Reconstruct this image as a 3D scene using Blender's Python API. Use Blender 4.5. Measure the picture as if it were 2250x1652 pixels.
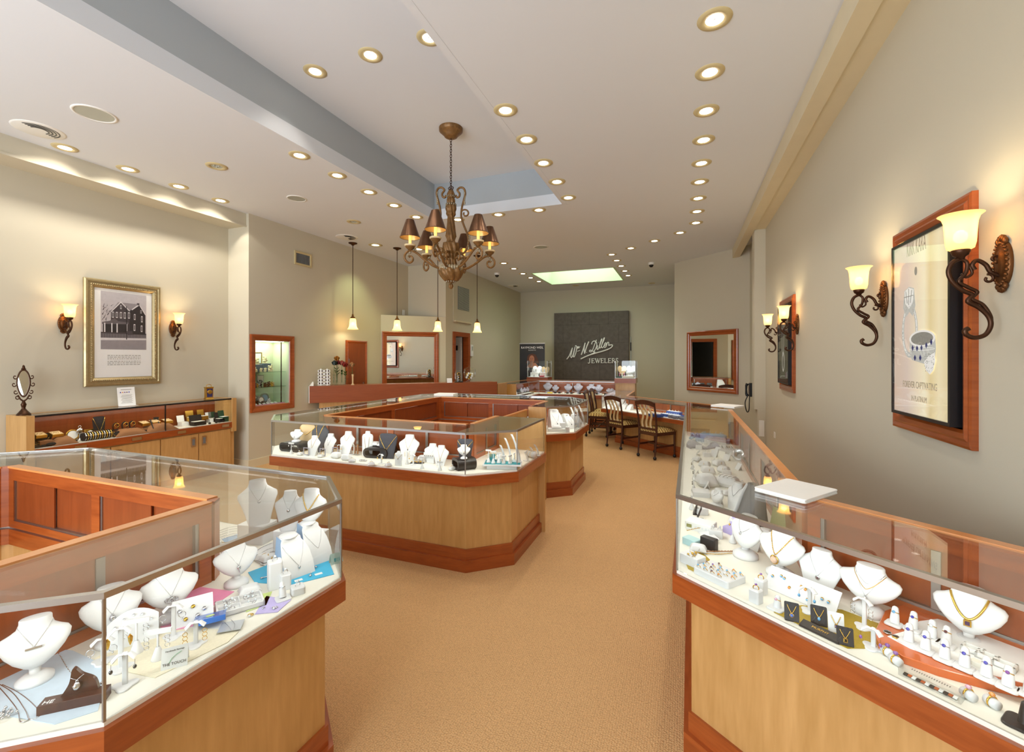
import bpy, math, random
from mathutils import Vector, Matrix
for _o in list(bpy.data.objects):
    bpy.data.objects.remove(_o)
SC = bpy.context.scene
C = SC.collection
R = math.radians
random.seed(7)

# ------------------------------------------------------------------ camera
FPX, EYE, HOR = 983.0, 1.60, 786.0            # focal length in pixels, eye height, horizon row
CA, SA = math.cos(R(20.98)), math.sin(R(20.98))
cam_d = bpy.data.cameras.new('camera')
cam_d.sensor_width = 36.0
cam_d.lens = FPX / 2250 * 36.0
cam_d.shift_y = -(826.0 - HOR) / 2250
cam_d.clip_start = 0.02
cam = bpy.data.objects.new('camera', cam_d)
cam.location = (0, 0, EYE)
cam.rotation_euler = (R(90), 0, R(20.98))
C.objects.link(cam)
SC.camera = cam

# ------------------------------------------------------------------ world, view, integrator
w = bpy.data.worlds.new('daylight')
SC.world = w
w.use_nodes = True
w.node_tree.nodes['Background'].inputs[0].default_value = (.75, .86, 1, 1)
w.node_tree.nodes['Background'].inputs[1].default_value = 1.0
vs = SC.view_settings
vs.view_transform = 'Standard'
vs.look = 'None'
vs.gamma = 1
vs.use_curve_mapping = False
vs.exposure = 0.0
cy = SC.cycles
cy.max_bounces = 7
cy.diffuse_bounces = 5
cy.glossy_bounces = 4
cy.transmission_bounces = 4
cy.transparent_max_bounces = 24
cy.caustics_reflective = False
cy.caustics_refractive = False
cy.sample_clamp_indirect = 4.0
cy.sample_clamp_direct = 12.0


def light(kind, name, loc, energy, color=(1, 1, 1), rot=(0, 0, 0), **kw):
    d = bpy.data.lights.new(name, kind)
    d.energy = energy
    d.color = color
    for k, v in kw.items():
        setattr(d, k, v)
    o = bpy.data.objects.new(name, d)
    o.location = loc
    o.rotation_euler = rot
    C.objects.link(o)
    return o


# daylight through the shop windows behind the photographer
K_WIN, K_SPOT, K_CASE = 165.0, 18.0, 1.5
for wx in (-4.6, -1.6):
    light('AREA', 'window_daylight', (wx, -2.42, 1.75), K_WIN, (.84, .92, 1), (R(104), 0, 0),
          shape='RECTANGLE', size=2.5, size_y=2.3)
light('AREA', 'skylight_daylight', (-2.525, 11.47, 4.42), 42.0, (.93, 1, .86), (0, 0, 0),
      shape='RECTANGLE', size=1.9, size_y=1.7)

# ------------------------------------------------------------------ helpers
def spot(px, py, z):
    """point of the horizontal plane z seen at a photograph position"""
    d = FPX * (EYE - z) / (py - HOR)
    u = (px - 1125) / FPX * d
    return u * CA - d * SA, u * SA + d * CA


def on_x(px, py, X):
    a = (px - 1125) / FPX
    d = X / (a * CA - SA)
    return d * (CA + a * SA), EYE - (py - HOR) / FPX * d


class MB:
    """collects shapes and links them as ONE mesh object"""
    def __init__(s):
        s.v, s.f, s.sm, s.mi = [], [], [], []
        s.M, s.cur = None, 0

    def add(s, vs, fs, smooth=False):
        n = len(s.v)
        if s.M is not None:
            vs = [s.M @ Vector(v) for v in vs]
        s.v += [tuple(v) for v in vs]
        s.f += [[i + n for i in f] for f in fs]
        s.sm += [smooth] * len(fs)
        s.mi += [s.cur] * len(fs)
        return s

    def mat(s, i):
        s.cur = i
        return s

    def at(s, loc=(0, 0, 0), rx=0, ry=0, rz=0, sc=None):
        s.M = Matrix.Translation(loc) @ Matrix.Rotation(R(rz), 4, 'Z') @ Matrix.Rotation(R(ry), 4, 'Y') @ Matrix.Rotation(R(rx), 4, 'X')
        if sc:
            s.M = s.M @ Matrix.Diagonal((*sc, 1))
        return s

    def here(s):
        s.M = None
        return s

    def box(s, x0, x1, y0, y1, z0, z1, c=0):
        if x1 < x0: x0, x1 = x1, x0
        if y1 < y0: y0, y1 = y1, y0
        return s.prism([(x0, y0), (x1, y0), (x1, y1), (x0, y1)], z0, z1, c)

    def prism(s, poly, z0, z1, c=0, smooth=False):
        a = sum(poly[i][0] * poly[(i + 1) % len(poly)][1] - poly[(i + 1) % len(poly)][0] * poly[i][1] for i in range(len(poly)))
        if a < 0:
            poly = poly[::-1]
        n = len(poly)
        if c:
            q = offset(poly, -c, True)
            vs = [(x, y, z0) for x, y in poly] + [(x, y, z1 - c) for x, y in poly] + [(x, y, z1) for x, y in q]
            fs = [[i, (i + 1) % n, n + (i + 1) % n, n + i] for i in range(n)] + [[n + i, n + (i + 1) % n, 2 * n + (i + 1) % n, 2 * n + i] for i in range(n)]
            fs += [list(range(n))[::-1], [2 * n + i for i in range(n)]]
        else:
            vs = [(x, y, z0) for x, y in poly] + [(x, y, z1) for x, y in poly]
            fs = [[i, (i + 1) % n, n + (i + 1) % n, n + i] for i in range(n)] + [list(range(n))[::-1], [n + i for i in range(n)]]
        return s.add(vs, fs, smooth)

    def rbox(s, w, d, h, r=.01, c=.003, z0=0, n=4):
        return s.prism(rrect(w, d, r, n), z0, z0 + h, c)

    def lathe(s, prof, n=24, smooth=True, cx=0, cy=0):
        vs, fs = [], []
        for r, z in prof:
            for k in range(n):
                a = 2 * math.pi * k / n
                vs.append((cx + r * math.cos(a), cy + r * math.sin(a), z))
        for i in range(len(prof) - 1):
            for k in range(n):
                k2 = (k + 1) % n
                fs.append([i * n + k, i * n + k2, (i + 1) * n + k2, (i + 1) * n + k])
        s.add(vs, fs, smooth)
        return s

    def loft(s, rings, smooth=True, cap=True):
        n = len(rings[0])
        vs = [p for r in rings for p in r]
        fs = [[i * n + k, i * n + (k + 1) % n, (i + 1) * n + (k + 1) % n, (i + 1) * n + k] for i in range(len(rings) - 1) for k in range(n)]
        s.add(vs, fs, smooth)
        if cap:
            s.add(rings[0], [list(range(n))[::-1]])
            s.add(rings[-1], [list(range(n))])
        return s

    def tube(s, pts, r, n=8, closed=False, cap=True, flat=1.0):
        P = [Vector(p) for p in pts]
        m = len(P)
        rs = r if isinstance(r, (list, tuple)) else [r] * m
        rings = []
        up = None
        for i in range(m):
            if closed:
                t = P[(i + 1) % m] - P[i - 1]
            else:
                t = P[min(i + 1, m - 1)] - P[max(i - 1, 0)]
            if t.length < 1e-9:
                t = Vector((0, 0, 1))
            t.normalize()
            if up is None:
                up = Vector((0, 0, 1)) if abs(t.z) < .9 else Vector((1, 0, 0))
            a = up - t * up.dot(t)
            if a.length < 1e-6:
                a = t.orthogonal()
            a.normalize()
            b = t.cross(a)
            up = a
            rings.append([tuple(P[i] + (a * math.cos(2 * math.pi * k / n) * flat + b * math.sin(2 * math.pi * k / n)) * rs[i]) for k in range(n)])
        if closed:
            rings.append(rings[0])
        return s.loft(rings, True, cap and not closed)

    def sphere(s, c, r, n=12, sz=1.0):
        m = max(4, n // 2)
        prof = [(r * math.sin(math.pi * i / m), -r * sz * math.cos(math.pi * i / m)) for i in range(m + 1)]
        keep = s.M
        T = Matrix.Translation(c)
        s.M = (keep @ T) if keep is not None else T
        s.lathe(prof, n)
        s.M = keep
        return s

    def torus(s, c, R0, r, n=24, m=8, axis='Z'):
        pts = []
        for k in range(n):
            a = 2 * math.pi * k / n
            p = {'Z': (math.cos(a), math.sin(a), 0), 'Y': (math.cos(a), 0, math.sin(a)), 'X': (0, math.cos(a), math.sin(a))}[axis]
            pts.append((c[0] + R0 * p[0], c[1] + R0 * p[1], c[2] + R0 * p[2]))
        return s.tube(pts, r, m, True)

    def text(s, string, size, ext=.0005, align='CENTER'):
        cu = bpy.data.curves.new('lettering', 'FONT')
        cu.body, cu.size, cu.extrude, cu.align_x = string, size, ext, align
        cu.resolution_u = 2
        o = bpy.data.objects.new('lettering', cu)
        me = bpy.data.meshes.new_from_object(o)
        s.add([tuple(v.co) for v in me.vertices], [list(p.vertices) for p in me.polygons])
        bpy.data.objects.remove(o)
        bpy.data.meshes.remove(me)
        bpy.data.curves.remove(cu)
        return s

    def build(s, name, m, parent=None, loc=None, rz=0):
        me = bpy.data.meshes.new(name)
        me.from_pydata(s.v, [], s.f)
        me.polygons.foreach_set('use_smooth', s.sm)
        ms = m if isinstance(m, (list, tuple)) else [m]
        for q in ms:
            me.materials.append(q)
        if len(ms) > 1:
            me.polygons.foreach_set('material_index', s.mi)
        me.update()
        o = bpy.data.objects.new(name, me)
        C.objects.link(o)
        if parent:
            o.parent = parent
        if loc:
            o.location = loc
        o.rotation_euler.z = R(rz)
        return o


def offset(poly, dist, closed=False):
    """mitred offset of a polyline; positive = to the right of travel (outward for a counter-clockwise loop)"""
    n = len(poly)
    out = []
    for i in range(n):
        p = Vector(poly[i])
        a = Vector(poly[i - 1]) if (closed or i) else None
        b = Vector(poly[(i + 1) % n]) if (closed or i < n - 1) else None
        ns = []
        if a is not None and (p - a).length > 1e-9:
            t = (p - a).normalized()
            ns.append(Vector((t.y, -t.x)))
        if b is not None and (b - p).length > 1e-9:
            t = (b - p).normalized()
            ns.append(Vector((t.y, -t.x)))
        if len(ns) == 1:
            q = p + ns[0] * dist
        else:
            m = (ns[0] + ns[1])
            m.normalize()
            q = p + m * (dist / max(.3, m.dot(ns[0])))
        out.append((q.x, q.y))
    return out


def rrect(w, d, r, n=4):
    pts = []
    for cx, cy, a0 in ((w / 2 - r, d / 2 - r, 0), (-w / 2 + r, d / 2 - r, 90), (-w / 2 + r, -d / 2 + r, 180), (w / 2 - r, -d / 2 + r, 270)):
        for k in range(n + 1):
            a = R(a0 + 90 * k / n)
            pts.append((cx + r * math.cos(a), cy + r * math.sin(a)))
    return pts


def arc(cx, cy, r, a0, a1, n=12):
    return [(cx + r * math.cos(R(a0 + (a1 - a0) * k / n)), cy + r * math.sin(R(a0 + (a1 - a0) * k / n))) for k in range(n + 1)]


def spiral(cx, cz, r0, r1, a0, a1, n=24):
    return [(cx + (r0 + (r1 - r0) * k / n) * math.cos(R(a0 + (a1 - a0) * k / n)), cz + (r0 + (r1 - r0) * k / n) * math.sin(R(a0 + (a1 - a0) * k / n))) for k in range(n + 1)]


def smooth_path(pts, n=6):
    """Catmull-Rom through pts"""
    P = [Vector(p) for p in pts]
    out = []
    for i in range(len(P) - 1):
        p0, p1, p2, p3 = P[max(i - 1, 0)], P[i], P[i + 1], P[min(i + 2, len(P) - 1)]
        for k in range(n):
            t = k / n
            out.append(.5 * ((2 * p1) + (p2 - p0) * t + (2 * p0 - 5 * p1 + 4 * p2 - p3) * t * t + (3 * p1 - p0 - 3 * p2 + p3) * t ** 3))
    out.append(P[-1])
    return [tuple(p) for p in out]


def thing(name, label, cat, loc=(0, 0, 0), rz=0, group=None):
    o = bpy.data.objects.new(name, None)
    o.empty_display_size = .05
    C.objects.link(o)
    o.location = loc
    o.rotation_euler.z = R(rz)
    return tag(o, label, cat, group)


def tag(o, label, cat, group=None, kind=None):
    o['label'], o['category'] = label, cat
    if group:
        o['group'] = group
    if kind:
        o['kind'] = kind
    return o


def struct(name, mb, m):
    o = mb.build(name, m)
    o['kind'] = 'structure'
    return o


_kids = {}
def dup(root, loc, rz, label, group=None, sc=None):
    """copy of a thing with copies of its parts and sub-parts"""
    def rec(o, par):
        c = o.copy()
        C.objects.link(c)
        if par is not None:
            c.parent = par
        for ch in list(o.children):
            rec(ch, c)
        return c
    r = rec(root, None)
    r.location = loc
    r.rotation_euler.z = R(rz)
    r['label'] = label
    if group:
        r['group'] = group
    if sc:
        r.scale = (sc, sc, sc)
    return r


ORD = 'first second third fourth fifth sixth seventh eighth ninth tenth eleventh twelfth'.split()


# ------------------------------------------------------------------ materials
def srgb(h):
    if isinstance(h, str):
        h = [int(h[i:i + 2], 16) / 255 for i in (0, 2, 4)]
    return tuple(c / 12.92 if c <= .04045 else ((c + .055) / 1.055) ** 2.4 for c in h)


def pm(name, col, rough=.5, metal=0., var=None, bump=None, coat=0., emit=None, spec=.5, sub=0., coords='Object'):
    m = bpy.data.materials.new(name)
    m.use_nodes = True
    nt = m.node_tree
    b = nt.nodes['Principled BSDF']
    c = srgb(col)
    b.inputs['Base Color'].default_value = (*c, 1)
    b.inputs['Roughness'].default_value = rough
    b.inputs['Metallic'].default_value = metal
    b.inputs['Coat Weight'].default_value = coat
    b.inputs['Coat Roughness'].default_value = .08
    b.inputs['Specular IOR Level'].default_value = spec
    if emit:
        b.inputs['Emission Color'].default_value = (*srgb(emit[0]), 1)
        b.inputs['Emission Strength'].default_value = emit[1]
    tc = nt.nodes.new('ShaderNodeTexCoord')
    if var is None:
        var = (6, .04)
    nz = nt.nodes.new('ShaderNodeTexNoise')
    nz.inputs['Scale'].default_value = var[0]
    nz.inputs['Detail'].default_value = 4
    nt.links.new(tc.outputs[coords], nz.inputs['Vector'])
    mr = nt.nodes.new('ShaderNodeMapRange')
    mr.inputs['To Min'].default_value = 1 - var[1]
    mr.inputs['To Max'].default_value = 1 + var[1]
    nt.links.new(nz.outputs['Fac'], mr.inputs['Value'])
    mx = nt.nodes.new('ShaderNodeMix')
    mx.data_type, mx.blend_type = 'RGBA', 'MULTIPLY'
    mx.inputs[0].default_value = 1
    mx.inputs[6].default_value = (*c, 1)
    nt.links.new(mr.outputs['Result'], mx.inputs[7])
    nt.links.new(mx.outputs[2], b.inputs['Base Color'])
    if bump:
        n2 = nt.nodes.new('ShaderNodeTexNoise')
        n2.inputs['Scale'].default_value = bump[0]
        n2.inputs['Detail'].default_value = 3
        nt.links.new(tc.outputs[coords], n2.inputs['Vector'])
        bp = nt.nodes.new('ShaderNodeBump')
        bp.inputs['Strength'].default_value = bump[1]
        bp.inputs['Distance'].default_value = .004
        nt.links.new(n2.outputs['Fac'], bp.inputs['Height'])
        nt.links.new(bp.outputs['Normal'], b.inputs['Normal'])
    return m


def wood(name, c1, c2, scale, rough=.35, coat=.3, swirl=1.2):
    m = bpy.data.materials.new(name)
    m.use_nodes = True
    nt = m.node_tree
    b = nt.nodes['Principled BSDF']
    b.inputs['Roughness'].default_value = rough
    b.inputs['Coat Weight'].default_value = coat
    b.inputs['Coat Roughness'].default_value = .12
    tc = nt.nodes.new('ShaderNodeTexCoord')
    mp = nt.nodes.new('ShaderNodeMapping')
    mp.inputs['Scale'].default_value = scale
    nt.links.new(tc.outputs['Object'], mp.inputs['Vector'])
    n1 = nt.nodes.new('ShaderNodeTexNoise')
    n1.inputs['Scale'].default_value = 1
    n1.inputs['Detail'].default_value = 5
    n1.inputs['Distortion'].default_value = swirl
    nt.links.new(mp.outputs['Vector'], n1.inputs['Vector'])
    n2 = nt.nodes.new('ShaderNodeTexNoise')
    n2.inputs['Scale'].default_value = 6
    n2.inputs['Detail'].default_value = 6
    nt.links.new(mp.outputs['Vector'], n2.inputs['Vector'])
    ma = nt.nodes.new('ShaderNodeMath')
    ma.operation = 'MULTIPLY_ADD'
    ma.inputs[1].default_value = .45
    nt.links.new(n2.outputs['Fac'], ma.inputs[0])
    m2 = nt.nodes.new('ShaderNodeMath')
    m2.operation = 'MULTIPLY'
    m2.inputs[1].default_value = .55
    nt.links.new(n1.outputs['Fac'], m2.inputs[0])
    nt.links.new(m2.outputs[0], ma.inputs[2])
    cr = nt.nodes.new('ShaderNodeValToRGB')
    cr.color_ramp.elements[0].position = .32
    cr.color_ramp.elements[0].color = (*srgb(c2), 1)
    cr.color_ramp.elements[1].position = .66
    cr.color_ramp.elements[1].color = (*srgb(c1), 1)
    nt.links.new(ma.outputs[0], cr.inputs['Fac'])
    nt.links.new(cr.outputs['Color'], b.inputs['Base Color'])
    return m


def glass_mat(name, tint=(.97, .985, .975), k=1.0):
    m = bpy.data.materials.new(name)
    m.use_nodes = True
    nt = m.node_tree
    nt.nodes.clear()
    out = nt.nodes.new('ShaderNodeOutputMaterial')
    lw = nt.nodes.new('ShaderNodeLayerWeight')
    lw.inputs['Blend'].default_value = .5
    p = nt.nodes.new('ShaderNodeMath')
    p.operation = 'POWER'
    p.inputs[1].default_value = 4
    nt.links.new(lw.outputs['Facing'], p.inputs[0])
    q = nt.nodes.new('ShaderNodeMath')
    q.operation = 'MULTIPLY_ADD'
    q.inputs[1].default_value = .92 * k
    q.inputs[2].default_value = .035 * k
    nt.links.new(p.outputs[0], q.inputs[0])
    tr = nt.nodes.new('ShaderNodeBsdfTransparent')
    tr.inputs[0].default_value = (*tint, 1)
    gl = nt.nodes.new('ShaderNodeBsdfGlossy')
    gl.inputs['Roughness'].default_value = 0.0
    mx = nt.nodes.new('ShaderNodeMixShader')
    nt.links.new(q.outputs[0], mx.inputs[0])
    nt.links.new(tr.outputs[0], mx.inputs[1])
    nt.links.new(gl.outputs[0], mx.inputs[2])
    nt.links.new(mx.outputs[0], out.inputs[0])
    return m


def lampglass(name, col, strength, through=.35):
    """frosted glass of a lit lamp: lets light through and gives off its own"""
    m = bpy.data.materials.new(name)
    m.use_nodes = True
    nt = m.node_tree
    nt.nodes.clear()
    out = nt.nodes.new('ShaderNodeOutputMaterial')
    tc = nt.nodes.new('ShaderNodeTexCoord')
    nz = nt.nodes.new('ShaderNodeTexNoise')
    nz.inputs['Scale'].default_value = 14
    nt.links.new(tc.outputs['Object'], nz.inputs['Vector'])
    cr = nt.nodes.new('ShaderNodeValToRGB')
    c = srgb(col)
    cr.color_ramp.elements[0].color = (c[0] * .9, c[1] * .8, c[2] * .7, 1)
    cr.color_ramp.elements[1].color = (*c, 1)
    nt.links.new(nz.outputs['Fac'], cr.inputs['Fac'])
    em = nt.nodes.new('ShaderNodeEmission')
    em.inputs['Strength'].default_value = strength
    nt.links.new(cr.outputs['Color'], em.inputs['Color'])
    tl = nt.nodes.new('ShaderNodeBsdfTranslucent')
    nt.links.new(cr.outputs['Color'], tl.inputs['Color'])
    tp = nt.nodes.new('ShaderNodeBsdfTransparent')
    tp.inputs[0].default_value = (1, .9, .72, 1)
    m1 = nt.nodes.new('ShaderNodeMixShader')
    m1.inputs[0].default_value = through
    nt.links.new(tl.outputs[0], m1.inputs[1])
    nt.links.new(tp.outputs[0], m1.inputs[2])
    ad = nt.nodes.new('ShaderNodeAddShader')
    nt.links.new(m1.outputs[0], ad.inputs[0])
    nt.links.new(em.outputs[0], ad.inputs[1])
    nt.links.new(ad.outputs[0], out.inputs[0])
    return m


def carpet_mat():
    m = pm('carpet', 'DBAF7C', .95, 0, (1.3, .07), None, 0, None, .1)
    nt = m.node_tree
    b = nt.nodes['Principled BSDF']
    tc = nt.nodes.new('ShaderNodeTexCoord')
    mp = nt.nodes.new('ShaderNodeMapping')
    mp.inputs['Scale'].default_value = (95, 150, 1)
    nt.links.new(tc.outputs['Object'], mp.inputs['Vector'])
    vo = nt.nodes.new('ShaderNodeTexVoronoi')
    vo.inputs['Scale'].default_value = 1
    vo.inputs['Randomness'].default_value = .45
    nt.links.new(mp.outputs['Vector'], vo.inputs['Vector'])
    bp = nt.nodes.new('ShaderNodeBump')
    bp.inputs['Strength'].default_value = .9
    bp.inputs['Distance'].default_value = .006
    bp.invert = True
    nt.links.new(vo.outputs['Distance'], bp.inputs['Height'])
    nt.links.new(bp.outputs['Normal'], b.inputs['Normal'])
    # loop tips lighter, gaps between the loops darker
    mr = nt.nodes.new('ShaderNodeMapRange')
    mr.inputs['From Max'].default_value = .8
    mr.inputs['To Min'].default_value = 1.1
    mr.inputs['To Max'].default_value = .72
    nt.links.new(vo.outputs['Distance'], mr.inputs['Value'])
    mx = nt.nodes.new('ShaderNodeMix')
    mx.data_type, mx.blend_type = 'RGBA', 'MULTIPLY'
    mx.inputs[0].default_value = 1
    src = b.inputs['Base Color'].links[0].from_socket
    nt.links.new(src, mx.inputs[6])
    nt.links.new(mr.outputs['Result'], mx.inputs[7])
    nt.links.new(mx.outputs[2], b.inputs['Base Color'])
    return m


WALL = pm('wall_paint', 'C8C1AD', .8, 0, (1.5, .015), (160, .05))
CEIL = pm('ceiling_paint', 'DFE3E9', .85, 0, (1.2, .012), (160, .04))
SLATE = pm('slate_blue_paint', 'B0B7BC', .85, 0, (2, .02))
TRIMP = pm('trim_paint', 'D8CCAE', .6)
SKYP = pm('light_well_paint', 'CFE2C4', .8)
CARPET = carpet_mat()
MAPLE = wood('maple_veneer', 'CFA267', 'B78B50', (7, 7, .9), .38, .25)
CHERRY = wood('cherry_wood', 'A85422', '883D13', (1.6, 1.6, 16), .3, .4)
CHERRYV = wood('cherry_veneer', '90461F', '7C3A18', (9, 9, .8), .3, .35)
CHERRYL = wood('cherry_laminate', '98512F', '874325', (1.2, 1.2, 22), .35, .25)
RIM_LIT = wood('cherry_edge_lit', 'E39A60', 'D28748', (2, 2, 14), .28, .4)  # cherry made lighter: glow of the overhead lights put into the rim colour
DARKW = wood('mahogany', '4A2114', '331209', (10, 10, 2), .3, .4)
GLASS = glass_mat('case_glass')
PICGLASS = glass_mat('picture_glass', (.99, .99, .99), .5)
STEEL = pm('brushed_steel', 'B8B8B8', .3, 1)
ALU = pm('satin_aluminium', 'A9A9A6', .35, 1)
TRACK = pm('black_track', '1C1C1E', .4)
CREAM = pm('cream_laminate', 'F3EFE2', .5, 0, (4, .02))
WHITE = pm('white_leatherette', 'E2E2E2', .5, 0, (20, .015), (300, .05))
WPAPER = pm('white_paper', 'FAFAF8', .7)
GREYL = pm('grey_leatherette', '9A98A6', .45)
CHAR = pm('charcoal_velvet', '3A3C44', .8)
BLACK = pm('black_leatherette', '17171A', .38, 0, None, (220, .15))
BLKP = pm('black_plastic', '101012', .35)
BLUE = pm('light_blue_suede', '9DBBDA', .8)
CYAN = pm('turquoise_cloth', '3FAFD6', .8)
TEAL = pm('teal_felt', '1F8A93', .8)
GOLD = pm('gold', 'E0B557', .2, 1)
SILVER = pm('silver', 'D8D8DA', .18, 1)
BRASS = pm('brass', 'C8A04A', .3, 1)
BRONZE = pm('aged_bronze', '6B4423', .42, .75, (30, .35), (60, .3))
BRONZED = pm('dark_bronze', '4A3020', .4, .8, (30, .3))
GILT = pm('gilt_plaster', '7E5A30', .42, .35, (34, .6), (60, .5))
VERDI = pm('pewter_gilt', '9C9078', .4, .45, (40, .4))
IVORYC = pm('ivory_cup', 'D8C49A', .5, 0, (30, .15))
GILTF = pm('champagne_gilt', 'B3A27A', .38, .75, (40, .2))
SHADE = pm('brown_metal_shade', '6A4A34', .35, .7, (25, .25))
SHADEIN = pm('gold_foil', 'D9B070', .35, .7)
CANDLE = pm('candle_sleeve', 'F0D58A', .5, 0, None, None, 0, ('FFC860', 1.2))
BULB = pm('lit_bulb', 'FFF0C8', .3, 0, None, None, 0, ('FFE0A0', 14))
LENS = pm('lit_lens', 'FFFFFF', .3, 0, None, None, 0, ('FFF4E4', 9))
LENSG = pm('lit_fluorescent', 'FFFFFF', .3, 0, None, None, 0, ('F0FFE0', 4))
SCONCEG = lampglass('amber_glass', 'FFDFA6', .5, .3)
PENDG = lampglass('cream_glass', 'FFE2A0', .85)
TRIMR = pm('tan_trim_ring', 'C9B98C', .45)
DULL = pm('unlit_reflector', 'B9BDB4', .4, .3)
WPLAS = pm('white_plastic', 'EEEEEA', .4)
GRILLE = pm('grey_grille', '6E6F70', .5)
MIRROR = pm('mirror', 'F2F4F2', .01, 1, (1, 0))
RED = pm('red_cloth', 'C43A4A', .7)
PINK = pm('pink_cloth', 'E79AB6', .8)
LIME = pm('lime_cloth', 'C7D98A', .8)
LAV = pm('lavender', 'B9AEDD', .7)
ORANGE = pm('orange_tray', 'C85F22', .35, 0, None, None, .5)
TAN = pm('tan_cloth', '9C6A44', .85, 0, None, (60, .3))
BEIGE = pm('beige_suede', 'D8B98A', .7)
GREEN = pm('green_leather', '1F4A38', .4)
OLIVE = pm('olive_card', '8E8E58', .6)
def gem(name, col):
    return pm(name, col, .05, 0, (40, .2), None, 1, None, 1)
AMETH, SAPPH, TOPAZ, CITRINE, GARNET, ONYX, DIAM = gem('amethyst', '7A3A9A'), gem('sapphire', '2A35B0'), gem('blue_topaz', '5FA8D8'), gem('citrine', 'E08A2A'), gem('garnet', '5A1A2A'), gem('onyx', '101014'), gem('diamond', 'E8F0F4')
ROSEQ = gem('rose_quartz', 'D8A0B8')
INK = pm('black_ink', '202020', .6)
INKG = pm('grey_ink', '8A867C', .6)

# ------------------------------------------------------------------ room shell
CZ, TZ = 3.70, 4.24                 # ceiling, tray ceiling


def cells(u0, u1, v0, v1, holes):
    us = sorted({u0, u1, *[h[0] for h in holes], *[h[1] for h in holes]})
    vs_ = sorted({v0, v1, *[h[2] for h in holes], *[h[3] for h in holes]})
    for a, b in zip(us, us[1:]):
        for c, d in zip(vs_, vs_[1:]):
            mu, mv = (a + b) / 2, (c + d) / 2
            if not any(h[0] < mu < h[1] and h[2] < mv < h[3] for h in holes):
                yield a, b, c, d


def wall_x(name, X, X2, y0, y1, z0=0, z1=CZ, holes=()):
    mb = MB()
    for a, b, c, d in cells(y0, y1, z0, z1, holes):
        mb.box(X, X2, a, b, c, d)
    return struct(name, mb, WALL)


def wall_y(name, Y, Y2, x0, x1, z0=0, z1=CZ, holes=()):
    mb = MB()
    for a, b, c, d in cells(x0, x1, z0, z1, holes):
        mb.box(a, b, Y, Y2, c, d)
    return struct(name, mb, WALL)


struct('floor', MB().box(-6.9, 1.4, -2.8, 13.9, -.08, 0), CARPET)
NICHE = (4.80, 5.41, .88, 1.86)
DOORH = (9.12, 9.81, 0, 2.14)
wall_x('wall_left', -6.42, -6.32, -2.7, 4.70)
wall_x('wall_left_middle', -6.32, -5.90, 4.70, 7.74, 0, CZ, [NICHE])
wall_x('wall_left_corner', -6.32, -5.90, 7.74, 8.83)
wall_y('wall_left_jog', 8.73, 8.83, -5.90, -4.92)
struct('wall_angled_box', MB().prism([(-5.9, 7.74), (-4.92, 8.73), (-5.9, 8.73)], 0, 2.5), WALL)
wall_x('wall_left_rear', -5.04, -4.92, 8.83, 13.7, 0, CZ, [DOORH])
wall_y('wall_back', 13.6, 13.7, -4.92, 0)
wall_x('wall_hallway', -.19, -.09, 10.6, 13.6)
struct('wall_right_angled', MB().prism([(-.19, 10.59), (1.15, 9.345), (1.15, 9.5), (-.09, 10.66)], 0, CZ), WALL)
wall_x('wall_right', 1.15, 1.25, -2.7, 9.5)
wall_y('wall_front', -2.7, -2.6, -6.42, 1.25, 0, CZ, [(-5.9, -3.3, .55, 2.95), (-2.9, -.3, .55, 2.95)])
m = MB()
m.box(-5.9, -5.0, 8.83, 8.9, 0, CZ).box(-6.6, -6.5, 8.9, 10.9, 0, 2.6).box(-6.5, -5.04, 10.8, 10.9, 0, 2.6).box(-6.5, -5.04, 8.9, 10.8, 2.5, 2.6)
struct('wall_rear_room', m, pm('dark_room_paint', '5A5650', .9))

TRAY = (-3.55, -1.545, .3, 5.95)
WELL = (-3.52, -1.53, 10.57, 12.37)
m = MB()
for a, b, c, d in cells(-6.42, 1.25, -2.7, 13.7, [TRAY, WELL]):
    m.box(a, b, c, d, CZ, CZ + .03)
struct('ceiling', m, CEIL)
m = MB()
for X0, X1, Y0, Y1 in ((TRAY[0] - .05, TRAY[0], TRAY[2], TRAY[3]), (TRAY[1], TRAY[1] + .05, TRAY[2], TRAY[3]),
                       (TRAY[0] - .05, TRAY[1] + .05, TRAY[3], TRAY[3] + .05), (TRAY[0] - .05, TRAY[1] + .05, TRAY[2] - .05, TRAY[2])):
    e = .004
    m.mat(0).box(X0 - e, X1 + e, Y0 - e, Y1 + e, CZ - .002, 3.855)
    m.mat(1).box(X0 - e + .001, X1 + e - .001, Y0 - e + .001, Y1 + e - .001, 3.855, TZ)
m.mat(0).box(TRAY[0] - .05, TRAY[1] + .05, TRAY[2] - .05, TRAY[3] + .05, TZ, TZ + .03)
o = m.build('ceiling_tray', [CEIL, SLATE])
o['kind'] = 'structure'
m = MB()
e = .004
m.box(WELL[0] - .05, WELL[0] + e, WELL[2], WELL[3], CZ - .002, 4.45).box(WELL[1] - e, WELL[1] + .05, WELL[2], WELL[3], CZ - .002, 4.45)
m.box(WELL[0] - .05, WELL[1] + .05, WELL[3] - e, WELL[3] + .05, CZ - .002, 4.45).box(WELL[0] - .05, WELL[1] + .05, WELL[2] - .05, WELL[2] + e, CZ - .002, 4.45)
m.box(WELL[0] - .05, WELL[1] + .05, WELL[2] - .05, WELL[3] + .05, 4.45, 4.48)
struct('ceiling_light_well', m, SKYP)
struct('trim_header_left', MB().box(-6.32, -5.95, -2.6, 4.70, 3.515, CZ).box(-5.96, -5.94, -2.6, 4.70, 3.505, 3.53), WALL)
struct('trim_beam_right', MB().box(.88, 1.0, -2.6, 9.58, 3.52, CZ).box(.99, 1.15, -2.6, 7.63, 3.535, CZ), TRIMP)
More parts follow.
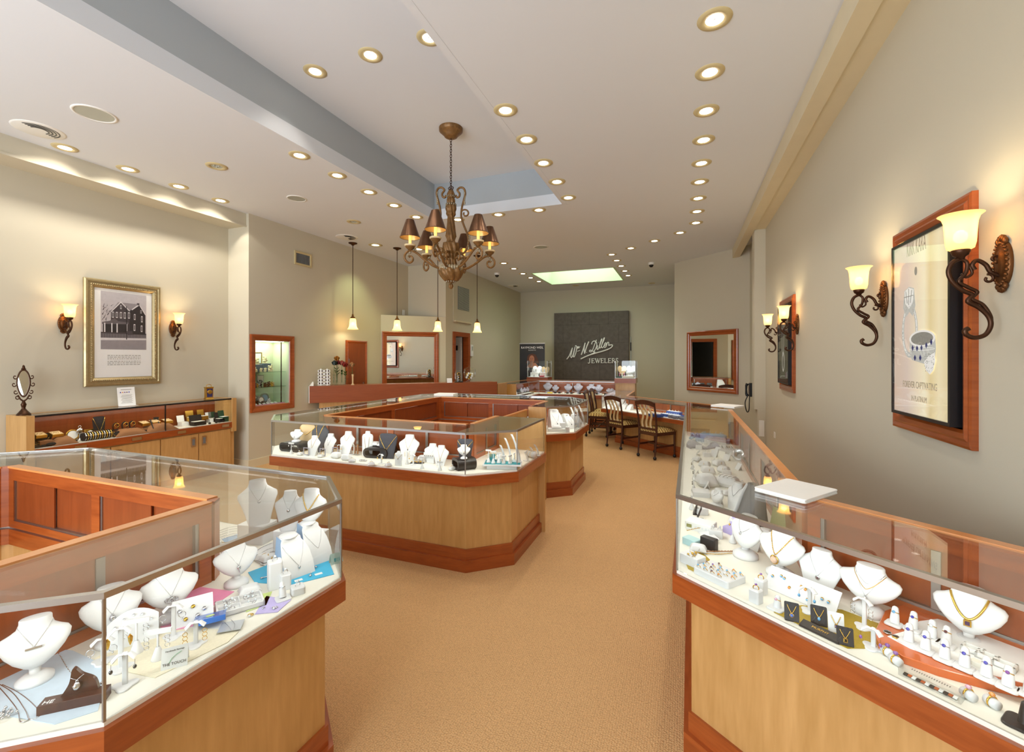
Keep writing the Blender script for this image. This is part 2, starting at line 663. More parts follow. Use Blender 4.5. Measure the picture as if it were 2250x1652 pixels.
struct('trim_pilaster_right', MB().box(1.0, 1.15, 7.63, 7.86, .82, 3.54).box(1.04, 1.15, 7.62, 7.86, 0, .82), WALL)
m = MB()
m.box(-5.90, -5.885, 4.70, 5.70, 0, .11).box(-6.32, -5.885, 4.685, 4.70, 0, .11)
struct('baseboard_left', m, TRIMP)
struct('baseboard_right', MB().box(1.135, 1.15, -2.6, 7.5, 0, .11), TRIMP)
struct('baseboard_back', MB().box(-4.92, -.19, 13.585, 13.6, 0, .11), TRIMP)

# ------------------------------------------------------------------ recessed downlights
SPOTCOL = (1, .93, .82)


def downlight_proto(lens, big=1.0, name='recessed_downlight'):
    t = thing(name, 'x', 'downlight', (0, 0, -9))
    MB().lathe([(.058 * big, 0), (.058 * big, -.006), (.085 * big, -.012), (.108 * big, -.006), (.112 * big, 0)], 28).build('trim_ring', TRIMR, t)
    mb = MB().lathe([(.0005, .0005), (.03 * big, -.001), (.058 * big, -.004)], 24)
    for k in range(3):
        a = R(120 * k + 20)
        mb.sphere((.026 * big * math.cos(a), .026 * big * math.sin(a), -.003), .013 * big, 8, .5)
    mb.build('lens', lens, t)
    return t


_dl, _dg, _du = downlight_proto(LENS), downlight_proto(LENSG), downlight_proto(DULL, .95)
_first = {}


def downlight(x, y, label, group, z=CZ, proto=None, energy=1.0, lamp=True, sc=.92, cone=(104, .7)):
    p = proto or _dl
    if id(p) not in _first:
        _first[id(p)] = 1
        p.location = (x, y, z)
        p['label'], p['group'] = label, group
        p.scale = (sc, sc, sc)
    else:
        dup(p, (x, y, z), 0, label, group, sc)
    if lamp:
        light('SPOT', 'downlight_lamp', (x, y, z - .03), K_SPOT * energy, (.86, 1, .5) if proto is _dg else SPOTCOL, spot_size=R(cone[0]), spot_blend=cone[1], shadow_soft_size=.04)


for k, (px, py) in enumerate([(1566, 43), (1557, 159), (1552, 243), (1547, 307), (1542, 358), (1539, 399), (1536, 435), (1533, 464), (1531, 489)]):
    downlight(.18, spot(px, py, CZ)[1], f'lit recessed downlight, {ORD[k]} from the front in the row beside the wall beam', 'downlights beside the wall beam')
for k, (px, py) in enumerate([(1494, 511), (1438, 529), (1386, 545), (1344, 559)]):
    downlight(*spot(px, py, CZ), f'lit recessed downlight, {ORD[k]} from the beam in the slanting row over the low desk', 'downlights in the slanting row')
for k, (px, py) in enumerate([(1355, 572), (1365, 584), (1373, 595), (1380, 605)]):
    downlight(*spot(px, py, CZ), f'lit recessed downlight, {ORD[k]} from the front along the sign side of the light well', 'downlights beside the light well')
for k, (px, py) in enumerate([(1107, 578), (1129, 590), (1149, 601), (1166, 610), (1184, 618)]):
    downlight(*spot(px, py, CZ), f'lit recessed downlight, {ORD[k]} from the front in the row toward the watch banner', 'downlights toward the banner', energy=.8)
for k, (px, py) in enumerate([(1110, 242), (1157, 306), (1192, 358), (1223, 399), (1248, 434)]):
    downlight(-1.41, spot(px, py, CZ)[1], f'lit recessed downlight, {ORD[k]} from the front along the aisle edge of the ceiling tray', 'downlights along the aisle edge of the tray')
for k, (px, py) in enumerate([(1184, 461), (1095, 471), (1006, 482)]):
    downlight(*spot(px, py, CZ), f'lit recessed downlight, {ORD[k]} from the aisle behind the far edge of the ceiling tray', 'downlights behind the tray')
for k, (px, py) in enumerate([(663, 340), (746, 384), (813, 421), (871, 450), (918, 476)]):
    downlight(-3.72, spot(px, py, CZ)[1], f'lit recessed downlight, {ORD[k]} from the front along the picture side of the tray', 'downlights along the picture side of the tray')
for k, px in enumerate([694, 816, 941]):
    downlight([-3.17, -2.55, -1.96][k], 3.2, f'lit recessed downlight inside the raised ceiling tray, {ORD[k]} from the picture side', 'downlights inside the tray', TZ)
for k, (px, py) in enumerate([(143, 324), (281, 371), (393, 409), (486, 440)]):
    downlight(-5.77, spot(px, py, CZ)[1], f'lit recessed downlight, {ORD[k]} from the front washing the header over the picture', 'downlights washing the header', energy=1.3, cone=(132, .12))
for k, (px, py) in enumerate([(825, 538), (920, 547)]):
    downlight(*spot(px, py, CZ), f'greenish lit recessed light {("between the first two pendants", "behind the chandelier shades")[k]}', 'greenish lights over the service counter', proto=_dg, sc=1.15, energy=2.2)
for px, py, lab, s in ((476, 365, 'unlit recessed downlight with tan trim ring above the house photograph', 1.0),
                       (777, 487, 'unlit recessed downlight above the first pendant lamp', 1.0),
                       (1265, 627, 'small unlit recessed light before the back wall by the light well', .9),
                       (1432, 622, 'small unlit recessed light before the back wall by the hallway', .9)):
    downlight(*spot(px, py, CZ), lab, 'unlit recessed lights', proto=_du, lamp=False, sc=s)


def disc_fixture(px, py, r, name, label, cat):
    x, y = spot(px, py, CZ)
    t = thing(name, label, cat, (x, y, CZ))
    MB().lathe([(r * .86, 0), (r * .9, -.008), (r, -.006), (r * 1.02, 0)], 32).build('trim_ring', WPLAS, t)
    MB().lathe([(.001, -.001), (r * .86, -.003)], 32).build('grille', DULL, t)
    return t


disc_fixture(208, 250, .15, 'ceiling_speaker', 'large round flush ceiling speaker near the round air diffuser', 'speaker')
disc_fixture(652, 436, .12, 'ceiling_speaker', 'round flush ceiling speaker between the header lights and the tray lights', 'speaker')
disc_fixture(1189, 543, .14, 'ceiling_speaker', 'round flush ceiling speaker before the light well', 'speaker')
for px, py, r, lab in ((85, 285, .17, 'round white ceiling air diffuser with dark curved slots over the picture wall'),
                       (762, 521, .17, 'round white ceiling air diffuser beside the first pendant canopy'),
                       (1128, 628, .16, 'small round ceiling air diffuser near the rear camera dome')):
    x, y = spot(px, py, CZ)
    t = thing('air_diffuser', lab, 'air vent', (x, y, CZ), 0, 'round air diffusers')
    MB().lathe([(.0, -.006), (r * .3, -.004), (r, -.008), (r * 1.06, -.004), (r * 1.08, 0)], 36).build('plate', WPLAS, t)
    mb = MB()
    for q in (.36, .5, .64, .78):
        mb.prism(arc(0, 0, r * q, -70, 110, 20) + arc(0, 0, r * (q + .06), 110, -70, 20), -.0095, -.006)
    mb.build('slots', BLKP, t)
for px, py, lab in ((1092, 606, 'small security camera dome near the watch banner side of the ceiling'),
                    (1431, 583, 'small security camera dome on the ceiling toward the framed mirror')):
    x, y = spot(px, py - 6, CZ)
    t = thing('dome_camera', lab, 'security camera', (x, y, CZ), 0, 'dome cameras')
    MB().lathe([(.0, -.05), (.06, -.05), (.065, -.03), (.065, 0)], 20).build('housing', WPLAS, t)
    MB().lathe([(.0, -.105), (.025, -.1), (.045, -.075), (.05, -.05)], 16).build('dome', BLKP, t)

# ------------------------------------------------------------------ glass showcases
def quad(o, i, k):
    return [o[k], o[k + 1], i[k + 1], i[k]]


def seg_box(mb, p, q, t0, t1, z0, z1, e0=0., e1=0.):
    """box along p->q between offsets t0..t1 to the right of travel"""
    a, b = Vector(p), Vector(q)
    d = (b - a).normalized()
    n = Vector((d.y, -d.x))
    a, b = a - d * e0, b + d * e1
    mb.prism([tuple(a + n * t0), tuple(b + n * t0), tuple(b + n * t1), tuple(a + n * t1)], z0, z1)


def showcase(label, out, inn, Ht=1.045, Hd=.74, Hr=.65, group=None, doors=(), knee=0., ends=(True, True), lit=1.0, rim=.035, deck=None,
             seams=(), flip=False, edge=STEEL, base_open=(), tint=None):
    """out / inn: customer-side and staff-side outlines, same number of points, customer side to the right of travel unless flip"""
    sg = -1 if flip else 1
    t = thing('glass_showcase', label, 'showcase', (0, 0, 0), 0, group)
    n = len(out)
    oi = offset(out, -sg * .06)
    ob = offset(out, -sg * knee) if knee else oi
    op1, op2, orl = offset(ob, sg * .012), offset(ob, sg * .03), offset(out, sg * .012)
    og = offset(out, -sg * .004)
    og2 = offset(out, -sg * .010)
    for k in range(n - 1):
        MB().prism(quad(ob, offset(inn, sg * .02), k), .02, Hr).build('base_panel', MAPLE, t)
        MB().prism([op2[k], op2[k + 1], ob[k + 1], ob[k]], 0, .085).prism([op1[k], op1[k + 1], ob[k + 1], ob[k]], .085, .165).build('plinth', CHERRY, t)
        MB().prism(quad(orl, inn, k), Hr, Hd - .012).build('rail', CHERRY, t)
        MB().prism(quad(og, offset(inn, sg * .03), k), Hd - .012, Hd).build('deck', deck or CREAM, t)
        MB().prism([og[k], og[k + 1], og2[k + 1], og2[k]], Hd + .001, Ht - .008).build('glass_pane', GLASS, t)
        it = offset(inn, sg * rim)
        MB().prism(quad(og, it, k), Ht - .006, Ht).build('glass_top', GLASS, t)
        mb = MB()
        e1, e2 = offset(out, 0), offset(out, -sg * .016)
        mb.prism([e1[k], e1[k + 1], e2[k + 1], e2[k]], Ht - .014, Ht + .0015)
        mb.build('edge_strip', edge, t)
        # staff side: frame and sliding doors
        a, b = Vector(inn[k]), Vector(inn[k + 1])
        L = (b - a).length
        if L < .3:
            MB().prism([inn[k], inn[k + 1], it[k + 1], it[k]], Hd, Ht).build('rear_frame', CHERRY, t)
            continue
        d = (b - a) / L
        nn = Vector((d.y, -d.x)) * sg                    # toward the customer side
        fr = MB()
        def sb(mb, s0, s1, t0, t1, z0, z1):
            p0, p1 = a + d * s0, a + d * s1
            mb.prism([tuple(p0 + nn * t0), tuple(p1 + nn * t0), tuple(p1 + nn * t1), tuple(p0 + nn * t1)], z0, z1)
        sb(fr, 0, L, 0, rim, Ht - .065, Ht - .006)
        sb(fr, 0, L, 0, rim, Hd, Hd + .035)
        sb(fr, 0, .045, 0, rim, Hd + .035, Ht - .065)
        sb(fr, L - .045, L, 0, rim, Hd + .035, Ht - .065)
        nd = doors[k] if k < len(doors) else max(1, round(L / 1.25))
        for j in range(1, nd):
            sb(fr, L * j / nd - .03, L * j / nd + .03, 0, rim, Hd + .035, Ht - .065)
        fr.build('rear_frame', CHERRY, t)
        tp = MB()
        sb(tp, 0, L, -.004, rim + .004, Ht - .006, Ht + .003)
        tp.build('top_rim', RIM_LIT, t)
        for j in range(nd):
            s0, s1 = L * j / nd + (.045 if j == 0 else .03), L * (j + 1) / nd - (.045 if j == nd - 1 else .03)
            mid = (s0 + s1) / 2
            m1 = MB(); sb(m1, s0, mid + .015, .008, .014, Hd + .04, Ht - .068); d1 = m1.build('sliding_door', CHERRYV, t)
            m2 = MB(); sb(m2, mid - .015, s1, .019, .025, Hd + .04, Ht - .068); d2 = m2.build('sliding_door', CHERRYV, t)
            m3 = MB(); sb(m3, mid - .012, mid + .012, .026, .031, Hd + .045, Ht - .07); m3.build('door_edge', ALU, d2)
            m4 = MB(); sb(m4, s0, s1, .004, .03, Hd + .035, Hd + .043); sb(m4, s0, s0 + .012, .004, .03, Hd + .043, Ht - .066); m4.build('door_track', ALU, t)
    # vertical glass joints at the corners
    for k in range(n):
        if 0 < k < n - 1 or not ends[0 if k == 0 else 1]:
            x, y = og[k]
            MB().box(x - .003, x + .003, y - .003, y + .003, Hd, Ht - .01).build('glass_joint', ALU, t)
    # end panels
    for e, (k0, on) in enumerate(((0, ends[0]), (n - 1, ends[1]))):
        o_, i_ = Vector(out[k0]), Vector(inn[k0])
        d = (i_ - o_).normalized()
        s2 = Vector((d.y, -d.x)) * (1 if (e == 0) != flip else -1) * -1
        pp = [tuple(o_), tuple(i_), tuple(i_ + s2 * .02), tuple(o_ + s2 * .02)]
        if on == 'wood' or on is True:
            MB().prism(pp, .0 if not knee else Hr, Ht - .007).build('end_panel', MAPLE, t)
        else:
            pp2 = [tuple(o_), tuple(i_), tuple(i_ + s2 * .006), tuple(o_ + s2 * .006)]
            MB().prism(pp2, Hd + .001, Ht - .008).build('glass_pane', GLASS, t)
            MB().prism(pp, Hr, Hd).build('rail', CHERRY, t)
    # the lamp strip under the front edge of the glass top
    if lit:
        for k in range(n - 1):
            a, b = Vector(out[k]), Vector(out[k + 1])
            L = (b - a).length
            if L < .25:
                continue
            d = (b - a) / L
            nn = -Vector((d.y, -d.x)) * sg
            c = (a + b) / 2 + nn * .03
            yaw = math.atan2(nn.y, nn.x)
            ra = Matrix.Rotation(yaw - math.pi / 2, 4, 'Z') @ Matrix.Rotation(R(42), 4, 'X')
            light('AREA', 'case_lamp', (c.x, c.y, Ht - .016), K_CASE * lit * L, (1, .97, .92), ra.to_euler(), shape='RECTANGLE', size=L * .94, size_y=.02)
    return t


# near island (bottom left of the room), two wings round a staff well
A_OUT = [(-3.73, .35), (-3.73, 1.37), (-3.42, 1.65), (-1.545, 1.65), (-1.25, 1.40), (-1.275, .64), (-1.62, .36)]
A_INN = [(-3.23, .35), (-3.23, 1.19), (-3.21, 1.21), (-1.74, 1.21), (-1.725, 1.19), (-1.735, .5), (-1.74, .36)]
showcase('near island glass showcase with a turquoise cloth and white busts in its aisle wing', A_OUT, A_INN, doors=(1, 0, 2, 0, 1, 0), flip=True)

# middle island ring: from the gate round to the back and to its second short wing
B_OUT = [(-1.19, 3.94), (-1.19, 3.22), (-1.50, 2.95), (-3.43, 2.95), (-3.73, 3.24), (-3.73, 5.89), (-3.42, 6.2), (-1.47, 6.2), (-1.175, 5.86), (-1.175, 5.10), (-1.45, 4.87)]
B_INN = [(-1.68, 3.94), (-1.68, 3.40), (-1.69, 3.38), (-3.2, 3.38), (-3.22, 3.40), (-3.22, 5.52), (-3.2, 5.55), (-1.68, 5.55), (-1.66, 5.53), (-1.66, 5.10), (-1.66, 4.87)]
B = showcase('middle island ring of glass showcases with white and black busts facing the room', B_OUT, B_INN, doors=(1, 0, 2, 0, 2, 0, 2, 0, 1, 0), flip=True)
t = thing('staff_gate', 'low maple gate with steel hinge between the two ends of the middle island', 'gate', (0, 0, 0))
MB().box(-1.69, -1.67, 3.96, 4.85, .12, 1.0).build('gate_leaf', MAPLE, t)
MB().box(-1.695, -1.665, 3.96, 4.85, 1.0, 1.012).build('top_edge', RIM_LIT, t)
MB().at((-1.66, 4.83, .84)).lathe([(0, 0), (.012, .0), (.012, .09), (0, .09)], 12).build('hinge', STEEL, t)

# case along the poster wall
n38 = (.786, -.618)
D_OUT = [(.02, 5.63), (-.03, 1.93), (-.03 + 1.13 * n38[0] * 1.27, 1.93 - 1.13 * .618 * 1.27)]
D_INN = [(.48, 5.31), (.48, 2.10), (.48 + .60, 2.10 - .60 * .786)]
showcase('long glass showcase along the wall under the ring poster, turning toward the front', D_OUT, D_INN, doors=(3, 1), flip=False)

# low desk case with knee space, then the low case to the tower
E_OUT = [(-1.45, 10.08), (-1.45, 8.53), (.30, 7.05)]
E_INN = [(-.99, 10.08), (-.99, 8.76), (.55, 7.46)]
showcase('low desk-height glass showcase with chairs drawn up to it', E_OUT, E_INN, .875, .65, .575, doors=(1, 2), knee=.26, flip=False)

# case in front of the back wall
F_OUT = [(-3.32, 8.92), (-3.25, 10.30), (-1.46, 10.42)]
F_INN = [(-3.75, 8.92), (-3.70, 10.72), (-1.46, 10.84)]
showcase('glass showcase with grey busts below the dark sign wall', F_OUT, F_INN, doors=(1, 2), flip=False)

# ------------------------------------------------------------------ jewelry displays
BUST = {
    'bowl': [(.24, .05, .035, -.10), (.28, .15, .08, -.115), (.36, .29, .12, -.115), (.46, .41, .145, -.10), (.56, .485, .155, -.07), (.64, .50, .155, -.035),
             (.71, .455, .15, -.005), (.78, .345, .14, .015), (.85, .262, .132, .025), (.93, .228, .13, .03), (.985, .226, .13, .03), (1.0, .215, .124, .03)],
    'easel': [(0, .24, .03, -.26), (.02, .26, .035, -.25), (.25, .33, .055, -.20), (.48, .42, .085, -.13), (.62, .495, .10, -.07), (.70, .48, .11, -.035),
              (.77, .36, .115, -.01), (.84, .25, .118, .005), (.92, .21, .12, .01), (.985, .205, .12, .01), (1.0, .195, .112, .01)],
    'tall': [(0, .34, .06, -.14), (.02, .36, .065, -.14), (.3, .40, .085, -.11), (.6, .47, .10, -.07), (.85, .50, .10, -.03), (.95, .46, .09, -.01), (1.0, .38, .06, 0)],
    'slab': [(0, .42, .07, -.10), (.02, .44, .08, -.10), (.4, .46, .10, -.06), (.78, .48, .12, -.02), (.86, .42, .12, 0), (.90, .22, .11, .01), (.98, .2, .1, .01), (1.0, .18, .09, .01)],
}


def bust(kind, x, y, z, rot, h, wd, label, mat=None, group=None, lean=0):
    mat = mat or WHITE
    secs = [(a * h, b * wd, c * wd, d * wd) for a, b, c, d in BUST[kind]]
    t = thing('necklace_bust', label, 'jewelry bust', (x, y, z), rot, group)
    n = 28
    rings = [[(a * math.cos(2 * math.pi * k / n), c - 0 + b * math.sin(2 * math.pi * k / n), zz) for k in range(n)] for zz, a, b, c in secs]
    mb = MB()
    if kind == 'bowl':
        # the bib dips in front, the shoulders stay high
        out = []
        for i, rg in enumerate(rings):
            out.append([(px, py, pz + (.10 * wd * (abs(px) / (.5 * wd)) ** 2 if i < 8 else 0) - .02 * wd * (1 if i < 8 else 0)) for px, py, pz in rg])
        out = [[(px, py, max(.0, pz)) for px, py, pz in rg] for rg in out]
        mb.loft(out, True, False)
        mb.add(out[0], [list(range(n))[::-1]])
    else:
        mb.loft(rings, True, False)
        mb.add(rings[0], [list(range(n))[::-1]])
    mb.build('bust_form', mat, t)
    zz, a, b, c = secs[-1]
    MB().at((0, c, zz - .0004)).add([(a * math.cos(2 * math.pi * k / n), b * math.sin(2 * math.pi * k / n), 0) for k in range(n)] + [(0, 0, .004 * wd / .16)], [[k, (k + 1) % n, n] for k in range(n)], True).build('neck_cap', mat, t)
    mb = MB()
    if kind == 'bowl':
        mb.lathe([(0, 0), (.27 * wd, 0), (.27 * wd, .012 * wd / .16), (.2 * wd, .02 * wd / .16), (.10 * wd, .03 * wd / .16), (.075 * wd, .12 * h), (.09 * wd, .3 * h), (0.03 * wd, .36 * h)], 28, cy=-.08 * wd)
        mb.build('pedestal', mat, t)
    else:
        mb.prism([(-.08 * wd, 0), (.08 * wd, 0), (.08 * wd, .22 * wd), (-.08 * wd, .22 * wd)], 0, .004)
        mb.add([(-.06 * wd, .2 * wd, 0), (.06 * wd, .2 * wd, 0), (.06 * wd, .06 * wd, .7 * h), (-.06 * wd, .06 * wd, .7 * h),
                (-.06 * wd, .215 * wd, 0), (.06 * wd, .215 * wd, 0), (.06 * wd, .075 * wd, .7 * h), (-.06 * wd, .075 * wd, .7 * h)],
               [[0, 1, 2, 3], [7, 6, 5, 4], [0, 4, 5, 1], [3, 2, 6, 7], [1, 5, 6, 2], [0, 3, 7, 4]])
        mb.build('strut', mat, t)

    def at(q):
        for s0, s1 in zip(secs, secs[1:]):
            if s0[0] <= q <= s1[0]:
                f = (q - s0[0]) / max(1e-9, s1[0] - s0[0])
                return [s0[i] + (s1[i] - s0[i]) * f for i in (1, 2, 3)]
        return list(secs[-1][1:]) if q > secs[-1][0] else list(secs[0][1:])

    def surf(px, q):
        qq = q
        if kind == 'bowl' and q < .82 * h:
            qq = q - (.10 * wd * (abs(px) / (.5 * wd)) ** 2 - .02 * wd)
        a, b, c = at(qq)
        return c - b * math.sqrt(max(0., 1 - min(1, abs(px) / a) ** 2))
    return dict(t=t, h=h, w=wd, at=at, surf=surf, loc=(x, y, z), rot=rot)


def pendant_shape(mb, kind, s, p):
    """adds a pendant centred at p, facing -Y; slot 0 metal, slot 1 stone"""
    x, y, z = p
    if kind == 'drop':
        mb.mat(1).sphere((x, y - s * .4, z - s), s, 10, 1.25)
        mb.mat(0).torus((x, y - s * .3, z + s * .25), s * .3, s * .1, 10, 5, 'Y')
    elif kind == 'square':
        mb.mat(0).box(x - s, x + s, y - s * .5, y, z - 2.3 * s, z - .1 * s, s * .25)
        mb.mat(1).box(x - s * .6, x + s * .6, y - s * .75, y - s * .4, z - 1.85 * s, z - .55 * s)
    elif kind == 'disc':
        mb.mat(0).at((x, y, z - s), 90).lathe([(0, s * .25), (s * .8, s * .25), (s, s * .12), (s, 0)], 16).here()
        mb.mat(1).sphere((x, y - s * .25, z - s), s * .45, 8, 1)
    elif kind == 'bar':
        mb.mat(0).box(x - s * 2.6, x + s * 2.6, y - s * .4, y + s * .1, z - s * .45, z + s * .25)
    elif kind == 'leaf':
        mb.mat(0).sphere((x, y - s * .3, z - s), s * .9, 10, 1.5)
        mb.tube([(x, y - s * .3, z - 2 * s), (x + s * .4, y - s * .2, z - 4 * s)], s * .2, 6)
    elif kind == 'mono':
        for dx in (-.9, 0, .9):
            mb.mat(0).torus((x + dx * s, y - s * .2, z - s), s * (.8 if dx else 1.1), s * .13, 14, 5, 'Y')
        mb.tube([(x - s, y - s * .2, z - 1.7 * s), (x, y - s * .25, z - .4 * s), (x + s, y - s * .2, z - 1.7 * s)], s * .12, 5)
    elif kind == 'heart':
        mb.mat(1).sphere((x, y - s * .3, z - s * 1.2), s, 10, .95)
        mb.mat(0).torus((x, y - s * .35, z - s * 1.2), s * 1.05, s * .14, 16, 5, 'Y')
        mb.tube([(x - s * .5, y - s * .5, z - s * .1), (x, y - s * .6, z - s * .8), (x + s * .4, y - s * .5, z - s * .1)], s * .14, 5)
    return mb


def necklace(B, label, metal=None, r=.0008, zt=.92, zl=.5, p=1.5, pend=None, bead=0, group=None, name='necklace', width=1.0, gm=None):
    metal = metal or SILVER
    t = thing(name, label, 'necklace', B['loc'], B['rot'], group)
    h = B['h']
    a0 = B['at'](zt * h)[0] * .985 * width
    pts = []
    N = 26
    for i in range(N + 1):
        s = -1 + 2 * i / N
        z = (zl + (zt - zl) * abs(s) ** p) * h
        x = a0 * s
        pts.append((x, B['surf'](x, z) - r * 1.1, z))
    mb = MB()
    if bead:
        P = smooth_path(pts, 3)
        last = None
        for q in P:
            if last is None or (Vector(q) - last).length > bead * 1.9:
                mb.sphere(q, bead, 6)
                last = Vector(q)
    mb.tube(pts, r, 6)
    mb.build('chain', metal, t)
    if pend:
        k, s, m2 = pend
        z = zl * h
        pendant_shape(MB(), k, s, (0, B['surf'](0, z - s) - r, z)).build('pendant', [metal, gm or m2], t)
    return t


def ring_proto(stone, metal):
    t = thing('gem_ring', 'x', 'ring', (0, 0, -9))
    MB().torus((0, 0, 0), .009, .0016, 18, 6, 'Y').build('band', metal, t)
    MB().sphere((0, 0, .0125), .0048, 8, .8).build('stone', stone, t)
    return t


_rp = {}
def ring(x, y, z, rz, label, stone, metal=None, group=None, tilt=0, sc=1.0):
    metal = metal or GOLD
    k = (stone.name, metal.name)
    if k not in _rp:
        p = _rp[k] = ring_proto(stone, metal)
        p.location, p['label'] = (x, y, z), label
        if group: p['group'] = group
        o = p
    else:
        o = dup(_rp[k], (x, y, z), rz, label, group)
        if not group and 'group' in o: del o['group']
    o.rotation_euler = (R(tilt), 0, R(rz))
    o.scale = (sc, sc, sc)
    return o


def finger_stand(x, y, z, rot, label, stone=None, metal=None, ringlabel=None, h=.055, b=.042, group=None, mat=None, lean=8, rg='rings on the white finger stands'):
    mat = mat or WHITE
    t = thing('ring_stand', label, 'ring stand', (x, y, z), rot, group)
    MB().rbox(b, b * .95, .006, b * .2, .002).build('base', mat, t)
    MB().at((0, .004, .005), -lean).lathe([(.0125, 0), (.0115, h * .35), (.009, h * .75), (.0075, h * .92), (.004, h * .985), (0, h)], 18).build('finger', mat, t)
    if stone:
        c, s = math.cos(R(rot)), math.sin(R(rot))
        yy = .004 + math.sin(R(lean)) * h * .62
        ring(x - s * yy, y + c * yy, z + .005 + h * .6, rot, ringlabel, stone, metal, rg, 62)
    return t


def ring_block(x, y, z, rot, w_, h, label, stone, ringlabel, metal=None, group=None):
    o = MB().rbox(w_, w_, h, w_ * .18, .003).build('ring_block', WHITE, None, (x, y, z), rot)
    tag(o, label, 'ring block', group)
    ring(x, y, z + h + .004, rot + 20, ringlabel, stone, metal)
    return o


def tbar_stand(x, y, z, rot, h, label, w_=.07, mat=None, ear=None, earlabel=None, group=None):
    mat = mat or WHITE
    t = thing('earring_stand', label, 'earring stand', (x, y, z), rot, group)
    MB().lathe([(0, 0), (.017, 0), (.0165, .004), (.006, .034), (.004, .036)], 16).build('base', mat, t)
    MB().lathe([(.0028, .034), (.0028, h)], 10).build('post', mat, t)
    MB().box(-w_ / 2, w_ / 2, -.004, .004, h - .012, h).build('crossbar', mat, t)
    if ear:
        earring_pair(x, y, z, rot, (w_ * .38, -.006, h - .012), earlabel, ear)
    return t


def earring_pair(x, y, z, rot, off, label, kind=('hoop', None)):
    k, m = kind[0], kind[1] or GOLD
    for s in (-1, 1):
        mb = MB()
        if k == 'hoop':
            mb.mat(0).torus((0, 0, -.012), .009, .001, 16, 5, 'Y')
            mb.mat(1).sphere((0, -.001, -.024), .0028, 6)
        elif k == 'drop':
            mb.mat(0).tube([(0, 0, .001), (0, -.002, -.012)], .0006, 5)
            mb.mat(1).sphere((0, -.002, -.017), .0046, 8, 1.3)
        elif k == 'chain':
            for q in range(3):
                mb.mat(0).torus((0, -.001, -.008 - q * .012), .006, .0008, 12, 5, 'Y')
        elif k == 'leaf':
            mb.mat(0).loft([[(sx * wv, -.001, zz), (0, -.004, zz), (-sx * wv, .001, zz)] for zz, wv, sx in ((-.03, .001, 1), (-.02, .005, 1), (-.008, .006, 1), (0, .001, 1))], False)
        o = mb.build('earring', [m, kind[2] if len(kind) > 2 else m], None)
        c, sn = math.cos(R(rot)), math.sin(R(rot))
        ox, oy = s * off[0], off[1]
        o.location = (x + c * ox - sn * oy, y + sn * ox + c * oy, z + off[2])
        o.rotation_euler.z = R(rot)
        tag(o, label, 'earring', 'pair: ' + label)


def clover_stand(x, y, z, rot, h, label, ear=None, earlabel=None, mat=None, group=None):
    """earring stand with a clover foot, a square post and two drooping tabs"""
    mat = mat or WHITE
    t = thing('earring_stand', label, 'earring stand', (x, y, z), rot, group)
    pts = [(.026 * (1 + .22 * math.cos(3 * a)) * math.cos(a + .5), .022 * (1 + .22 * math.cos(3 * a)) * math.sin(a + .5)) for a in [2 * math.pi * k / 30 for k in range(30)]]
    MB().prism(pts, 0, .005, .002).build('base', mat, t)
    MB().at((0, .004, 0)).rbox(.012, .009, h, .003, .002).build('post', mat, t)
    mb = MB()
    for s in (-1, 1):
        mb.tube([(0, 0, h - .004), (s * .012, -.006, h), (s * .024, -.009, h - .012)], [.004, .008, .010], 10, flat=.35)
    mb.build('tabs', mat, t)
    if ear:
        earring_pair(x, y, z, rot, (.024, -.015, h - .016), earlabel, ear)
    return t


def pillow(x, y, z, rot, w_, d, h, label, mat=None, group=None, name='jewelry_pillow'):
    o = pillow_mb(w_, d, h).build(name, mat or WHITE, None, (x, y, z), rot)
    return tag(o, label, 'jewelry pillow', group)


def pillow_mb(w_, d, h, n=10):
    mb = MB()
    top, bot = [], []
    for j in range(n + 1):
        for i in range(n + 1):
            u, v = -1 + 2 * i / n, -1 + 2 * j / n
            pin = 1 - .10 * (1 - u * u) * abs(v) ** 3 - .10 * (1 - v * v) * abs(u) ** 3
            f = ((1 - u ** 4) * (1 - v ** 4)) ** .5
            top.append((u * w_ / 2 * pin, v * d / 2 * pin, h * (.32 + .68 * f)))
            bot.append((u * w_ / 2 * pin, v * d / 2 * pin, h * .32 * (1 - f)))
    q = lambda i, j: j * (n + 1) + i
    fs = [[q(i, j), q(i + 1, j), q(i + 1, j + 1), q(i, j + 1)] for j in range(n) for i in range(n)]
    mb.add(top, fs, True)
    mb.add(bot, [f[::-1] for f in fs], True)
    return mb


def bracelet_over(x, y, z, rot, w_, h, label, metal=None, r=.0022, bead=0, d=.03, group=None):
    """bracelet lying across the top of a pillow"""
    t = MB()
    pts = [(0 + .004 * math.sin(k), -d * math.cos(math.pi * k / 12), h * (.55 + .5 * math.sin(math.pi * k / 12))) for k in range(13)]
    if bead:
        for q in smooth_path(pts, 2):
            t.sphere(q, bead, 6)
    t.tube(pts, r, 6)
    o = t.build('bracelet', metal or GOLD, None, (x, y, z), rot)
    return tag(o, label, 'bracelet', group)


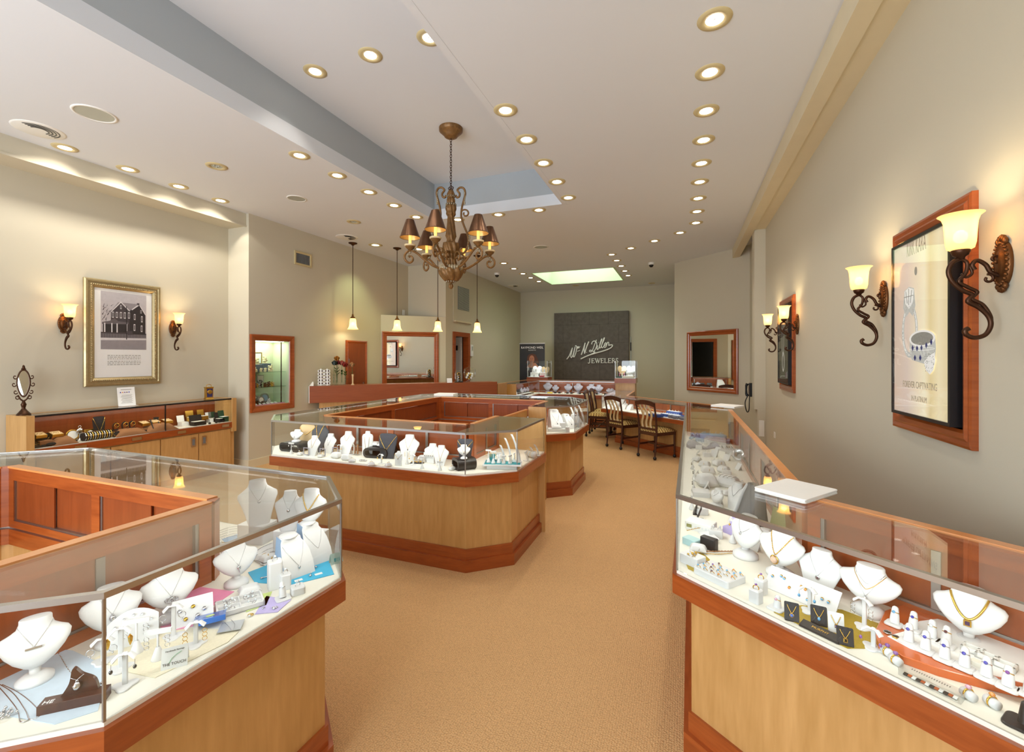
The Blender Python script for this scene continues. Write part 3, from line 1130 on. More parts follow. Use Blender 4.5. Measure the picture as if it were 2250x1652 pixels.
def riser(x, y, z, rot, w_, d, h, label, mat=None, group=None):
    """hollow rolled riser: rounded loop open toward the viewer's side, extruded in depth"""
    n = 6
    def loop(ww, hh, r):
        return [(px, pz + h / 2) for px, pz in rrect(ww, hh, r, n)]
    o_, i_ = loop(w_, h, h * .46), loop(w_ - h * .42, h * .52, h * .24)
    m = len(o_)
    vs = [(px, -d / 2, pz) for px, pz in o_] + [(px, -d / 2, pz) for px, pz in i_] + [(px, d / 2, pz) for px, pz in o_] + [(px, d / 2, pz) for px, pz in i_]
    fs, fl = [], []
    for k in range(m):
        k2 = (k + 1) % m
        fl += [[k2, k, m + k, m + k2], [2 * m + k, 2 * m + k2, 3 * m + k2, 3 * m + k]]
        fs += [[k, k2, 2 * m + k2, 2 * m + k], [m + k2, m + k, 3 * m + k, 3 * m + k2]]
    o = MB().add(vs, fs, True).add(vs, fl).build('display_riser', mat or BLACK, None, (x, y, z), rot)
    return tag(o, label, 'riser', group)


def easel(x, y, z, rot, w_, h, label, mat=None, chain=None, pend=None, clabel=None, group=None):
    mat = mat or BLACK
    t = thing('pendant_easel', label, 'pendant easel', (x, y, z), rot, group)
    q = [(px, pz) for px, pz in rrect(w_, h, w_ * .1, 4)]
    mb = MB().at((0, 0, 0), 90 - 20)
    mb.prism([(px, pz + h / 2) for px, pz in q], -.0025, .0).build('card', mat, t)
    MB().box(-w_ * .42, w_ * .42, 0, h * .5, 0, .003).build('foot', mat, t)
    if chain:
        n = thing('pendant_necklace', clabel, 'necklace', (x, y, z), rot)
        mb = MB().at((0, -.0005, 0), 90 - 20)
        pts = [(-w_ * .3 * abs(s) ** 1.0 * (1 if s < 0 else -1), h * (.42 + .42 * abs(s) ** 1.25), .0012) for s in [-1 + k / 8 for k in range(17)]]
        mb.tube(pts, .0011, 6)
        mb.build('chain', chain, n)
        mb = MB().at((0, 0, 0), -20)
        pendant_shape(mb, pend[0], pend[1], (0, -.002, h * .44)).build('pendant', [chain, pend[2]], n)
    return t


def slope_panel(x, y, z, rot, w_, h, label, mat=None, ang=35, curve=0, group=None, name='pendant_display'):
    """panel leaning back on a wedge"""
    mat = mat or WHITE
    n = 10
    pts = []
    top = [(-w_ / 2 + w_ * k / n, h * (1 + curve * (1 - (2 * k / n - 1) ** 2) * 1.0 - curve)) for k in range(n + 1)]
    poly = [(-w_ / 2, 0), (w_ / 2, 0)] + top[::-1]
    mb = MB().at((0, 0, .001), 90 - ang)
    mb.prism(poly, -.004, 0)
    b = h * .9
    mb.here().add([(-.02, b * math.sin(R(ang)) + .01, 0), (.02, b * math.sin(R(ang)) + .01, 0), (.02, b * .9 * math.sin(R(ang)), b * .85 * math.cos(R(ang))), (-.02, b * .9 * math.sin(R(ang)), b * .85 * math.cos(R(ang))),
                   (-.02, b * math.sin(R(ang)) + .013, 0), (.02, b * math.sin(R(ang)) + .013, 0), (.02, b * .9 * math.sin(R(ang)) + .003, b * .85 * math.cos(R(ang))), (-.02, b * .9 * math.sin(R(ang)) + .003, b * .85 * math.cos(R(ang)))],
                  [[0, 1, 2, 3], [7, 6, 5, 4], [0, 4, 5, 1], [3, 2, 6, 7], [1, 5, 6, 2], [0, 3, 7, 4]])
    o = mb.build(name, mat, None, (x, y, z), rot)
    tag(o, label, 'jewelry display', group)
    return lambda px, pz: (x + math.cos(R(rot)) * px - math.sin(R(rot)) * (pz * math.sin(R(ang)) - .003), y + math.sin(R(rot)) * px + math.cos(R(rot)) * (pz * math.sin(R(ang)) - .003), z + pz * math.cos(R(ang)) + .002)


def stud(p, rot, label, metal, stone, s=.005, group=None, name='stud_earring', cat='earring'):
    mb = MB()
    mb.mat(0).sphere((0, 0, 0), s * .9, 8, .8)
    mb.mat(1).sphere((0, -s * .5, -s * .3), s * .8, 8)
    o = mb.build(name, [metal, stone], None, p, rot)
    return tag(o, label, cat, group)


def mat_cloth(poly_px, z, label, mat, name='display_cloth', th=.0015, cat='cloth'):
    pts = [spot(a, b, z) for a, b in poly_px]
    o = MB().prism(pts, z, z + th).build(name, mat)
    return tag(o, label, cat)


def ramp(x, y, z, rot, w_, h, d, label, side=None, mat=None, group=None, steps=0):
    """sloping neck display: round neck top, white sloped front, tinted sides"""
    t = thing('necklace_ramp', label, 'necklace ramp', (x, y, z), rot, group)
    prof = [(-d * .62, 0), (-d * .60, h * .06), (-d * .48, h * .34), (-d * .3, h * .6), (-d * .12, h * .78), (d * .02, h * .86), (d * .02, h * .96), (d * .38, h * .98), (d * .38, h * .1), (d * .38, 0)]
    n = len(prof)
    ws = [w_ / 2, w_ / 2, w_ / 2 * 1.0, w_ / 2 * .95, w_ / 2 * .82, w_ / 2 * .7, w_ / 2 * .64, w_ / 2 * .64, w_ / 2 * .8, w_ / 2 * .85]
    vs = [(-ws[i], a, b) for i, (a, b) in enumerate(prof)] + [(ws[i], a, b) for i, (a, b) in enumerate(prof)]
    MB().add(vs, [[i, n + i, n + i + 1, i + 1] for i in range(n - 1)], True).build('front_panel', mat or WHITE, t)
    MB().add(vs, [list(range(n))[::-1], [n + i for i in range(n)]]).build('side_panels', side or mat or WHITE, t)
    MB().at((0, d * .2, h * .955)).lathe([(w_ * .3, 0), (w_ * .31, h * .03), (w_ * .29, h * .045), (0, h * .05)], 22).build('neck_cap', mat or WHITE, t)
    def surf(px, q):
        for (a0, b0), (a1, b1) in zip(prof[:7], prof[1:7]):
            if b0 <= q <= b1:
                return a0 + (a1 - a0) * (q - b0) / max(1e-9, b1 - b0) - .001
        return prof[0][0]
    return dict(t=t, h=h, w=w_, at=lambda q: [w_ * .45, 0, 0], surf=surf, loc=(x, y, z), rot=rot)


def flat_box(x, y, z, rot, w_, d, h, label, mat, name='box', cat='box', r=.006, group=None, c=.002):
    o = MB().rbox(w_, d, h, r, c).build(name, mat, None, (x, y, z), rot)
    return tag(o, label, cat, group)


def open_box(x, y, z, rot, w_, d, h, label, mat, inner, group=None, name='jewelry_box'):
    t = thing(name, label, 'jewelry box', (x, y, z), rot, group)
    MB().rbox(w_, d, h, .004, .002).build('base', mat, t)
    MB().at((0, 0, h)).rbox(w_ * .86, d * .86, .004, .004, .002).build('lining', inner, t)
    MB().at((0, d / 2, h), -12).box(-w_ / 2, w_ / 2, 0, .006, 0, d * .95).build('lid', mat, t)
    return t


def tray_box(x, y, z, rot, w_, d, h, label, mat, inner, cols=1, rows=1, group=None, name='tray'):
    t = thing(name, label, 'tray', (x, y, z), rot, group)
    mb = MB().rbox(w_, d, h * .3, .006, .001)
    e = .006
    mb.box(-w_ / 2, w_ / 2, -d / 2, -d / 2 + e, 0, h, .001).box(-w_ / 2, w_ / 2, d / 2 - e, d / 2, 0, h, .001)
    mb.box(-w_ / 2, -w_ / 2 + e, -d / 2, d / 2, 0, h, .001).box(w_ / 2 - e, w_ / 2, -d / 2, d / 2, 0, h, .001)
    for k in range(1, cols):
        q = -w_ / 2 + w_ * k / cols
        mb.box(q - e / 3, q + e / 3, -d / 2, d / 2, 0, h * .9)
    for k in range(1, rows):
        q = -d / 2 + d * k / rows
        mb.box(-w_ / 2, w_ / 2, q - e / 3, q + e / 3, 0, h * .9)
    mb.build('shell', mat, t)
    MB().box(-w_ / 2 + e, w_ / 2 - e, -d / 2 + e, d / 2 - e, h * .3, h * .36).build('lining', inner, t)
    return t


def chain_on(pts_px, z, label, metal=None, r=.0012, name='chain_necklace', group=None, bead=0):
    pts = [(*spot(a, b, z), z + r) for a, b in pts_px]
    P = smooth_path(pts, 5)
    mb = MB()
    if bead:
        last = None
        for q in P:
            if last is None or (Vector(q) - last).length > bead * 1.7:
                mb.sphere((q[0], q[1], z + bead), bead, 6)
                last = Vector(q)
    mb.tube(P, r, 6)
    o = mb.build(name, metal or SILVER)
    return tag(o, label, 'necklace', group)


def strip(x, y, z, rot, w_, h, label, mat=None, lean=12, bend=.2, group=None, blabel=None, bmat=None):
    """tall curved bracelet strip on a small foot"""
    t = thing('bracelet_strip', label, 'bracelet stand', (x, y, z), rot, group)
    N = 8
    cl = [(-bend * h * .5 + bend * h * (k / N) ** 2 * 1.4, h * k / N) for k in range(N + 1)]
    vs = [(s * w_ / 2, a + dy, b) for dy in (0, .004) for s in (-1, 1) for a, b in cl]
    m = N + 1
    fs = []
    for k in range(N):
        fs += [[k, m + k, m + k + 1, k + 1], [2 * m + k + 1, 3 * m + k + 1, 3 * m + k, 2 * m + k], [k, k + 1, 2 * m + k + 1, 2 * m + k], [m + k + 1, m + k, 3 * m + k, 3 * m + k + 1]]
    fs += [[N, m + N, 3 * m + N, 2 * m + N]]
    MB().add(vs, fs, True).build('strip', mat or WHITE, t)
    MB().rbox(w_ * 1.8, w_ * 1.8, .005, .004, .001).build('base', mat or WHITE, t)
    if blabel:
        mb = MB().tube([(0, a - .002, b) for a, b in cl[1:]], .0016, 6)
        for a, b in cl[1::2]:
            mb.sphere((0, a - .003, b), .003, 6)
        o = mb.build('bracelet', bmat or GOLD, None, (x, y, z), rot)
        tag(o, blabel, 'bracelet')
    return t

# ------------------------------------------------------------------ wall sconces
AMBER = (1, .78, .46)


def sconce_proto():
    t = thing('wall_sconce', 'x', 'wall lamp', (0, 0, -9))
    mb = MB()
    mb.at((0, 0, .01), 0, 0, 0, (.84, .9, .84))
    ov = lambda a, b, y, n=28: [(a * math.sin(2 * math.pi * k / n), y, b * math.cos(2 * math.pi * k / n)) for k in range(n)]
    mb.loft([ov(.052, .10, 0), ov(.054, .102, -.012), ov(.044, .09, -.022), ov(.034, .07, -.018), ov(.026, .055, -.026), ov(.01, .02, -.03)])
    for k in range(26):
        a = 2 * math.pi * k / 26
        mb.sphere((.048 * math.sin(a), -.02, .095 * math.cos(a)), .0075, 6)
    for s in (1, -1):
        for q in range(-2, 3):
            mb.sphere((.012 * q, -.014, s * (.118 - .004 * q * q)), .011, 6, 1.5)
    mb.sphere((0, -.034, .01), .008, 8)
    mb.build('backplate', BRONZE, t)
    # scrolling arm, in the plane square to the wall
    def yz(pts):
        return [(0, a, b) for a, b in pts]
    mb = MB()
    mb.tube(yz(smooth_path([(-.02, -.035, ), (-.045, -.02), (-.06, .01), (-.085, .028), (-.10, .012), (-.092, -.008)])), .008, 8)
    mb.tube(yz(spiral(-.033, .03, .016, .006, -80, 250, 14)), .005, 8)
    mb.tube(yz(spiral(-.052, -.045, .018, .007, 100, -220, 14)), .005, 8)
    mb.tube(yz(smooth_path([(-.135, .04), (-.16, .025), (-.172, -.01), (-.16, -.05), (-.13, -.085), (-.10, -.105), (-.113, -.13), (-.08, -.155), (-.052, -.19), (-.045, -.225), (-.06, -.26), (-.09, -.272), (-.115, -.262), (-.122, -.245), (-.11, -.235)])),
            [.0085] * 73 + [.0095] * 12, 8)
    mb.tube(yz(smooth_path([(-.135, .04), (-.115, .02), (-.12, -.02), (-.14, -.05), (-.112, -.075), (-.085, -.095), (-.10, -.12), (-.068, -.145), (-.046, -.19), (-.045, -.225)])), .007, 8)
    mb.tube(yz(smooth_path([(-.11, .012), (-.10, -.02), (-.118, -.035), (-.132, -.02)])), .005, 8)
    mb.build('scroll_arm', BRONZED, t)
    MB().at((0, -.135, 0)).lathe([(0, .035), (.012, .035), (.014, .045), (.024, .052), (.029, .066), (.028, .078), (.0, .078)], 20).build('cup', BRONZED, t)
    prof = [(.026, .07), (.040, .078), (.045, .10), (.047, .14), (.050, .18), (.056, .20), (.066, .209), (.069, .211)]
    MB().at((0, -.135, 0)).lathe(prof + [(r - .003, z) for r, z in prof[::-1]], 28).build('glass_shade', SCONCEG, t)
    MB().at((0, -.135, .125)).sphere((0, 0, 0), .022, 12, 1.2).build('bulb', BULB, t)
    return t


_sc = sconce_proto()
_sc_first = [1]


def sconce(x, y, z, rz, label, group):
    if _sc_first:
        _sc_first.pop()
        _sc.location, _sc['label'], _sc['group'] = (x, y, z), label, group
        _sc.rotation_euler.z = R(rz)
    else:
        dup(_sc, (x, y, z), rz, label, group)
    c, s = math.cos(R(rz)), math.sin(R(rz))
    light('POINT', 'sconce_lamp', (x + s * .135, y - c * .135, z + .165), 5.0, AMBER, shadow_soft_size=.025)


for Y, lab in ((2.27, 'nearest bronze scroll sconce with lit amber glass, at the front side of the ring poster'),
               (3.36, 'bronze scroll wall sconce with lit amber glass, at the far side of the ring poster'),
               (5.58, 'bronze scroll wall sconce at the front side of the dark narrow poster'),
               (6.58, 'farthest bronze scroll wall sconce, beyond the dark narrow poster')):
    sconce(1.15, Y, 1.95, -90, lab, 'wall sconces beside the posters')
sconce(-6.32, 2.80, 1.965, 90, 'bronze wall sconce between the table mirror and the gilt picture', 'wall sconces beside the gilt picture')
sconce(-6.32, 3.92, 1.975, 90, 'bronze wall sconce between the gilt picture and the wall recess corner', 'wall sconces beside the gilt picture')


def frame_mb(w_, h, prof):
    """mitred frame; prof = list of (inset, depth)"""
    mb = MB()
    rings = []
    for i, dp in prof:
        a, b = w_ / 2 - i, h / 2 - i
        rings.append([(-a, -dp, -b), (a, -dp, -b), (a, -dp, b), (-a, -dp, b)])
    mb.loft(rings, False, False)
    return mb


def ellipse(cx, cz, a, b, y, n=24, a0=0, a1=360):
    return [(cx + a * math.cos(R(a0 + (a1 - a0) * k / n)), y, cz + b * math.sin(R(a0 + (a1 - a0) * k / n))) for k in range(n + (0 if a1 - a0 == 360 else 1))]


def flat(mb, pts, y, th=.0006):
    """thin printed shape on a picture: outline (x, z) at depth y"""
    n = len(pts)
    a = sum(pts[i][0] * pts[(i + 1) % n][1] - pts[(i + 1) % n][0] * pts[i][1] for i in range(n))
    if a < 0:
        pts = pts[::-1]
    vs = [(x, y, z) for x, z in pts] + [(x, y - th, z) for x, z in pts]
    mb.add(vs, [list(range(n))[::-1], [n + i for i in range(n)]] + [[i, (i + 1) % n, n + (i + 1) % n, n + i] for i in range(n)])
    return mb


def fr(mb, x0, x1, z0, z1, y, th=.0006):
    return flat(mb, [(x0, z0), (x1, z0), (x1, z1), (x0, z1)], y, th)


# ------------------------------------------------------------------ gilt framed house photograph
P = thing('framed_photograph', 'large gilt framed black and white house photograph above the wall case', 'picture', (-6.32, 3.37, 1.89), 90)
fw, fh = .79, 1.24
mb = frame_mb(fw, fh, [(0, 0), (0, .02), (.012, .034), (.03, .036), (.036, .026), (.055, .026), (.075, .03), (.092, .018), (.10, .014)])
mb.build('frame', GILTF, P)
mb = MB()
for s in (-1, 1):
    for k in range(56):
        mb.at((s * (fw / 2 - .066), -.03, -fh / 2 + .066 + (fh - .132) * k / 55), 0, 35).sphere((0, 0, 0), .0085, 6, 1.3)
    for k in range(34):
        mb.at((-fw / 2 + .066 + (fw - .132) * k / 33, -.03, s * (fh / 2 - .066)), 0, -55).sphere((0, 0, 0), .0085, 6, 1.3)
mb.here().build('rope_border', GILTF, P)
MB().box(-fw / 2 + .09, fw / 2 - .09, -.012, -.004, -fh / 2 + .09, fh / 2 - .09).build('mat_board', WPAPER, P)
g = [pm('print_grey_%d' % k, c, .6, 0, (30, .12)) for k, c in enumerate(('C9C4C8', '9A9498', '4A4246', '2E282C', 'E2DEE0', '6C6468'))]
# photograph print: x from -.235 to .235, z from -.20 to .50
def px_(a): return -.235 + .47 * (a - 752) / 423
def pz_(b): return -.19 + .68 * (790 - b) / 505
mb = MB()
y0 = -.0125
mb.mat(0); fr(mb, -.235, .235, -.19, .49, y0)
def poly(mi, pts, lv):
    mb.mat(mi)
    flat(mb, [(px_(a), pz_(b)) for a, b in pts], y0 - .0004 * lv)
poly(1, [(752, 690), (1175, 690), (1175, 790), (752, 790)], 1)
poly(4, [(752, 690), (1175, 682), (1175, 700), (752, 712)], 2)
poly(2, [(752, 640), (1175, 640), (1175, 690), (752, 690)], 1)
poly(1, [(905, 372), (1095, 372), (1165, 465), (845, 450)], 2)
poly(2, [(840, 455), (930, 368), (1010, 440), (1010, 650), (840, 650)], 3)
poly(3, [(1010, 440), (1035, 425), (1105, 385), (1165, 465), (1165, 650), (1010, 650)], 3)
poly(4, [(836, 460), (930, 362), (1016, 440), (1008, 444), (930, 375), (845, 462)], 4)
poly(4, [(1030, 425), (1105, 368), (1172, 465), (1164, 468), (1105, 382), (1036, 432)], 4)
poly(5, [(1080, 380), (1082, 362), (1105, 362), (1106, 384)], 4)
poly(5, [(762, 555), (830, 540), (870, 515), (905, 540), (1000, 545), (1000, 562), (762, 572)], 5)
poly(3, [(770, 572), (1000, 562), (1000, 640), (770, 640)], 4)
for a, b, ww, hh in ((858, 485, 9, 26), (893, 485, 9, 26), (930, 485, 9, 28), (966, 485, 9, 28), (1005, 482, 9, 28), (930, 412, 7, 18), (1060, 492, 8, 26), (1130, 508, 8, 28), (1058, 588, 8, 30), (1128, 596, 8, 30), (1122, 440, 6, 14)):
    poly(4, [(a - ww, b - hh), (a + ww, b - hh), (a + ww, b + hh), (a - ww, b + hh)], 6)
    poly(3, [(a - ww * .55, b - hh * .75), (a + ww * .55, b - hh * .75), (a + ww * .55, b + hh * .75), (a - ww * .55, b + hh * .75)], 7)
for a in (785, 848, 895, 985):
    poly(4, [(a - 5, 560), (a + 5, 560), (a + 5, 640), (a - 5, 640)], 7)
for k in range(30):
    a = 760 + 14 * k
    poly(1, [(a, 652), (a + 5, 652), (a + 5, 690), (a, 690)], 7)
poly(3, [(978, 400), (984, 400), (986, 700), (978, 700)], 8)
for k in range(26):
    a0, b0 = 800 + random.uniform(-42, 40), 470 + random.uniform(-70, 130)
    poly(2, [(a0, b0), (a0 + random.uniform(8, 30), b0 - random.uniform(10, 40)), (a0 + 4, b0 + 3)], 2)
poly(2, [(985, 625), (1035, 620), (1045, 655), (990, 660)], 8)
mb.build('photo_print', g, P)
mb = MB()
for z0 in (-.265, -.285, -.305, -.335, -.355, -.375):
    x = -.17
    while x < .17:
        ln = random.uniform(.012, .035)
        fr(mb, x, min(.175, x + ln), z0, z0 + .006, -.0128)
        x += ln + .008
mb.build('caption_text', INKG, P)
MB().box(-fw / 2 + .088, fw / 2 - .088, -.0175, -.0155, -fh / 2 + .088, fh / 2 - .088).build('glazing', PICGLASS, P)

# ------------------------------------------------------------------ lightbox posters on the right wall
def poster_mat(name, stops, strength):
    m = bpy.data.materials.new(name)
    m.use_nodes = True
    nt = m.node_tree
    b = nt.nodes['Principled BSDF']
    tc = nt.nodes.new('ShaderNodeTexCoord')
    sx = nt.nodes.new('ShaderNodeSeparateXYZ')
    nt.links.new(tc.outputs['Object'], sx.inputs[0])
    nz = nt.nodes.new('ShaderNodeTexNoise')
    nz.inputs['Scale'].default_value = 3
    nt.links.new(tc.outputs['Object'], nz.inputs['Vector'])
    ad = nt.nodes.new('ShaderNodeMath')
    ad.operation = 'MULTIPLY_ADD'
    ad.inputs[1].default_value = .05
    nt.links.new(nz.outputs['Fac'], ad.inputs[0])
    mr = nt.nodes.new('ShaderNodeMapRange')
    mr.inputs['From Min'].default_value = -.28
    mr.inputs['From Max'].default_value = .28
    nt.links.new(sx.outputs['X'], mr.inputs['Value'])
    nt.links.new(mr.outputs['Result'], ad.inputs[2])
    cr = nt.nodes.new('ShaderNodeValToRGB')
    el = cr.color_ramp.elements
    el[0].position, el[0].color = stops[0][0], (*srgb(stops[0][1]), 1)
    el[1].position, el[1].color = stops[-1][0], (*srgb(stops[-1][1]), 1)
    for p_, c in stops[1:-1]:
        e = el.new(p_)
        e.color = (*srgb(c), 1)
    nt.links.new(ad.outputs[0], cr.inputs['Fac'])
    nt.links.new(cr.outputs['Color'], b.inputs['Base Color'])
    nt.links.new(cr.outputs['Color'], b.inputs['Emission Color'])
    b.inputs['Emission Strength'].default_value = strength
    b.inputs['Roughness'].default_value = .5
    return m


def lightbox(Y, w_, h, label, panel):
    t = thing('lightbox_poster', label, 'poster', (1.15, Y, 1.755), -90)
    frame_mb(w_, h, [(0, 0), (0, .022), (.012, .026), (.03, .022), (.042, .03), (.062, .024), (.075, .012), (.09, .012)]).build('frame', CHERRY, t)
    MB().box(-w_ / 2 + .07, w_ / 2 - .07, -.012, -.002, -h / 2 + .07, h / 2 - .07).build('backing', CHERRY, t)
    a, b = w_ / 2 - .085, h / 2 - .085
    frame_mb(w_ - .17, h - .17, [(0, .0), (0, .058), (.016, .058), (.016, .05)]).build('black_box_frame', BLKP, t)
    MB().box(-a + .01, a - .01, -.05, -.012, -b + .01, b - .01).build('lit_panel', panel, t)
    return t, a, b


PGOLD = poster_mat('lit_gold_print', [(0, 'D8C2AE'), (.3, 'DCCBBE'), (.52, 'EFE3C6'), (.62, 'F6ECCC'), (.72, 'E4D3A0'), (.86, 'F0E4BE'), (1, 'E2D2A6')], .42)
t, a, b = lightbox(2.82, .76, 1.09, 'lit poster of two diamond rings in a cherry frame between the near sconces', PGOLD)
PS = pm('print_silver', 'C9CBC6', .4, 0, (120, .35), None, 0, ('C9CBC6', .3))
PW = pm('print_white', 'F4F4F0', .4, 0, (90, .12), None, 0, ('F4F4F0', .35))
PD = pm('print_dark', '9A9A92', .5, 0, (120, .3), None, 0, ('9A9A92', .2))
PB = pm('print_blue', '2A2E6E', .4, 0, (60, .2), None, 0, ('2A2E6E', .3))
PT = pm('print_taupe', 'AEA086', .5, 0, None, None, 0, ('AEA086', .25))
L = -.0505
mb = MB().at((-.03, L, .375), 90, 0, 0, (.42, 1.25, 1)); mb.text('KIRK KARA', .095, .0004); mb.here()
mb.build('headline', PT, t)
mb = MB(); mb.add(ellipse(-.03, .285, .014, .022, L - .0006), [list(range(24))[::-1]])
mb.build('emblem', PD, t)
mb = MB()
def band_fill(mi, cx, cz, a0, b0, a1, b1, y, s0=0, s1=360, n=36):
    mb.mat(mi)
    o_, i_ = ellipse(cx, cz, a0, b0, y, n, s0, s1), ellipse(cx, cz, a1, b1, y, n, s0, s1)
    m = len(o_)
    rg = range(m if s1 - s0 == 360 else m - 1)
    mb.add(o_ + i_, [[k, (k + 1) % m, m + (k + 1) % m, m + k][::-1] for k in rg])
band_fill(0, -.095, -.015, .088, .14, .062, .112, L - .0008)
band_fill(1, -.095, -.015, .081, .131, .072, .122, L - .0014)
mb.mat(0); flat(mb, [(-.165, .11), (-.15, .2), (-.1, .215), (-.045, .2), (-.03, .11), (-.06, .06), (-.095, .085), (-.13, .06)], L - .0016)
mb.mat(1); flat(mb, [(-.148, .195), (-.1, .21), (-.05, .195), (-.058, .13), (-.098, .10), (-.138, .13)], L - .0022)
mb.mat(2)
for q in ((-.13, .195, -.115, .13), (-.1, .205, -.1, .12), (-.065, .195, -.08, .13), (-.15, .165, -.05, .165)):
    mb.tube([(q[0], L - .003, q[1]), (q[2], L - .003, q[3])], .002, 5)
mb.mat(0); flat(mb, [(-.09, -.065), (.16, -.05), (.168, -.11), (.15, -.19), (.06, -.185), (-.07, -.165), (-.092, -.11)], L - .0018)
band_fill(1, .035, -.06, .128, .042, .11, .032, L - .003)
band_fill(2, .035, -.06, .11, .032, .0, .0, L - .0026)
mb.mat(1); flat(mb, [(.06, -.175), (.10, -.15), (.155, -.13), (.165, -.17), (.145, -.215), (.115, -.235), (.08, -.215)], L - .003)
band_fill(1, .035, -.112, .125, .008, .12, .004, L - .0032)
for k in range(5):
    xx, zz = -.055 + .046 * k, -.105 - .012 * math.sin(k * .8) + .006 * k
    mb.mat(3); flat(mb, [(xx - .011, zz), (xx, zz - .015), (xx + .011, zz), (xx, zz + .015)], L - .0036)
for k in range(2):
    xx, zz = -.03 + .055 * k, -.155
    mb.mat(3); flat(mb, [(xx - .011, zz), (xx, zz - .015), (xx + .011, zz), (xx, zz + .015)], L - .0042)
mb.mat(2)
for k in range(46):
    q = random.uniform(.065, .155), random.uniform(-.22, -.13)
    mb.sphere((q[0], L - .0035, q[1]), .0022, 5)
for k in range(60):
    a_ = random.uniform(0, 6.28)
    mb.sphere((-.095 + .075 * math.cos(a_), L - .002, -.015 + .126 * math.sin(a_)), .0018, 5)
mb.build('ring_artwork', [PS, PW, PD, PB], t)
mb = MB().at((.0, L, -.31), 90, 0, 0, (.72, 1.1, 1)); mb.text('FOREVER CAPTIVATING', .045, .0004)
mb.at((.0, L, -.375), 90, 0, 0, (.72, 1.1, 1)); mb.text('IN PLATINUM', .036, .0004); mb.here()
mb.build('caption', PT, t)
MB().box(-a + .012, a - .012, -.0575, -.0555, -b + .012, b - .012).build('glazing', PICGLASS, t)

PDARK = poster_mat('dark_print', [(0, '3A3A34'), (.5, '4A4A40'), (1, '2E2E28')], .12)
t, a, b = lightbox(6.08, .76, 1.09, 'dark lightbox poster in a cherry frame between the far pair of sconces', PDARK)
mb = MB()
band_fill(0, -.02, .08, .06, .22, .045, .2, L - .0008)
band_fill(0, .0, -.2, .07, .12, .04, .09, L - .0008)
mb.mat(1); flat(mb, [(-.06, .3), (-.02, .34), (.02, .3), (-.02, .25)], L - .001)
mb.build('jewel_artwork', [PS, PW], t)
MB().box(-a + .012, a - .012, -.0575, -.0555, -b + .012, b - .012).build('glazing', PICGLASS, t)

# ------------------------------------------------------------------ framed mirrors
FR = [(0, 0), (0, .03), (.015, .038), (.04, .034), (.055, .024), (.085, .02), (.10, .01), (.11, .01)]
ang = math.degrees(math.atan2(-.68, .733))
cx, cyy = (.085 + .982) / 2, (10.336 + 9.504) / 2
nx, ny = -.68, -.733
t = thing('wall_mirror', 'square cherry framed mirror on the angled wall beyond the desk chairs', 'mirror', (cx + nx * .004, cyy + ny * .004, 1.53), ang)
frame_mb(1.22, 1.25, FR).build('frame', CHERRY, t)
MB().box(-.52, .52, -.012, -.006, -.535, .535).build('mirror_glass', MIRROR, t)
# on the 45 degree box
def diag(px):
    a_ = (px - 1125) / FPX
    # X = d(aC-S), Y = d(C+aS), Y - X = 13.64
    d = 13.64 / ((CA + a_ * SA) - (a_ * CA - SA))
    return d * (a_ * CA - SA), d * (CA + a_ * SA), d
x0, yy0, d0 = diag(839); x1, yy1, d1 = diag(963)
ww = math.hypot(x1 - x0, yy1 - yy0)
ztop = EYE - (729 - HOR) / FPX * (d0 + d1) / 2
t = thing('wall_mirror', 'wide cherry framed mirror on the angled half-height wall behind the service counter', 'mirror', ((x0 + x1) / 2 + .003, (yy0 + yy1) / 2 - .003, (ztop + .92) / 2), 45)
frame_mb(ww, ztop - .92, FR).build('frame', CHERRY, t)
MB().box(-ww / 2 + .1, ww / 2 - .1, -.012, -.006, -(ztop - .92) / 2 + .1, (ztop - .92) / 2 - .1).build('mirror_glass', MIRROR, t)

# ------------------------------------------------------------------ small cherry door on the left wall
t = thing('wall_door', 'small cherry door on the left wall behind the rose vases', 'door', (-5.90, 6.98, 0), 90)
frame_mb(.58, 1.93, [(0, 0), (0, .03), (.02, .036), (.05, .026), (.065, .02)]).build('door_frame', CHERRY, t).location.z = .965
dl = MB().box(-.235, .235, -.024, -.004, .05, 1.875).build('door_leaf', CHERRYV, t)
MB().box(.17, .19, -.034, -.022, .98, 1.12).build('handle', STEEL, dl)
MB().box(-.225, -.21, -.03, -.022, 1.5, 1.58).build('hinge', STEEL, dl)

# door opening in the rear left wall
t = thing('doorway_surround', 'cherry door frame round the dark opening in the rear left wall', 'door frame', (-4.92, 9.465, 0), 90)
mb = MB().box(-.42, -.32, -.03, -.001, 0, 2.2).box(.32, .42, -.03, -.001, 0, 2.2).box(-.32, .32, -.03, -.001, 2.10, 2.2)
mb.box(-.343, -.32, -.001, .115, 0, 2.12).box(.32, .343, -.001, .115, 0, 2.12).box(-.32, .32, -.001, .115, 2.10, 2.135)
mb.build('jamb', CHERRY, t)
t = thing('open_door', 'open pale grey door leaf with closer seen through the rear doorway', 'door', (-5.06, 9.79, 0), 0)
MB().box(-.68, 0, -.04, 0, .01, 2.1).build('door_leaf', WPLAS, t)
MB().box(-.30, -.10, -.075, -.04, 1.78, 1.9).build('closer', BLKP, t)
MB().box(-.345, -.33, -.05, -.04, .2, 2.0).build('door_bar', STEEL, t)
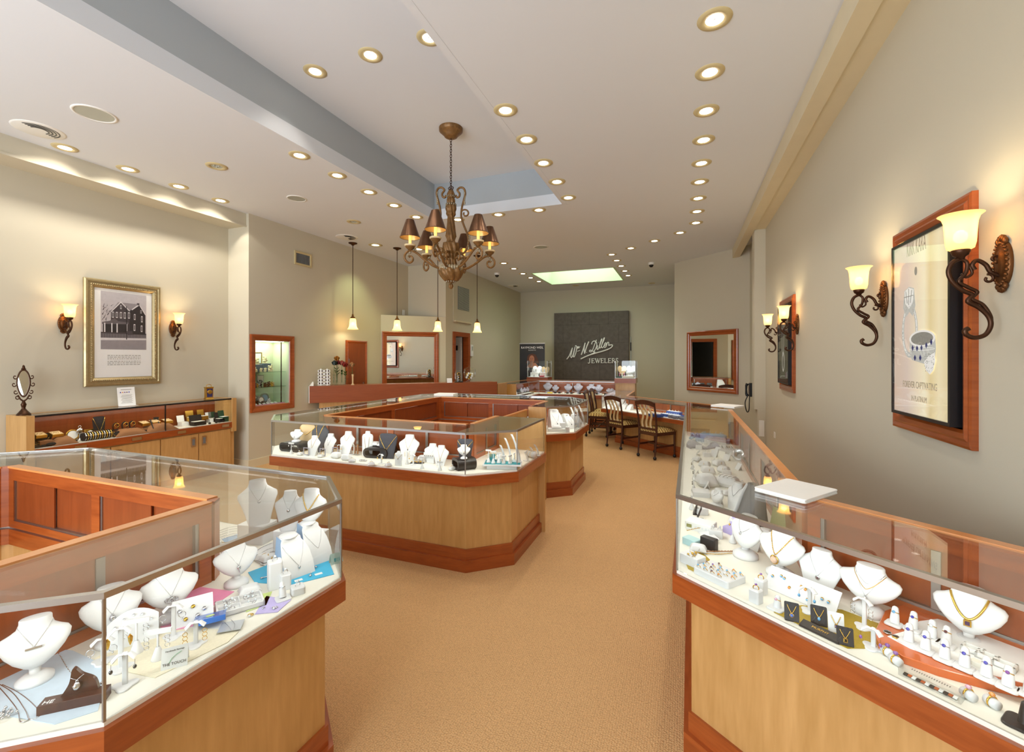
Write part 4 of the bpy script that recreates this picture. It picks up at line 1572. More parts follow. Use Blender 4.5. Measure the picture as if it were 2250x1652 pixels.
# service panel with grille
t = thing('return_grille', 'grey double air grille in a painted panel above the rear doorway', 'air vent', (-4.918, 9.56, 2.85), 90)
MB().box(-.50, .42, -.015, 0, -.42, .62).build('panel', WALL, t)
MB().box(-.30, -.005, -.024, -.015, -.12, .42).box(.005, .28, -.024, -.015, -.12, .42).build('grille', GRILLE, t)
MB().box(-.46, .38, -.05, -.015, -.42, -.385).build('ledge', TRIMP, t)
mb = MB()
for k in range(22):
    mb.box(-.29, .27, -.027, -.023, -.11 + .024 * k, -.102 + .024 * k)
mb.build('louvers', DULL, t)
# high return vent on the left wall
ya, za = on_x(646, 552, -5.9); yb, zb = on_x(683, 594, -5.9)
t = thing('wall_vent', 'beige framed grey louvered vent high on the left wall', 'air vent', (-5.9, (ya + yb) / 2, (za + zb) / 2 + .03), 90)
vw, vh = yb - ya, (za - zb) * .92
frame_mb(vw, vh, [(0, 0), (0, .02), (.02, .022), (.035, .012)]).build('frame', TRIMR, t)
MB().box(-vw / 2 + .02, vw / 2 - .02, -.006, -.001, -vh / 2 + .02, vh / 2 - .02).build('backing', GRILLE, t)
mb = MB()
for k in range(9):
    q = -vw / 2 + .045 + (vw - .09) * k / 8
    mb.box(q - .006, q + .006, -.014, -.005, -vh / 2 + .035, vh / 2 - .035)
mb.build('louvers', GRILLE, t)
t = thing('intercom', 'small white wall intercom beside the rear doorway', 'intercom', (-4.92, 9.98, 1.78), 90)
MB().box(-.06, .06, -.04, 0, -.14, .14, .008).build('body', WPLAS, t)
MB().box(-.03, .03, -.048, -.04, .0, .1).build('speaker', DULL, t)
for Y, Z, X, rz, lab in ((8.55, 2.62, -5.9, 90, 'small white outlet plate above the angled box beside the second pendant'),):
    o = MB().box(-.04, .04, -.008, 0, -.06, .06, .002).build('wall_plate', WPLAS, None, (X, Y, Z), rz)
    tag(o, lab, 'wall plate')
o = MB().box(-.035, .035, -.008, 0, .42, .66, .002).build('wall_plate', WPLAS, None, (1.095, 7.62, 0), 0)
tag(o, 'tall white switch plate on the wall column below the phone', 'wall plate')
o = MB().box(-.04, .04, -.008, 0, .52, .6, .002).build('wall_plate', WPLAS, None, (1.15, 6.9, 0), -90)
tag(o, 'small white outlet on the right wall behind the long showcase', 'wall plate')
# wall phone with coiled cord
t = thing('wall_phone', 'black wall telephone with hanging cord near the framed mirror', 'telephone', (1.15, 8.97, 1.03), -90)
MB().box(-.08, .08, -.06, 0, -.12, .12, .01).build('body', BLKP, t)
MB().at((-.0, -.085, 0)).tube([(0, .0, -.11), (0, -.018, -.07), (0, -.02, 0), (0, -.018, .07), (0, .0, .11)], [.026, .02, .016, .02, .026], 12).build('handset', BLKP, t)
mb = MB()
pts = smooth_path([(0, -.08, -.11), (0, -.12, -.22), (0, -.11, -.34), (0, -.085, -.40), (0, -.06, -.36), (0, -.055, -.24), (0, -.05, -.12)], 10)
mb.tube(pts, .008, 8)
for k, p_ in enumerate(pts[::2]):
    mb.torus(p_, .008, .003, 10, 5, 'Z')
mb.build('cord', BLKP, t)

# ------------------------------------------------------------------ pendant lamps over the service counter
pend = thing('pendant_lamp', 'x', 'pendant lamp', (0, 0, -9))
MB().lathe([(.0, -.045), (.02, -.045), (.03, -.03), (.075, -.012), (.078, 0)], 24).build('canopy', BRONZED, pend)
MB().lathe([(.0065, -1.32), (.0065, -.04)], 10).build('stem', BRONZED, pend)
MB().lathe([(.0, -1.30), (.014, -1.30), (.02, -1.34), (.045, -1.37), (.046, -1.38), (0, -1.38)], 20).build('cap', BRONZE, pend)
pr = [(.036, -1.375), (.052, -1.395), (.058, -1.43), (.060, -1.48), (.068, -1.53), (.086, -1.565), (.098, -1.578)]
MB().lathe(pr + [(r - .004, z) for r, z in pr[::-1]], 28).build('glass_shade', PENDG, pend)
MB().sphere((0, 0, -1.47), .022, 12, 1.2).build('bulb', BULB, pend)
for k, (x, y) in enumerate([(-5.65, 6.60), (-5.12, 7.21), (-4.543, 7.747), (-3.96, 8.33)]):
    lab = f'bronze pendant lamp with cream bell glass, {ORD[k]} from the left wall over the counter'
    if k == 0:
        pend.location, pend['label'], pend['group'] = (x, y, CZ), lab, 'pendants over the service counter'
    else:
        dup(pend, (x, y, CZ), 0, lab, 'pendants over the service counter')
    light('POINT', 'pendant_lamp_bulb', (x, y, CZ - 1.53), 6.0, (1, .82, .5), shadow_soft_size=.03)

# ------------------------------------------------------------------ chandelier
ch = thing('chandelier', 'bronze six-arm chandelier with brown metal shades hanging in the ceiling tray', 'chandelier', (-2.50, 4.556, 0))
MB().lathe([(0, 4.12), (.02, 4.12), (.055, 4.13), (.075, 4.142), (.08, 4.155), (.118, 4.19), (.134, 4.205), (.136, 4.24)], 32).build('canopy', GILT, ch)
mb = MB()
z, k = 4.12, 0
while z > 3.56:
    pts = [(.012 * math.cos(a), 0, z - .019 + .019 * math.sin(a)) for a in [2 * math.pi * q / 10 for q in range(10)]]
    if k % 2:
        pts = [(0, p_[0], p_[2]) for p_ in pts]
    mb.tube(pts, .0035, 5, True)
    z -= .030
    k += 1
for k in range(5):
    a = R(72 * k + 90)
    mb.torus((.022 * math.cos(a), 0, 3.545 + .022 * math.sin(a)), .012, .005, 12, 6, 'Y')
mb.build('chain', BRONZED, ch)
prof = [(0, 3.53), (.025, 3.525), (.035, 3.50), (.042, 3.485), (.044, 3.46), (.034, 3.44), (.045, 3.42), (.048, 3.40), (.042, 3.37), (.056, 3.345), (.058, 3.31), (.048, 3.28), (.052, 3.25), (.036, 3.22),
        (.042, 3.15), (.05, 3.05), (.058, 3.00), (.044, 2.955), (.05, 2.93), (.088, 2.915), (.09, 2.87), (.08, 2.81), (.06, 2.785), (.064, 2.77), (.052, 2.74), (.046, 2.70), (.042, 2.665), (.075, 2.635),
        (.125, 2.62), (.132, 2.605), (.128, 2.57), (.11, 2.53), (.08, 2.49), (.05, 2.475), (.02, 2.468), (.014, 2.455), (.025, 2.44), (.028, 2.42), (.018, 2.40), (0, 2.388)]
mb = MB()
rings = []
prof = [(a_[0] + (b_[0] - a_[0]) * q / 4, a_[1] + (b_[1] - a_[1]) * q / 4) for a_, b_ in zip(prof, prof[1:]) for q in range(4)] + [prof[-1]]
for r_, z_ in prof:
    n = 48
    rings.append([(r_ * (1 + .11 * math.sin(8 * (2 * math.pi * k / n) + z_ * 26)) * math.cos(2 * math.pi * k / n), r_ * (1 + .11 * math.sin(8 * (2 * math.pi * k / n) + z_ * 26)) * math.sin(2 * math.pi * k / n), z_) for k in range(n)])
mb.loft(rings, True, False)
for zz, rr, nn in ((3.455, .046, 12), (3.36, .056, 14), (2.625, .12, 26), (2.475, .055, 12)):
    for k in range(nn):
        a = 2 * math.pi * k / nn
        mb.mat(1).sphere((rr * math.cos(a), rr * math.sin(a), zz), rr * .17, 6, 1.5)
mb.build('carved_body', [GILT, VERDI], ch)
for k in range(6):
    wa = R(20.98 - (42.7 + 60 * k))
    T = Matrix.Rotation(wa, 4, 'Z')
    def arm_pts(pts):
        return [tuple(T @ Vector((a_, 0, b_))) for a_, b_ in pts]
    mb = MB()
    mb.tube(arm_pts(smooth_path([(.05, 2.72), (.07, 2.66), (.12, 2.628), (.20, 2.645), (.30, 2.71), (.38, 2.775), (.44, 2.80), (.49, 2.785), (.52, 2.74), (.51, 2.69), (.47, 2.665), (.435, 2.685), (.43, 2.72), (.455, 2.74), (.475, 2.725)])), [.013] * 40 + [.012] * 30 + [.011] * 15, 8)
    mb.tube(arm_pts(spiral(.10, 2.76, .062, .016, -70, 330, 26)), .010, 8)
    for q in range(5):
        c_ = T @ Vector((.40 + .02 * q, 0, 2.805 - .004 * q * q))
        mb.mat(1).sphere(tuple(c_ + Vector((0, 0, .01))), .014, 6, 1.1)
    arm = mb.build('arm', [GILT, VERDI], ch)
    c_ = T @ Vector((.46, 0, 0))
    mb = MB().at((c_.x, c_.y, 0)).lathe([(0, 2.80), (.02, 2.80), (.026, 2.815), (.048, 2.832), (.055, 2.848)], 22)
    mb.mat(1).lathe([(.055, 2.848), (.062, 2.853), (.062, 2.866), (.03, 2.868), (0, 2.868)], 22)
    mb.build('drip_cup', [GILT, IVORYC], arm)
    MB().at((c_.x, c_.y, 0)).lathe([(.016, 2.866), (.016, 2.99), (0, 2.992)], 14).build('candle', CANDLE, arm)
    MB().at((c_.x, c_.y, 3.02)).sphere((0, 0, 0), .017, 10, 1.6).build('bulb', BULB, arm)
    mb = MB().at((c_.x, c_.y, 0))
    mb.mat(0).lathe([(.112, 2.945), (.044, 3.145)], 28)
    mb.mat(1).lathe([(.043, 3.144), (.1105, 2.946)], 28)
    mb.mat(0).lathe([(.1105, 2.9455), (.1135, 2.943), (.1135, 2.951), (.112, 2.951)], 28)
    mb.build('lamp_shade', [SHADE, SHADEIN], arm)
    light('POINT', 'chandelier_bulb', (c_.x - 2.50, c_.y + 4.556, 3.03), 2.2, (1, .8, .48), shadow_soft_size=.02)
for k in range(3):
    T = Matrix.Rotation(R(20.98 + 180 * (k == 0) - (0 if k < 2 else -95)), 4, 'Z')
    f = lambda pts: [tuple(T @ Vector((a_, 0, b_))) for a_, b_ in pts]
    mb = MB()
    mb.tube(f(smooth_path([(.055, 3.47), (.07, 3.445), (.095, 3.455), (.10, 3.49), (.075, 3.53), (.11, 3.56), (.15, 3.545), (.165, 3.49), (.15, 3.42), (.125, 3.32), (.12, 3.22), (.15, 3.12), (.19, 3.02), (.20, 2.92), (.17, 2.83), (.13, 2.80), (.10, 2.82), (.105, 2.855), (.13, 2.86)])), .012, 8)
    mb.tube(f(spiral(.165, 3.26, .05, .014, 150, -230, 22)), .010, 8)
    for q in range(7):
        z_ = 3.04 - .03 * q
        mb.mat(1).sphere(f([(.205 + .008 * math.sin(q), z_)])[0], .013, 6, 1.8)
        mb.sphere(f([(.158 + .004 * math.sin(q), 3.50 - .02 * q)])[0], .013, 6, 1.6)
    mb.build('scroll_strap', [GILT, VERDI], ch)

# ------------------------------------------------------------------ desk chairs
CHECK = None
def check_mat():
    m = pm('checked_seat_fabric', 'C9A95C', .85, 0, (60, .08), (400, .1))
    nt = m.node_tree
    b = nt.nodes['Principled BSDF']
    tc = nt.nodes.new('ShaderNodeTexCoord')
    ck = nt.nodes.new('ShaderNodeTexChecker')
    ck.inputs['Scale'].default_value = 38
    ck.inputs['Color1'].default_value = (*srgb('D8BE74'), 1)
    ck.inputs['Color2'].default_value = (*srgb('8A6230'), 1)
    nt.links.new(tc.outputs['Object'], ck.inputs['Vector'])
    nt.links.new(ck.outputs['Color'], b.inputs['Base Color'])
    return m
CHECK = check_mat()
SPLAT = wood('pale_splat_wood', 'DCC9A0', 'C4AC7E', (8, 8, 2), .35, .3)
chair = thing('desk_chair', 'x', 'chair', (0, 0, -9))
for s in (-1, 1):
    lg = MB().tube([(s * .172, .222, .055), (s * .174, .20, .25), (s * .178, .19, .44), (s * .182, .205, .62), (s * .188, .24, .80), (s * .19, .262, .895)], [.017, .02, .023, .021, .019, .018], 4).build('rear_leg', DARKW, chair)
    MB().sphere((s * .172, .222, .028), .028, 12).build('caster', BLKP, lg)
    lg = MB().tube([(s * .2, -.2, .055), (s * .2, -.2, .25), (s * .2, -.2, .42)], [.017, .021, .025], 4).build('front_leg', DARKW, chair)
    MB().sphere((s * .2, -.2, .028), .028, 12).build('caster', BLKP, lg)
    MB().box(s * .19 - .008, s * .19 + .008, -.19, .2, .185, .215).build('side_stretcher', DARKW, chair)
MB().box(-.19, .19, -.02, .0, .19, .212).build('cross_stretcher', DARKW, chair)
MB().prism([(-.215, -.215), (.215, -.215), (.185, .2), (-.185, .2)], .37, .425).build('seat_rail', DARKW, chair)
mb = MB()
N = 10
def seatpt(u, v, z): return ((u * (.225 - .032 * (v + 1) / 2)) , -.015 + v * .21, z)
top = [seatpt(-1 + 2 * i / N, -1 + 2 * j / N, .425 + .062 * ((1 - (-1 + 2 * i / N) ** 4) * (1 - (-1 + 2 * j / N) ** 4)) ** .45) for j in range(N + 1) for i in range(N + 1)]
mb.add(top, [[j * (N + 1) + i, j * (N + 1) + i + 1, (j + 1) * (N + 1) + i + 1, (j + 1) * (N + 1) + i] for j in range(N) for i in range(N)], True)
mb.build('seat_cushion', CHECK, chair)
rings = []
for k in range(13):
    u = -1 + k / 6
    zc = .862 + .034 * (1 - u * u)
    hh = .036
    yb = .255 + .012 * (1 - u * u)
    rings.append([(u * .2, yb - .011, zc - hh), (u * .2, yb + .011, zc - hh), (u * .2, yb + .014, zc + hh), (u * .2, yb - .008, zc + hh)])
MB().loft(rings, False).build('top_rail', DARKW, chair)
MB().box(-.18, .18, .185, .207, .455, .49).build('lower_rail', DARKW, chair)
for s in (-1, 0, 1):
    rings = []
    for k in range(21):
        f_ = k / 20
        x_ = s * .085 + .022 * math.sin(2 * math.pi * (f_ * 1.15 + .08))
        z_ = .485 + .37 * f_
        y_ = .197 + .062 * f_ ** 1.5
        rings.append([(x_ - .019, y_ - .006, z_), (x_ + .019, y_ - .006, z_), (x_ + .019, y_ + .006, z_), (x_ - .019, y_ + .006, z_)])
    MB().loft(rings, True).build('wavy_splat', SPLAT, chair)
spots = []
f2 = Vector((math.sin(R(142)), -math.cos(R(142))))
for (ax, ay), rz, lab in ((((-.54, 7.44)), 142, 'mahogany desk chair with checked seat, nearest to the long wall showcase'),
                          (((-1.14, 8.06)), 142, 'mahogany desk chair with checked seat, second from the long wall showcase'),
                          (((-1.83, 9.22)), 90, 'mahogany desk chair at the aisle side of the low case, nearer of two edge-on'),
                          (((-1.83, 9.82)), 90, 'mahogany desk chair at the aisle side of the low case, farthest from the camera')):
    d_ = Vector((math.sin(R(rz)), -math.cos(R(rz))))
    q = Vector((ax, ay)) + d_ * .2
    if not spots:
        chair.location, chair['label'], chair['group'] = (q.x, q.y, 0), lab, 'desk chairs'
        chair.rotation_euler.z = R(rz)
    else:
        dup(chair, (q.x, q.y, 0), rz, lab, 'desk chairs')
    spots.append(1)

# ------------------------------------------------------------------ sign panel on the back wall
SIGNP = pm('dark_stone_panel', '5A5049', .6, 0, (9, .45), (40, .2))
YS = 13.42
def on_y(px, py, Y=YS):
    a_ = (px - 1125) / FPX
    d = Y / (CA + a_ * SA)
    return d * (a_ * CA - SA), EYE - (py - HOR) / FPX * d
sx0, sx1 = on_y(1217.6, 700)[0], on_y(1381, 700)[0]
sg = thing('wall_sign', 'tall dark stone-look sign wall with white script lettering', 'sign', (0, YS, 0))
MB().box(sx0, sx1, 0, .16, .4, 2.98).build('panel', SIGNP, sg)
mb = MB()
ws = sx1 - sx0
for k in (1, 2, 3, 4):
    mb.box(sx0, sx1, -.002, .0, .4 + .55 * k + .0, .4 + .55 * k + .006)
for r_ in range(5):
    for k in range(4):
        q = sx0 + ws * (k + (.5 if r_ % 2 else .95)) / 4
        if q < sx1 - .05:
            mb.box(q, q + .006, -.002, 0, .4 + .55 * r_, .4 + .55 * (r_ + 1) if r_ < 4 else 2.98)
mb.build('panel_joints', pm('joint_shadow_gap', '332E2A', .7), sg)
mb = MB()
LETW = pm('white_metal_lettering', 'F6F6F4', .4, 0, None, None, 0)
def stroke(pts, r_=.016, sm=True, taper=None):
    P_ = []
    for a_, b_ in pts:
        X_, Z_ = on_y(1230 + a_ / 9.2, 730 + b_ / 9.2)
        P_.append((X_, -.022, Z_))
    if sm:
        P_ = smooth_path(P_, 4)
    rs = [r_ * (taper[0] + (taper[1] - taper[0]) * k / (len(P_) - 1)) for k in range(len(P_))] if taper else r_
    mb.tube(P_, rs, 8)
stroke([(145, 545), (172, 512), (200, 468), (232, 385), (260, 312)], .018)
stroke([(258, 318), (244, 400), (226, 480), (238, 514), (268, 465), (296, 360), (314, 296)], .015)
stroke([(314, 300), (290, 420), (276, 485), (296, 496), (328, 415), (346, 315), (334, 272), (312, 282)], .015)
stroke([(350, 338), (364, 290), (366, 300), (360, 332), (382, 288), (386, 296), (380, 328), (412, 285)], .010)
stroke([(355, 386), (382, 376), (412, 364)], .010)
stroke([(438, 455), (452, 420), (478, 345), (498, 280), (518, 212)], .019)
stroke([(516, 218), (502, 300), (497, 370), (504, 432)], .014)
stroke([(504, 432), (522, 370), (552, 280), (590, 188)], .020)
stroke([(540, 408), (544, 404)], .022, False)
stroke([(745, 152), (722, 210), (692, 295), (664, 362), (640, 392), (612, 394), (602, 376), (616, 362), (644, 370), (690, 392), (712, 386)], .014)
stroke([(648, 244), (652, 214), (676, 186), (712, 180), (742, 205), (750, 262), (728, 335), (690, 388)], .016)
stroke([(772, 266), (758, 312), (758, 346), (778, 342), (794, 312)], .015)
stroke([(784, 206), (788, 203)], .018, False)
stroke([(794, 312), (824, 235), (852, 160), (854, 136), (842, 146), (820, 215), (804, 290), (812, 324), (836, 298)], .014)
stroke([(836, 298), (868, 220), (904, 135), (905, 112), (892, 124), (866, 205), (848, 285), (862, 316), (888, 288)], .014)
stroke([(884, 284), (920, 266), (940, 232), (930, 210), (908, 236), (896, 286), (912, 310), (944, 282)], .014)
stroke([(944, 282), (960, 226), (968, 206), (988, 206), (994, 236), (990, 268)], .015)
stroke([(990, 268), (1026, 258), (1062, 258), (1066, 280), (1030, 318), (960, 352), (850, 388), (720, 425), (600, 462), (510, 500), (428, 540)], .024, True, (.7, .8))
stroke([(720, 395), (690, 418), (610, 455), (520, 495), (430, 540)], .018, True, (1, .4))
mb.build('script_lettering', LETW, sg)
mb = MB()
def seg(cx_, pts, r_):
    P_ = []
    for a_, b_ in pts:
        X_, Z_ = on_y(1120 + (cx_ + a_) / 7.5, 740 + (432 - b_ - (cx_ - 1295) * .012) / 7.5)
        P_.append((X_, -.02, Z_))
    mb.tube(P_, r_, 6)
TH, TN, H_ = .0135, .008, 74
def serif(c_, x_, z_, w2=11): seg(c_, [(x_ - w2, z_), (x_ + w2, z_)], TN)
c_ = 1295
seg(c_, [(26, 72), (26, 14), (20, 0), (8, -4), (0, 2), (1, 8)], TH); serif(c_, 26, 72)
c_ = 1345
seg(c_, [(12, 0), (12, 72)], TH); seg(c_, [(4, 72), (50, 72), (50, 58)], TN); seg(c_, [(4, 1), (52, 1), (56, 18)], TN); seg(c_, [(12, 38), (40, 38)], TN); seg(c_, [(40, 46), (40, 30)], TN)
c_ = 1405
seg(c_, [(10, 72), (30, 2)], TH); seg(c_, [(30, 2), (48, 72)], TN); seg(c_, [(44, 72), (64, 2)], TH); seg(c_, [(64, 2), (84, 72)], TN); serif(c_, 10, 72); serif(c_, 46, 72, 8); serif(c_, 84, 72, 9)
c_ = 1498
seg(c_, [(12, 0), (12, 72)], TH); seg(c_, [(4, 72), (50, 72), (50, 58)], TN); seg(c_, [(4, 1), (52, 1), (56, 18)], TN); seg(c_, [(12, 38), (40, 38)], TN); seg(c_, [(40, 46), (40, 30)], TN)
c_ = 1560
seg(c_, [(12, 0), (12, 72)], TH); serif(c_, 12, 72); seg(c_, [(4, 1), (50, 1), (54, 20)], TN)
c_ = 1620
seg(c_, [(12, 0), (12, 72)], TH); seg(c_, [(4, 72), (50, 72), (50, 58)], TN); seg(c_, [(4, 1), (52, 1), (56, 18)], TN); seg(c_, [(12, 38), (40, 38)], TN); seg(c_, [(40, 46), (40, 30)], TN)
c_ = 1682
seg(c_, [(12, 0), (12, 72)], TH); serif(c_, 12, 0); seg(c_, [(4, 72), (30, 72), (44, 64), (46, 54), (40, 42), (12, 38)], TN); seg(c_, [(30, 38), (54, 0)], TH); serif(c_, 56, 0, 8)
c_ = 1748
seg(c_, [(38, 58), (32, 70), (18, 73), (6, 64), (8, 50), (34, 30), (42, 18), (34, 4), (18, -1), (4, 6), (2, 18)], TH * .9)
mb.build('capital_lettering', LETW, sg)
t = thing('flag_pole', 'thin pale pole standing at the edge of the dark sign wall', 'pole', (on_y(1386, 800, 12.6)[0], 12.6, 0))
MB().lathe([(0, 0), (.12, 0), (.12, .02), (.012, .03), (.012, 2.18), (0, 2.18)], 14).build('shaft', ALU, t)
MB().lathe([(.016, 1.8), (.016, 2.02)], 10).build('sleeve', BLKP, t)

# watch banner behind the rear corner tower
bx0, bz0 = on_y(1142, 754, 11.45); bx1, _z = on_y(1197, 754, 11.45)
bn = thing('roll_up_banner', 'black roll-up watch banner with white brand lettering behind the rear corner vitrine', 'banner', ((bx0 + bx1) / 2, 11.45, 0))
bw = bx1 - bx0
MB().box(-bw / 2, bw / 2, 0, .006, .1, bz0 - .02).build('banner_sheet', BLKP, bn)
MB().box(-bw / 2 - .01, bw / 2 + .01, -.01, .016, bz0 - .022, bz0).build('top_bar', ALU, bn)
MB().box(-bw / 2, bw / 2, -.1, .12, 0, .1).build('base', ALU, bn)
mb = MB().at((0, -.001, bz0 - .15), 90); mb.text('RAYMOND WEIL', bw * .118, .0006)
mb.at((0, -.001, bz0 - .205), 90); mb.text('G E N E V E', bw * .06, .0006); mb.here()
mb.build('lettering', LETW, bn)
SKINP = pm('print_skin', 'B97A5A', .6); HAIRP = pm('print_dark_hair', '5A3220', .6)
mb = MB()
zf = bz0 - .44
HL = [(-.16, -.02), (-.15, .07), (-.1, .13), (0, .16), (.1, .13), (.16, .05), (.2, -.04), (.22, -.1), (-.2, -.1)]
mb.mat(1); flat(mb, [(a_ * .9, zf + b_) for a_, b_ in HL], -.0005)
mb.mat(0); mb.add(ellipse(-.01, zf + .0, .075, .11, -.0014), [list(range(24))[::-1]])
mb.mat(0); flat(mb, [(-.16, zf - .22), (.2, zf - .22), (.1, zf - .1), (.03, zf - .09), (-.05, zf - .09)], -.0011)
mb.mat(2)
for s in (-1, 1):
    mb.add(ellipse(-.01 + s * .028, zf + .012, .014, .006, -.002), [list(range(24))[::-1]])
    mb.tube([(-.01 + s * .012, -.002, zf + .032), (-.01 + s * .046, -.002, zf + .03)], .0025, 5)
mb.tube([(-.01, -.002, zf + .01), (-.018, -.002, zf - .03), (-.004, -.002, zf - .034)], .0018, 5)
mb.mat(3); mb.add(ellipse(-.01, zf - .06, .024, .009, -.002), [list(range(24))[::-1]])
mb.build('portrait_print', [SKINP, HAIRP, BLKP, RED], bn)

# ------------------------------------------------------------------ contents of the near island
ZD = .7405
def S(px, py, z=ZD):
    return (*spot(px, py, z), z)


# cloths and mats
x, y, z = S(75, 1476)
mat_cloth([(-60, 1560), (-30, 1450), (60, 1420), (160, 1430), (225, 1460), (232, 1500), (215, 1562), (120, 1592)], ZD, 'pale blue paisley display cloth at the front corner of the near island', pm('paisley_cloth', 'C6D6E4', .8, 0, (45, .09)))
mat_cloth([(205, 1448), (300, 1400), (430, 1378), (525, 1388), (500, 1412), (340, 1490), (285, 1478)], ZD, 'cream speckled paper mat under the earring stands', pm('speckled_paper', 'EFE6CC', .8, 0, (160, .12)))
mat_cloth([(545, 1258), (640, 1222), (716, 1216), (734, 1262), (640, 1286), (560, 1280)], ZD, 'turquoise cloth beneath the ramp displays and ring blocks', CYAN)
mat_cloth([(345, 1330), (440, 1290), (515, 1300), (470, 1330), (400, 1360)], ZD, 'pink striped card lying behind the leaning pendant pad', pm('pink_card', 'E58CB0', .7, 0, (9, .3)))
mat_cloth([(345, 1362), (420, 1352), (470, 1335), (470, 1352), (440, 1372), (360, 1392)], ZD, 'pink edged white card under the white ring stands', PINK)
mat_cloth([(550, 1312), (598, 1300), (585, 1330), (540, 1345)], ZD, 'small lime green card beside the compartment tray', LIME)
mat_cloth([(585, 1310), (640, 1318), (610, 1345), (560, 1350)], ZD, 'pale lavender card under the finger ring stand', LAV)
# busts along the aisle wing
def A_bust(px, py, h, wd, lab, rot=80, kind='bowl'):
    x, y, z = S(px, py)
    if x < -1.62: x, y = -1.62, y * 1.62 / -x
    return bust(kind, x, y, z, rot, h, wd, lab)
b1 = A_bust(78, 1464, .165, .140, 'white bowl bust wearing a bar necklace, on the paisley cloth', 62)
necklace(b1, 'fine silver necklace with a plain bar, on the bust over the paisley cloth', SILVER, .0007, .9, .60, 1.0, ('bar', .006, SILVER))
b2 = A_bust(245, 1392, .168, .145, 'white bowl bust with an oval locket, behind the curved earring panel', 66)
necklace(b2, 'silver chain with an oval locket, on the bust behind the curved earring panel', SILVER, .0006, .9, .56, 1.0, ('drop', .008, SILVER))
b3 = A_bust(372, 1356, .162, .158, 'white bowl bust with a monogram pendant, behind the leaning pendant pad', 66)
necklace(b3, 'silver monogram necklace on the bust behind the leaning pendant pad', SILVER, .0007, .9, .52, 1.0, ('mono', .010, SILVER))
b4 = A_bust(517, 1282, .155, .152, 'white bowl bust with a leaf pendant, at the edge of the turquoise cloth', 70)
necklace(b4, 'silver necklace with a long leaf pendant, at the edge of the turquoise cloth', SILVER, .0006, .9, .52, 1.0, ('leaf', .007, SILVER))
x, y, z = S(640, 1252)
r1 = ramp(x, y, z, 70, .115, .135, .14, 'white necklace ramp with pale blue sides, the nearer one on the turquoise cloth', BLUE)
x, y, z = S(683, 1224)
r2 = ramp(x, y, z, 70, .105, .145, .15, 'white necklace ramp with pale blue sides, the farther one by the case corner', BLUE)
necklace(r1, 'thin silver chain laid over the nearer blue-sided ramp', SILVER, .0006, .8, .3, 1.2, ('drop', .005, SILVER), width=.8)
necklace(r2, 'thin silver chain laid over the farther blue-sided ramp', SILVER, .0006, .8, .4, 1.2, None, width=.8)
for (px, py), w_, h, lab, rl in (((604, 1290), .048, .10, 'tall square white ring block on the turquoise cloth', 'silver dress ring on the tall white block'),
                                 ((627, 1292), .036, .055, 'medium white ring block beside the tall one', 'silver knot ring on the medium white block'),
                                 ((654, 1302), .046, .026, 'low square white ring block nearest the glass', 'silver band ring on the low white block')):
    x, y, z = S(px, py)
    ring_block(x, y, z, 58, w_, h, lab, DIAM, rl, SILVER)
x, y, z = S(622, 1316)
finger_stand(x, y, z, 60, 'white finger ring stand on the lavender card', DIAM, SILVER, 'silver band on the finger stand over the lavender card', .052, .05, lean=20)
x, y, z = S(548, 1303)
pillow(x, y, z, 60, .075, .055, .03, 'white jewelry pillow beside the turquoise cloth')
bracelet_over(x, y, z, 60, .07, .026, 'thin silver bracelet across the pillow by the turquoise cloth', SILVER, .001, d=.022)
x, y, z = S(527, 1332)
tray_box(x, y, z, 58, .14, .095, .018, 'white four-compartment tray of loose silver rings', WHITE, WPAPER, 2, 2)
for k, (dx, dy) in enumerate([(-.035, -.02), (-.025, -.028), (-.04, -.012), (.03, -.02), (.04, -.03), (-.03, .025), (-.04, .018), (.028, .022), (.038, .03), (.02, .018), (-.02, .02), (.045, .015)]):
    c, s = math.cos(R(58)), math.sin(R(58))
    ring(x + c * dx - s * dy, y + s * dx + c * dy, z + .016, random.uniform(0, 360), 'small loose silver ring in the white compartment tray', DIAM, SILVER, 'rings in the compartment tray', random.uniform(20, 70), .9)
x, y, z = S(462, 1372)
t = thing('gift_folder', 'glossy blue folder with pale round emblem lying on a stand', 'folder', (x, y, z), 52)
BLUEG = pm('glossy_blue_card', '2E6EC4', .2, 0, (8, .15), None, .6)
MB().at((0, 0, .012), -14).rbox(.085, .07, .016, .002, .001).build('folder', BLUEG, t)
MB().at((0, 0, .029), -14).lathe([(0, 0), (.012, 0), (.012, .0006), (0, .0006)], 20).build('emblem', LIME, t)
x, y, z = S(508, 1380)
o = MB().box(-.032, .032, -.028, .028, 0, .002).build('pendant_card', pm('silver_card', 'B9BEC4', .3, .4), None, (x, y, z + .006), 40)
tag(o, 'grey pendant card leaning before the blue folder', 'card')
chain_on([(494, 1368), (504, 1378), (510, 1385), (516, 1372), (508, 1362)], ZD + .009, 'silver chain with charm on the grey pendant card', SILVER, .0006)
for (px, py), lab in (((604, 1336), 'loose silver ring lying near the glass below the low block'), ((551, 1352), 'loose gold ring lying near the glass by the compartment tray'), ((579, 1337), 'tiny loose ring between the two loose rings by the glass')):
    x, y, z = S(px, py)
    ring(x, y, z + .003, 30, lab, DIAM, GOLD if 'gold' in lab else SILVER, None, 80, .9 if 'tiny' not in lab else .55)
x, y, z = S(425, 1372)
f = slope_panel(x, y, z, 58, .11, .085, 'white leaning pendant pad with small disc pendants', None, 40)
